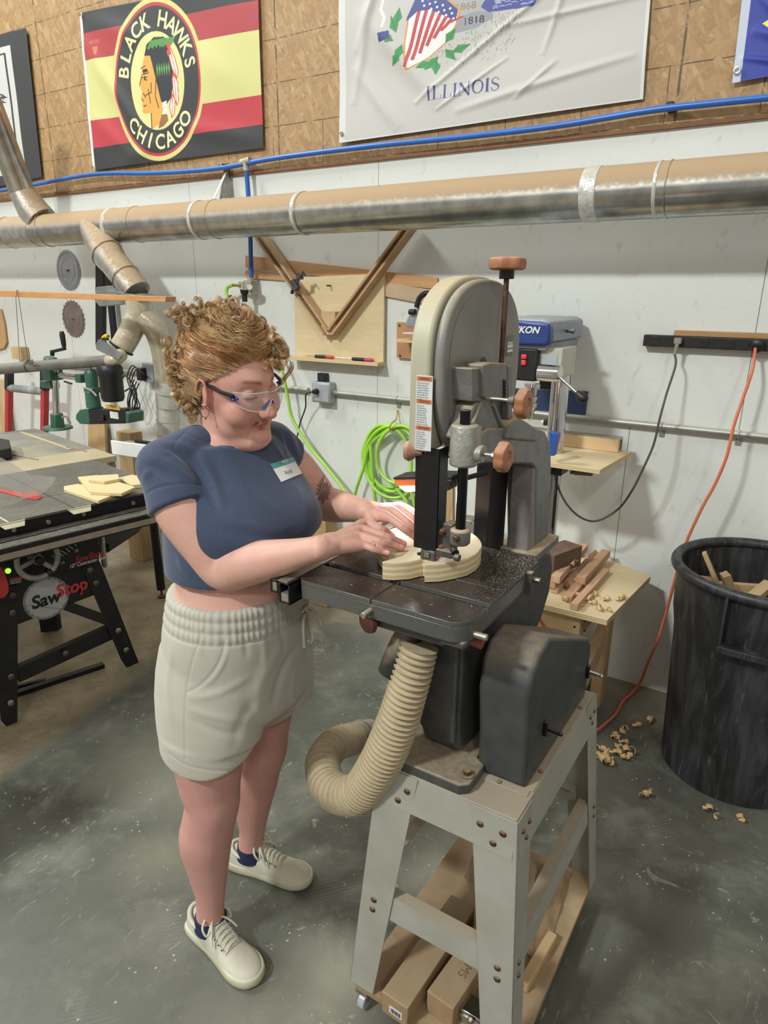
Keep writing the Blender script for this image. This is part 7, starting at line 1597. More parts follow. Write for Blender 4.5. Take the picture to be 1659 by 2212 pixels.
# soft folds: pull lines from the bust to the shoulder and armpit
def crease(A, B, amp, wd):
    global co
    A, B = np.array(A), np.array(B); d = B-A; L2 = d@d; t = np.clip(((co-A)@d)/L2, 0, 1); dist = np.linalg.norm(co-A-t[:, None]*d, axis=1)
    w_ = amp*np.exp(-(dist/wd)**2)*np.sin(np.pi*(.1+.8*t)); co = co+no*w_[:, None]
def cpt(px, py, X): return PX(px, py, X)
def sight(me, co):
    fv = [list(p.vertices) for p in me.polygons]; bvh = BVHTree.FromPolygons([tuple(c) for c in co], fv)
    return lambda x_, y_: bvh.ray_cast(CPOS, ray(x_, y_))[0]
def fold(look, pix, amp, wd, env=True):
    global co
    P_ = [look(*p) for p in catmull([V3(x_, y_, 0) for x_, y_ in pix], 3) for p in [(p.x, p.y)]]; P_ = [np.array(p) for p in P_ if p is not None]
    if len(P_) < 2: return
    best = np.full(len(co), 9.0); par = np.zeros(len(co)); n_ = len(P_)-1
    for k, (A, B) in enumerate(zip(P_, P_[1:])):
        d = B-A; L2 = max(d@d, 1e-12); t = np.clip(((co-A)@d)/L2, 0, 1); dist = np.linalg.norm(co-A-t[:, None]*d, axis=1); m_ = dist < best; best[m_] = dist[m_]; par[m_] = (k+t[m_])/n_
    w_ = amp*np.exp(-(best/wd)**2)*(np.sin(np.pi*np.clip(par*.9+.05, 0, 1)) if env else 1); co = co+no*w_[:, None]
look = sight(me, co)
for pix, am, wd in (([(585, 951), (597, 970), (609, 990), (625, 1030)], .0035, .009), ([(604, 931), (611, 955), (620, 985)], .003, .007), ([(621, 927), (634, 960), (646, 992), (660, 1030)], .004, .008), ([(610, 935), (622, 965), (632, 990)], -.0025, .006), ([(636, 935), (650, 965), (662, 1000)], -.003, .007),
                    ([(544, 955), (552, 990), (561, 1040), (575, 1090)], .003, .012), ([(350, 962), (385, 978), (420, 1010), (450, 1058), (470, 1095)], -.007, .009), ([(372, 955), (405, 968), (440, 1000), (466, 1050), (480, 1100)], .005, .010), ([(330, 985), (365, 1000), (400, 1030), (425, 1048)], .004, .010), ([(318, 1005), (350, 1018), (385, 1042)], -.004, .009),
                    ([(470, 960), (492, 990), (513, 1020), (540, 1080)], .003, .012), ([(440, 965), (470, 1010), (495, 1060)], -.003, .012), ([(480, 1140), (540, 1158), (610, 1160), (655, 1140)], -.004, .012), ([(490, 1100), (520, 1130), (580, 1150)], .003, .012), ([(300, 1060), (312, 1030), (330, 1010)], .003, .010),
                    ([(385, 1200), (395, 1225), (420, 1245)], .003, .010), ([(640, 1050), (655, 1080), (662, 1120)], .0025, .012), ([(520, 1020), (560, 1080), (610, 1110)], .002, .014)):
    fold(look, pix, am, wd)
for pix in ([(409, 925), (392, 940), (379, 957), (373, 975)], [(303, 1078), (325, 1060), (360, 1048), (400, 1045), (440, 1050), (466, 1060)], [(400, 935), (440, 953), (490, 966), (540, 966), (575, 955)]): fold(look, pix, -.0016, .0028, False)
wob = np.zeros(len(co)); rng_ = np.random.RandomState(2)
for k in range(8): d = rng_.normal(size=3)*[18, 18, 7]; wob += np.sin(co@d+rng_.uniform(0, 6))
co = co+no*(wob/8*.0025)[:, None]
s = NT('navy_jersey'); n_ = s.noise(s.coord(), 900, 2); c_ = s.mix(n_, srgb('#39455e'), srgb('#2f3a52')); dts = s.ramp(s.noise(s.coord(), 380, 2), [(.70, 0), (.74, 1)])
c_ = s.mix(s.math('MULTIPLY', dts, .5), c_, srgb('#8b8f99')); s.set(s.b.inputs['Base Color'], c_); s.b.inputs['Roughness'].default_value = .85; s.b.inputs['Sheen Weight'].default_value = .25; s.b.inputs['Sheen Roughness'].default_value = .5; s.bump(n_, .2, .0008)
shirt = finish(me, co, 'cropped_top', s.m, PE)
# name tag
tcx = PX(618, 1015, -.93)
def drape(o, px, py):
    """first point of a mesh part seen along a sight line"""
    off_ = PE.location; bvh = drape.cache.get(o.name) or BVHTree.FromPolygons([v.co+off_ for v in o.data.vertices], [list(p.vertices) for p in o.data.polygons]); drape.cache[o.name] = bvh
    h = bvh.ray_cast(CPOS, ray(px, py)); return (h[0], h[1]) if h[0] else (None, None)
drape.cache = {}
def patch(o, quad, nu, nv, lift, name, m, parent):
    """a small sticker that follows the surface: quad = 4 pixel corners (tl, tr, br, bl)"""
    mb = MB(); vs = {}
    for j in range(nv+1):
        for i in range(nu+1):
            u, v = i/nu, j/nv; x_ = lerp(lerp(V3(*quad[0], 0), V3(*quad[1], 0), u), lerp(V3(*quad[3], 0), V3(*quad[2], 0), u), v); h, n2 = drape(o, x_.x, x_.y)
            if h is None: h, n2 = patch.last
            patch.last = (h, n2); vs[i, j] = mb.bm.verts.new(h+n2*lift)
    for j in range(nv):
        for i in range(nu): mb.bm.faces.new((vs[i, j], vs[i+1, j], vs[i+1, j+1], vs[i, j+1]))
    return mb.build(name, m, parent, sharp=80)
patch.last = (tcx, V3(1, 0, 0))
tagm = patch(shirt, [(583, 1003), (631, 988), (652, 1023), (607, 1042)], 8, 8, .0012, 'name_tag', mat('tag_white', '#e6e6e6', '#dcdcdc', 9, .4), shirt)
patch(shirt, [(583, 1003), (631, 988), (637, 998), (589, 1014)], 8, 3, .0016, 'tag_band', mat('tag_teal', '#4f9c98', '#47928e', 9, .4), tagm)
def tag_text(t, x0, y0, x1, y1, h, m, bold=0):
    a, na = drape(shirt, x0, y0); c, nc = drape(shirt, x1, y1)
    if a is None or c is None: return
    r_ = (c-a).normalized(); n_ = (na+nc).normalized(); u_ = n_.cross(r_).normalized()
    if u_.z < 0: u_ = -u_
    text_on(t, 'tag_lettering', (a+c)/2+n_*.0055, r_, r_.cross(V3(0, 0, 1)).cross(r_) if 0 else (n_.cross(r_)), h, m, tagm, bold=bold, ext=.0004)
tag_text('HELLO', 601, 1003, 622, 996, .0085, M_white, .02); tag_text('MY NAME IS', 605, 1007, 624, 1001, .0028, M_white); tag_text('Andi', 607, 1027, 633, 1018, .015, M_ink)

# ---- shorts
b = MB()
torso(b, [(-1.090, 1.06, .67, .150, .120, 4), (-1.086, 1.06, .71, .182, .152, 4), (-1.084, 1.06, .77, .188, .160, 4), (-1.083, 1.06, .83, .187, .161, 4), (-1.080, 1.058, .89, .184, .160, 4), (-1.075, 1.057, .94, .175, .155, 4), (-1.072, 1.057, .975, .168, .151, 4), (-1.071, 1.057, .995, .164, .148, 4), (-1.071, 1.057, 1.002, .160, .145, 4)])
for s_ in (-1, 1): b.ell(V3(-1.152, 1.06+s_*.075, .79), (.085, .095, .11), n=24, m=16)
def leg(hx, hy, bot, a2, b2):
    K_ = [(.93, .06, .09), (.90, .080, .110), (.86, .094, .130), (.80, .102, .142), (.74, .107, .145), (.69, .108, .142), (.65, .108, .136)]; rr_ = []
    zb_ = bot.z
    for z, a_, b_ in K_:
        t = (.93-z)/(.93-zb_); rr_.append(ring((lerp(hx, bot.x, t), lerp(hy, bot.y, t), z), a_, b_, 2))
    for k_, z in enumerate((.632, zb_+.008, zb_)):
        r_ = ring((bot.x, bot.y, max(z, zb_)), a2*(1 if k_ < 2 else .985), b2*(1 if k_ < 2 else .985), 2)
        for p_ in r_:
            d_ = (p_-bot); d_.z = 0; d_.normalize(); f_ = d_.dot(RT)
            if k_: p_.z += .050*max(0, f_)**2+.014*max(0, -f_)**2
            else: p_.z += .030
        rr_.append(r_)
    b.faces(rr_)
leg(-1.088, .975, V3(-1.092, .950, .588), .106, .126); leg(-1.088, 1.143, V3(-1.100, 1.158, .602), .103, .118)
me, co, no = union(b, .0034, 16, .5)
rx_ = co[:, 0]+1.072; ry_ = co[:, 1]-1.056; an = np.arctan2(ry_, rx_); zc_ = co[:, 2]
wbm = sm(zc_, .922, .934); co = co+no*(wbm*(.0011*np.sin(an*70+2*np.sin(an*9))+.0028*np.abs(np.sin((zc_-.928)*math.pi/.0245))-.002))[:, None]
co = co+no*(-.0022*np.exp(-((zc_-.926)/.0022)**2))[:, None]
look = sight(me, co)
for pix in ([(487, 1382), (478, 1420), (458, 1455), (430, 1482), (404, 1496)], [(441, 1360), (418, 1420), (405, 1480), (399, 1560), (402, 1640)], [(666, 1350), (664, 1390), (660, 1420)], [(366, 1628), (400, 1652), (450, 1664), (500, 1664), (545, 1645), (572, 1612), (582, 1575)]): fold(look, pix, -.0018, .0026, False)
for pix, am, wd in (([(495, 1385), (486, 1425), (465, 1462), (434, 1490)], .002, .005), ([(650, 1385), (620, 1430), (600, 1480), (588, 1530)], -.007, .012), ([(620, 1380), (585, 1430), (560, 1490), (555, 1560)], .005, .018), ([(408, 1508), (470, 1498), (540, 1462)], .003, .010), ([(405, 1530), (460, 1548), (530, 1560)], .003, .010), ([(410, 1555), (470, 1580), (520, 1588)], -.003, .010),
                    ([(520, 1360), (530, 1390), (535, 1420)], -.003, .007), ([(560, 1362), (572, 1400), (570, 1440)], .003, .009), ([(470, 1365), (480, 1390), (490, 1410)], -.0025, .007), ([(600, 1350), (612, 1385), (610, 1420)], -.003, .008), ([(372, 1400), (362, 1480), (372, 1560)], .003, .012), ([(560, 1500), (520, 1560), (505, 1625)], -.003, .014), ([(640, 1440), (630, 1500), (640, 1540)], .003, .010), ([(420, 1360), (430, 1390), (436, 1420)], .0025, .007)):
    fold(look, pix, am, wd)
# rounded, notched hem on the outer sides
s = NT('pale_fleece'); n_ = s.noise(s.coord(), 700, 2); c_ = s.mix(s.noise(s.coord(), 7, 3), srgb('#bbb5a8'), srgb('#b1ab9e')); s.set(s.b.inputs['Base Color'], c_); s.b.inputs['Roughness'].default_value = .9; s.b.inputs['Sheen Weight'].default_value = .2; s.bump(n_, .12, .0008)
M_short = s.m
shorts = finish(me, co, 'shorts', M_short, PE)
M_lace = mat('drawstring', '#ded9cc', '#d2cdc0', 20, .8)
for P_, r_ in (([(648, 1322), (658, 1312), (672, 1318), (690, 1335), (702, 1358), (690, 1352), (676, 1330), (662, 1318)], .0028), ([(660, 1318), (652, 1335), (650, 1362), (652, 1398)], .0036), ([(662, 1320), (664, 1350), (672, 1372), (668, 1388), (660, 1383)], .0026), ([(655, 1318), (662, 1322), (668, 1316), (660, 1312), (655, 1318)], .004)):
    pts = []
    for x_, y_ in P_:
        h, n2 = drape(shorts, min(x_, 664), y_); 
        if h is None: h = patch.last[0]; n2 = patch.last[1]
        patch.last = (h, n2); pts.append(h+n2*.006+RT*((x_-min(x_, 664))*.00095))
    mb = MB(); mb.tube(catmull(pts, 5), r_, 6); mb.build('drawstring', M_lace, shorts)
# ---- trainers
M_shoe = mat('shoe_leather', '#c9c4b2', '#bcb7a5', 22, .5, 0, .08, 120, ('#b8aa94', .35)); M_sole = mat('shoe_sole', '#cfccb4', '#bdb89c', 14, .55, 0, .05, 60); M_sock = mat('navy_sock', '#262a48', '#20243f', 40, .9); M_lc = mat('shoe_lace', '#d3cebe', '#c2bdac', 40, .85, 0, .1, 200)
def shoe(heel, toe, label):
    heel, toe = V3(heel[0], heel[1], 0), V3(toe[0], toe[1], 0); fd = (toe-heel).normalized(); sd = V3(-fd.y, fd.x, 0); Ls = (toe-heel).length
    def q_(u, v, z): return heel+fd*(u*Ls)+sd*v+V3(0, 0, z)
    outl = [(0, 0), (.01, .022), (.06, .033), (.2, .036), (.4, .0355), (.6, .042), (.75, .047), (.86, .044), (.95, .032), (.99, .015), (1.0, 0)]
    full = outl+[(u, -v) for u, v in reversed(outl[1:-1])]; P2 = catmull([V3(u, v, 0) for u, v in full], 4, True)
    mb = MB(); mb.faces([[q_(.5+(p.x-.5)*k, p.y*k2, z) for p in P2] for k, k2, z in ((.97, .92, .001), (1.0, 1.0, .006), (1.01, 1.02, .016), (1.005, 1.0, .026+0), (.985, .95, .030))]); 
    up_rows = []
    # upper: cross-sections along the shoe
    secs = [(.015, .020, .060, .030), (.05, .029, .080, .030), (.12, .033, .072, .033), (.22, .035, .066, .036), (.32, .036, .072, .036), (.42, .037, .082, .034), (.52, .039, .070, .034), (.62, .043, .058, .036), (.72, .046, .049, .038), (.82, .045, .044, .036), (.90, .037, .041, .028), (.96, .024, .036, .018), (.985, .012, .030, .010)]
    root_o = None
    ub = MB(); rr2 = []
    for u, wd, ht, tw in secs:
        r_ = []
        for k in range(28):
            a = math.pi*k/27; x_ = math.cos(a); z_ = math.sin(a)**.62
            r_.append(q_(u, x_*wd*(1-.18*z_), .024+(ht-.024)*z_))
        r_ += [q_(u, -wd*.9, .02), q_(u, wd*.9, .02)]; rr2.append(r_)
    ub.faces(rr2); up = ub.build('trainer', M_shoe, PE, sharp=50, label=label)
    sub = up.modifiers.new('s', 'SUBSURF'); sub.levels = 1; sub.render_levels = 1
    so = mb.build('sole', M_sole, up, .002, sharp=60)
    # padded collar
    cb = MB(); cpts = [q_(.215+.165*math.cos(t), .0315*math.sin(t), .066+.010*max(0, -math.cos(t))**2+.010*max(0, math.cos(t))**2) for t in [2*math.pi*k/32 for k in range(32)]]
    cb.tube(cpts, .0068, 10, close=True); cb.build('collar', M_shoe, up)
    tb = MB(); tb.faces([[q_(u, v*w_, z+.004*(1-v*v)) for v in (-1, -.5, 0, .5, 1)]+[q_(u, v*w_, z-.004) for v in (1, .5, 0, -.5, -1)] for u, w_, z in ((.31, .020, .108), (.38, .021, .094), (.48, .021, .077), (.58, .022, .064), (.66, .020, .055))]); tb.build('tongue', M_shoe, up, sharp=60)
    lb = MB()
    for k in range(6):
        u = .40+.045*k; z = .090-.0065*k-.0+.0; z = lerp(.0885, .060, k/5)
        for sg in (-1, 1): lb.tube([q_(u, -sg*.024, z-.007), q_(u+.008, -sg*.008, z+.0035), q_(u+.018, sg*.010, z+.0025), q_(u+.026, sg*.026, z-.010)], .0030, 6, ell=[.5]*4)
    for sg in (-1, 1):
        lb.tube(catmull([q_(.37, 0, .100), q_(.36, sg*.018, .108), q_(.40, sg*.040, .098), q_(.45, sg*.038, .080), q_(.42, sg*.018, .092), q_(.375, 0, .100)], 5), .0030, 6)
        lb.tube(catmull([q_(.37, 0, .101), q_(.42, sg*.014, .098), q_(.48, sg*.030, .082), q_(.53, sg*.040, .062)], 5), .0026, 6)
    lb.ell(q_(.37, 0, .101), (.007, .006, .006), n=10, m=8)
    lb.build('laces', M_lc, up)
    for k in range(5):
        for sg in (-1, 1): hb_ = MB(); pp = q_(.41+.05*k, sg*.0275, lerp(.083, .056, k/4)); hb_.cyl(pp, pp+V3(0, 0, .0035), .0016, n=8); hb_.build('eyelet', M_ink, up)
    return up
shoe((-1.197, .931), (-.925, .898), 'right pale trainer, nearer the camera'); shoe((-1.262, 1.140), (-1.005, 1.212), 'left pale trainer, set further back')
for a_ in (aR, aL):
    mb = MB(); mb.tube([a_+V3(0, 0, -.05), a_+V3(0, 0, -.024), a_+V3(0, 0, -.012)], [.0445, .042, .0405], 28); mb.build('sock', M_sock, PE)
# ---- glasses
M_lens = mat('clear_lens', '#dfe3e3', '#d6dada', 5, .03, 0, 0, None, None, (1, 1, 1), .6, 0, .10)
def lens_pt(t, z): # t in [-1,1] round the face
    a = t*1.12; return hp_(.074*math.sin(a)*1.02, .030+.083*math.cos(a), z)
GL = None
mb = MB(); top, bot = [], []
nT = 40
rows = 7; grid = []
for j in range(rows+1):
    v = j/rows; r_ = []
    for i in range(nT+1):
        t = -1+2*i/nT; at_ = abs(t); zt2 = .028-.004*at_-(.003 if at_ < .12 else 0); zb2 = -.017+.020*at_**3+(.024*max(0, 1-(at_/.13)**2)); r_.append(mb.bm.verts.new(lens_pt(t, lerp(zt2, zb2, v))))
    grid.append(r_)
for j in range(rows):
    for i in range(nT): mb.bm.faces.new((grid[j][i], grid[j][i+1], grid[j+1][i+1], grid[j+1][i]))
rim = [v.co.copy() for v in grid[0]]; rimb = [v.co.copy() for v in grid[-1]]
GL = mb.build('safety_glasses', M_lens, PE, sharp=80); so_ = GL.modifiers.new('t', 'SOLIDIFY'); so_.thickness = .0018
M_rimc = mat('lens_rim', '#e4e6e4', '#d6d8d6', 5, .08, .1, 0, None, None, (1, 1, 1), .7, 0, .55)
mb = MB(); mb.tube(rim, .0011, 6); mb.tube(rimb, .0010, 6); mb.build('rim', M_rimc, GL)
M_gb = mat('glasses_blue', '#2a3a8c', '#24337e', 9, .3); M_gk = mat('glasses_black', '#22242b', '#1b1d22', 9, .3)
for s_ in (-1, 1):
    mb = MB(); e = lens_pt(s_*1.0, .016); mb.tube([e+HM@V3(0, .004, 0), hp_(s_*.0775, .045, .018), hp_(s_*.0785, .020, .020), hp_(s_*.0790, -.004, .018)], [.0040, .0036, .0036, .0030], 8, ell=[1.3]*4); ar = mb.build('temple_arm', M_gk, GL)
    mb = MB(); mb.ell(lens_pt(s_*.93, .012), (.003, .009, .004), HM, 10, 8); mb.ell(lens_pt(s_*1.0, .008), (.003, .009, .0035), HM, 10, 8); mb.build('blue_hinge', M_gb, ar)
    mb = MB(); mb.tube([hp_(s_*.004, .1085, .004), hp_(s_*.009, .1045, -.006), hp_(s_*.0125, .098, -.016)], [.0022, .0034, .0030], 8); mb.build('nose_pad', M_gb, GL)
mb = MB(); mb.box(hp_(-.0805, .020, .0215), (.0012, .006, .004), HM); mb.build('red_mark', mat('mark_red', '#c2433c'), GL)
# earring
M_gold = mat('earring_metal', '#a8926a', '#8d7a58', 10, .3, .9)
mb = MB(); ec = hp_(-.083, -.002, -.033); mb.torus(ec+V3(0, 0, -.010), .0095, .0009, RT.cross(V3(0, 0, 1))*1+RT*.6, 20, 6); mb.ell(ec+V3(0.002, 0, -.021), (.0022, .0022, .004), n=8, m=6); mb.build('earring', M_gold, PE)
# ------------------------------------------------------------------ hair: pinned-up strawberry blonde curls
s = NT('hair'); rnd = s.n('Attribute', attribute_name='lock')
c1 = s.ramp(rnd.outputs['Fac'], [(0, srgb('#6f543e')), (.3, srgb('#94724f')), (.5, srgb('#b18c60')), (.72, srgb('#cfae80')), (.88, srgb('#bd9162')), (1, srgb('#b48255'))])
s.set(s.b.inputs['Base Color'], c1); s.b.inputs['Roughness'].default_value = .36; s.b.inputs['Specular IOR Level'].default_value = .6; M_hair = s.m
rg = random.Random(11)
HB2 = MB(); lockv = []
def strand(pts, rad, val, n=3):
    n0 = len(HB2.bm.verts); k = len(pts); HB2.tube(pts, [max(rad*min(1, 3*(1-i/(k-1))+.1)*min(1, .5+3*i/(k-1)), .00015) for i in range(k)], n); lockv.append((n0, len(HB2.bm.verts), val))
def cap(u, v, r=0):
    """point on the hair mass; u = angle round the head (0 front, + her left), v = elevation"""
    x = math.cos(v)*math.sin(u); y = math.cos(v)*math.cos(u); z = math.sin(v)
    pf = .026*max(0, z*.85-y*.5)**2+.008*max(0, .8*x+.55*z)**3+.010*max(0, -x)*max(0, z)
    e = max(0, min(1, (v-hairline(u))/.45)); pf *= e; pf += e*(.0035*math.sin(7*u+4*v)+.003*math.sin(11*v-5*u+1)+.0022*math.sin(17*u+9*v+2))
    return hp_(x*(.079+r+pf), -.006+y*(.096+r+pf), .006+z*(.117+r+pf))
def hairline(u):
    a = abs(u)
    if a < .5: return .66
    if a < 1.15: return lerp(.66, .36, (a-.5)/.65)
    if a < 1.5: return lerp(.36, .20, (a-1.15)/.35)
    if a < 1.85: return lerp(.20, -.40, (a-1.5)/.35)
    return lerp(-.40, -.62, min(1, (a-1.85)/.8))
nb0 = len(HB2.bm.verts); rows = []
for j in range(22):
    r_ = []
    for i in range(96):
        u = -math.pi+2*math.pi*i/96; v0 = hairline(u)+.03; v = lerp(v0, math.pi/2*.995, j/21); r_.append(cap(u, v, .0055*math.sin(min(1, j/5)*math.pi/2)-.001))
    rows.append(r_)
HB2.faces(rows); lockv.append((nb0, len(HB2.bm.verts), .25))
# parted near the crown: hair combs away from the part, round the sides and to the back
def flow(u0, v0, n, step, wav, ph, lift):
    """walk over the head from a root towards the pins at the back"""
    pts = []; u, v = u0, v0; sgn = 1 if u0 > PU else -1
    for i in range(n):
        pts.append(cap(u, min(v, 1.5), lift*min(1, .15+i*.22)+.0016*math.sin(i*.9+ph)))
        front = max(0, math.cos(u)); du = sgn*step*(.55+.75*(1-front)+.3*max(0, v-.6))/max(.35, math.cos(min(v, 1.25))); dv = step*((.35 if v < .75 else -.25)*front+(-.05 if v > .3 else .12)*(1-front))
        u += du+wav*math.sin(i*.8+ph)*.5; v += dv+wav*math.cos(i*.7+ph)
        if abs(u) > 3.0: break
    return pts
PU = -.25
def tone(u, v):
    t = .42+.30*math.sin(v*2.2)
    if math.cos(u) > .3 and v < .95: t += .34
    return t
for k in range(820):        # grouped locks: bundles of parallel strands
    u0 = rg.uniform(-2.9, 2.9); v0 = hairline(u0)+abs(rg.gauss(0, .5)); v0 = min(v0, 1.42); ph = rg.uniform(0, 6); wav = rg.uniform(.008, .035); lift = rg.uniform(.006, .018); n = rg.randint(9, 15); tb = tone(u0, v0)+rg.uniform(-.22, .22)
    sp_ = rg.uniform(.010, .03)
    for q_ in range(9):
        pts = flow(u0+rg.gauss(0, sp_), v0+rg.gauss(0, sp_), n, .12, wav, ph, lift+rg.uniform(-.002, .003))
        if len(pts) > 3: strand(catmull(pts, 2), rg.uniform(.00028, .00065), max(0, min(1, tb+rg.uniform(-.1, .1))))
for k in range(900):        # hairs rising from the hairline
    u0 = rg.uniform(-1.7, 1.7); v0 = hairline(u0)+rg.uniform(-.03, .06); pts = flow(u0, v0, 9, .11, .015, rg.uniform(0, 6), rg.uniform(.003, .010))
    if len(pts) > 3: strand(catmull(pts, 2), rg.uniform(.0003, .0006), max(0, min(1, rg.uniform(.6, 1))))
for k in range(420):        # hairs laid over the parting
    u0 = rg.uniform(-3.1, 3.1); v0 = rg.uniform(.95, 1.5); pts = [cap(u0+(.10+.05*math.sin(k))*i/max(.3, math.cos(min(v0, 1.3)))*.6, v0-.035*i, .004+.010*min(1, i/3)) for i in range(9)]; strand(catmull(pts, 2), rg.uniform(.0003, .0006), rg.uniform(.35, .9))
def curl(c, ax, R, turns, pitch, width, val, taper=.5, ns=7):
    ax = Vector(ax).normalized(); u_ = ax.orthogonal().normalized(); w_ = ax.cross(u_); n = int(turns*13)+3; ph = rg.uniform(0, 6)
    for s_i in range(ns):
        dr, da, dp = rg.gauss(0, width), rg.gauss(0, .22), rg.gauss(0, width*1.3); pts = []
        for i in range(n):
            t = i/(n-1); a = ph+da+t*turns*2*math.pi; r_ = (R+dr)*(1-taper*t); pts.append(Vector(c)+ax*(pitch*turns*t+dp)+u_*(r_*math.cos(a))+w_*(r_*math.sin(a)))
        strand(pts, rg.uniform(.00025, .0006), max(0, min(1, val+rg.uniform(-.12, .12))))
def bunch(c, spread, count, R, width=.0020, down=.6, tones=(.3, 1.0), ns=16, turns=(.7, 1.4)):
    for k in range(count):
        gs = lambda q_: max(-1.5*q_, min(1.5*q_, rg.gauss(0, q_))); o = V3(gs(spread[0]), gs(spread[1]), gs(spread[2])); ax = HM@V3(rg.uniform(-1, 1), rg.uniform(-1, .5), -down+rg.uniform(-.6, .6))
        curl(hp_(*(V3(*c)+o)), ax, R*rg.uniform(.6, 1.25), rg.uniform(*turns), R*rg.uniform(.5, 1.1), width, rg.uniform(*tones), ns=ns)
# dark core behind the curls, then the curls of the bun
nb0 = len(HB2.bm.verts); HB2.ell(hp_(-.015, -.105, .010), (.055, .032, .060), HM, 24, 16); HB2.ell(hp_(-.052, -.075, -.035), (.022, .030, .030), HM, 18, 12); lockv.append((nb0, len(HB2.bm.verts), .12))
bunch((-.030, -.120, .020), (.026, .008, .032), 80, .013); bunch((-.058, -.098, .0), (.014, .012, .034), 70, .012, tones=(.5, 1)); bunch((.01, -.12, .045), (.035, .012, .030), 30, .013)
bunch((-.062, -.075, -.050), (.010, .016, .018), 20, .011, tones=(.25, .9)); bunch((-.020, -.060, .146), (.045, .028, .006), 50, .011, down=-.1, tones=(.3, .8)); bunch((-.05, -.085, .10), (.02, .015, .025), 45, .011, tones=(.3, .8))
bunch((.052, .030, .108), (.014, .030, .010), 30, .011, down=0, tones=(.4, .9)); bunch((.058, .070, .074), (.010, .010, .012), 24, .010, down=.4, tones=(.6, 1)); bunch((.030, .092, .078), (.022, .005, .006), 12, .010, .001, .1, (.75, 1), 5)
for k in range(10):      # the long loose curl by her left temple
    c0 = V3(.078+rg.uniform(-.004, .004), .072+rg.uniform(-.006, .006), .062); pts = [hp_(*(c0+V3(.012*math.sin(i*.55+.4), .010*math.cos(i*.5), -.0105*i))) for i in range(10)]; strand(catmull(pts, 3), rg.uniform(.0005, .0011), rg.uniform(.5, 1))
for k in range(9):
    c0 = V3(-.076, -.062+rg.uniform(-.02, .02), -.045); o_ = rg.uniform(-.004, .004)
    pts = [hp_(*(c0+V3(-.008*math.sin(i*.7+k//3), -.012*math.sin(i*.5+(k//3)*.8)+o_, -.0075*i))) for i in range(8)]; strand(catmull(pts, 3), rg.uniform(.0006, .0012), rg.uniform(.2, .8))
for k in range(110):       # flyaways
    u0 = rg.uniform(1.2, 3)*(1 if rg.random() < .5 else -1); v0 = rg.uniform(.4, 1.4); d = rg.uniform(.006, .024); p_ = cap(u0, v0, .012); q2 = cap(u0+rg.uniform(-.5, .5), v0+rg.uniform(-.3, .3), .012+d); strand(catmull([p_, lerp(p_, q2, .5)+V3(rg.uniform(-.01, .01), rg.uniform(-.01, .01), rg.uniform(0, .01)), q2], 4), .00028, rg.uniform(.4, 1), 3)
vals = np.zeros(len(HB2.bm.verts))
for a, c, v in lockv: vals[a:c] = v
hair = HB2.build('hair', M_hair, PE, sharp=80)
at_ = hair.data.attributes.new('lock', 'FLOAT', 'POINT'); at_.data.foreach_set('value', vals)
# ------------------------------------------------------------------ workpiece, work light, plastic bag, level
ZTb = TZ+.0016
WP = [(826, 1213), (850, 1215), (885, 1213), (914, 1206), (917.5, 1207), (918.5, 1219), (950, 1218), (985, 1212), (1010, 1206), (1030, 1195), (1040, 1181), (1038, 1169), (1026, 1156), (1005, 1145), (975, 1136), (935, 1132), (900, 1131), (868, 1136), (842, 1144), (824, 1156), (816, 1168), (818, 1180), (826, 1190), (842, 1194), (862, 1195), (880, 1192), (870, 1200), (848, 1207)]
hW = .0385; pts = [PZ(x, y, ZTb+hW) for x, y in WP]; c = sum(pts, Vector())/len(pts); c.z = ZTb
cl = catmull([Vector((p.x-c.x, p.y-c.y, 0)) for p in pts[9:25]], 3); loop_ = [Vector((p.x-c.x, p.y-c.y, 0)) for p in pts[:9]]+cl+[Vector((p.x-c.x, p.y-c.y, 0)) for p in pts[25:]]
mb = MB(); mb.prism(loop_, (0, 0, hW)); o = mb.build('workpiece', layered('poplar_ply', '#e2d0ae', '#c3ac80', .0062), None, .0008, sharp=30); o.location = c
tag(o, 'thick curved piece of pale glued-up wood being cut on the band saw table', 'wood piece')
# led work light held behind the blade guard
LL = thing('work_light', (-.80, 1.32, 1.24), 'orange and black LED work light shining on the hands', 'work light')
YL = 1.30
lq = lambda x, y, d=0: PY(x, y, YL+d)
M_lo = mat('light_orange', '#c56d3a', '#b9622f', 20, .4)
mb = MB(); mb.prism([lq(849, 1031), lq(910, 1027), lq(976, 1029), lq(976, 1036), lq(849, 1036)], (0, .06, 0)); mb.build('black_top', M_blackp, LL, .002)
mb = MB(); mb.prism([lq(851, 1036), lq(925, 1035), lq(925, 1050), lq(860, 1052), lq(852, 1045)], (0, .058, 0)); mb.build('orange_body', M_lo, LL, .003)
mb = MB(); mb.prism([lq(925, 1035), lq(977, 1036), lq(974, 1048), lq(965, 1062), lq(925, 1062)], (0, .058, 0)); mb.build('black_body', M_blackp, LL, .003)
mb = MB(); mb.prism([lq(862, 1051), lq(925, 1050), lq(925, 1061), lq(875, 1062)], (0, .055, 0)); mb.build('led_panel', mat('led_white', '#ffffff', '#ffffff', 5, .5, 0, 0, None, None, (1, 1, 1), .5, 14), LL)
mb = MB(); mb.cyl(lq(960, 1045, .03), (-.598, 1.42, 1.262), .006, n=12); mb.build('magnet_arm', M_blackp, LL)
lc_ = lq(893, 1064, .02); area('led_lamp', lc_+Vector((0, 0, -.006)), (lc_.x+.03, lc_.y-.10, 1.10), .09, .05, .8, (.95, .97, 1))
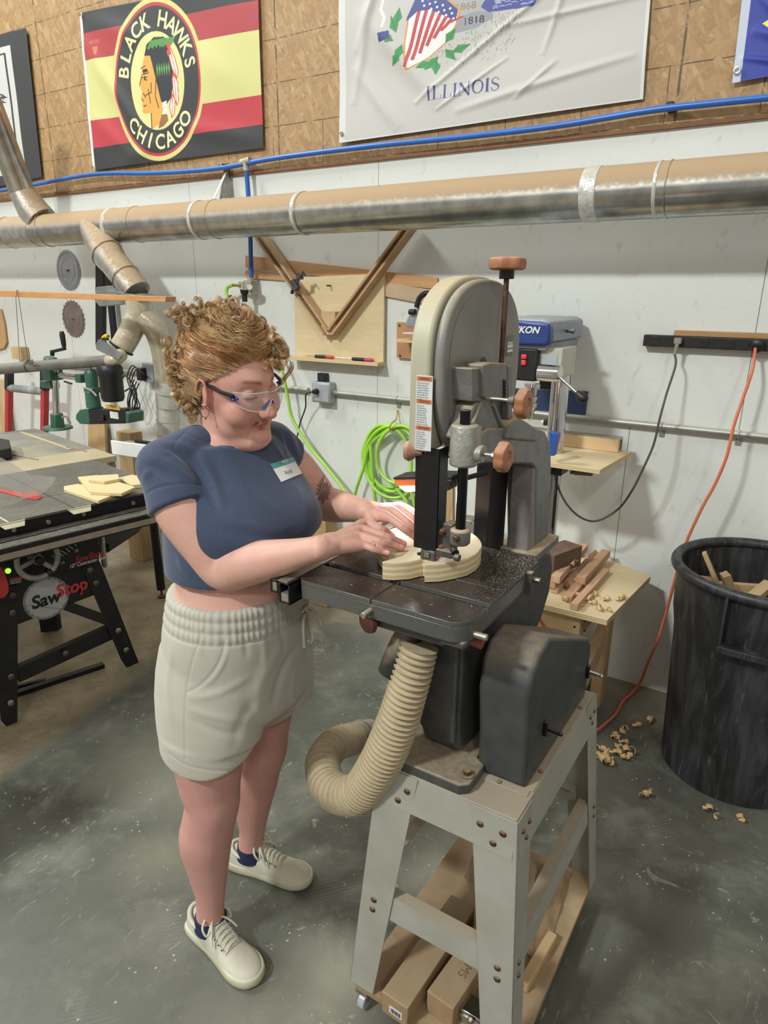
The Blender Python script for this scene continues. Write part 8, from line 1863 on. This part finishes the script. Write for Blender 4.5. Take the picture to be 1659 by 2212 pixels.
# clear bag with printing, slumped on the platform
PBg = thing('plastic_bag', (-.42, 1.45, ZP), 'crumpled clear plastic bag with white printing on the platform under the saw', 'bag')
M_bag = mat('bag_clear', '#cdb99a', '#bba688', 12, .15, 0, .4, 30, None, (1, 1, 1), .5, 0, .62)
mb = MB(); mb.ell((-.50, 1.40, ZP+.085), (.085, .11, .083), n=28, m=18)
for v in mb.bm.verts:
    v.co += Vector((noise.noise(v.co*22), noise.noise(v.co*22+Vector((5, 0, 0))), noise.noise(v.co*22+Vector((0, 9, 0)))))*.018
    v.co.z = max(v.co.z, ZP+.002)
mb.build('full_part', M_bag, PBg, sharp=22)
mb = MB(); g = 22; vs = {}
for i in range(g+1):
    for j in range(g+1):
        u, w2_ = i/g, j/g; p = lerp(lerp(Vector((-.44, 1.30, 0)), Vector((-.325, 1.25, 0)), u), lerp(Vector((-.47, 1.56, 0)), Vector((-.36, 1.585, 0)), u), w2_)
        z = ZP+.006+.085*(1-u)**1.5*math.sin(math.pi*min(1, w2_*1.1+.05))+.012*noise.noise(Vector((u*5, w2_*6, 2)))
        vs[i, j] = mb.bm.verts.new((p.x, p.y, max(z, ZP+.002)))
for i in range(g):
    for j in range(g): mb.bm.faces.new((vs[i, j], vs[i+1, j], vs[i+1, j+1], vs[i, j+1]))
fl = mb.build('flat_part', mat('bag_brown', '#8d7154', '#a58966', 6, .2, 0, .3, 40, None, (1, 1, 1), .5, 0, .8), PBg, sharp=60)
for t, x, y in (('0.5 CU FT (', -.405, 1.40), ('sand', -.40, 1.50)):
    text_on(t, 'bag_lettering', (x, y, ZP+.058), (-.25, -.95, -.05), (.9, -.25, -.45), .026, M_white, PBg, ext=.004)
LV = thing('metal_box', PZ(1020, 2165, ZP), 'short shiny metal channel with a knob at the front of the platform', 'metal part')
c = PZ(1023, 2178, ZP+.03); mb = MB(); mb.box((c.x, c.y, ZP+.020), (.055, .045, .038)); mb.box((c.x, c.y-.024, ZP+.024), (.055, .004, .010)); mb.build('channel', M_chrome, LV, .002)
mb = MB(); mb.lathe([(.006, 0), (.008, .004), (.004, .010)], (c.x+.006, c.y-.024, ZP+.03), (0, -1, 0), 14); mb.build('knob', M_steel, LV)
# paper label on the timber end
e = PZ(840, 2193, ZP+.03);
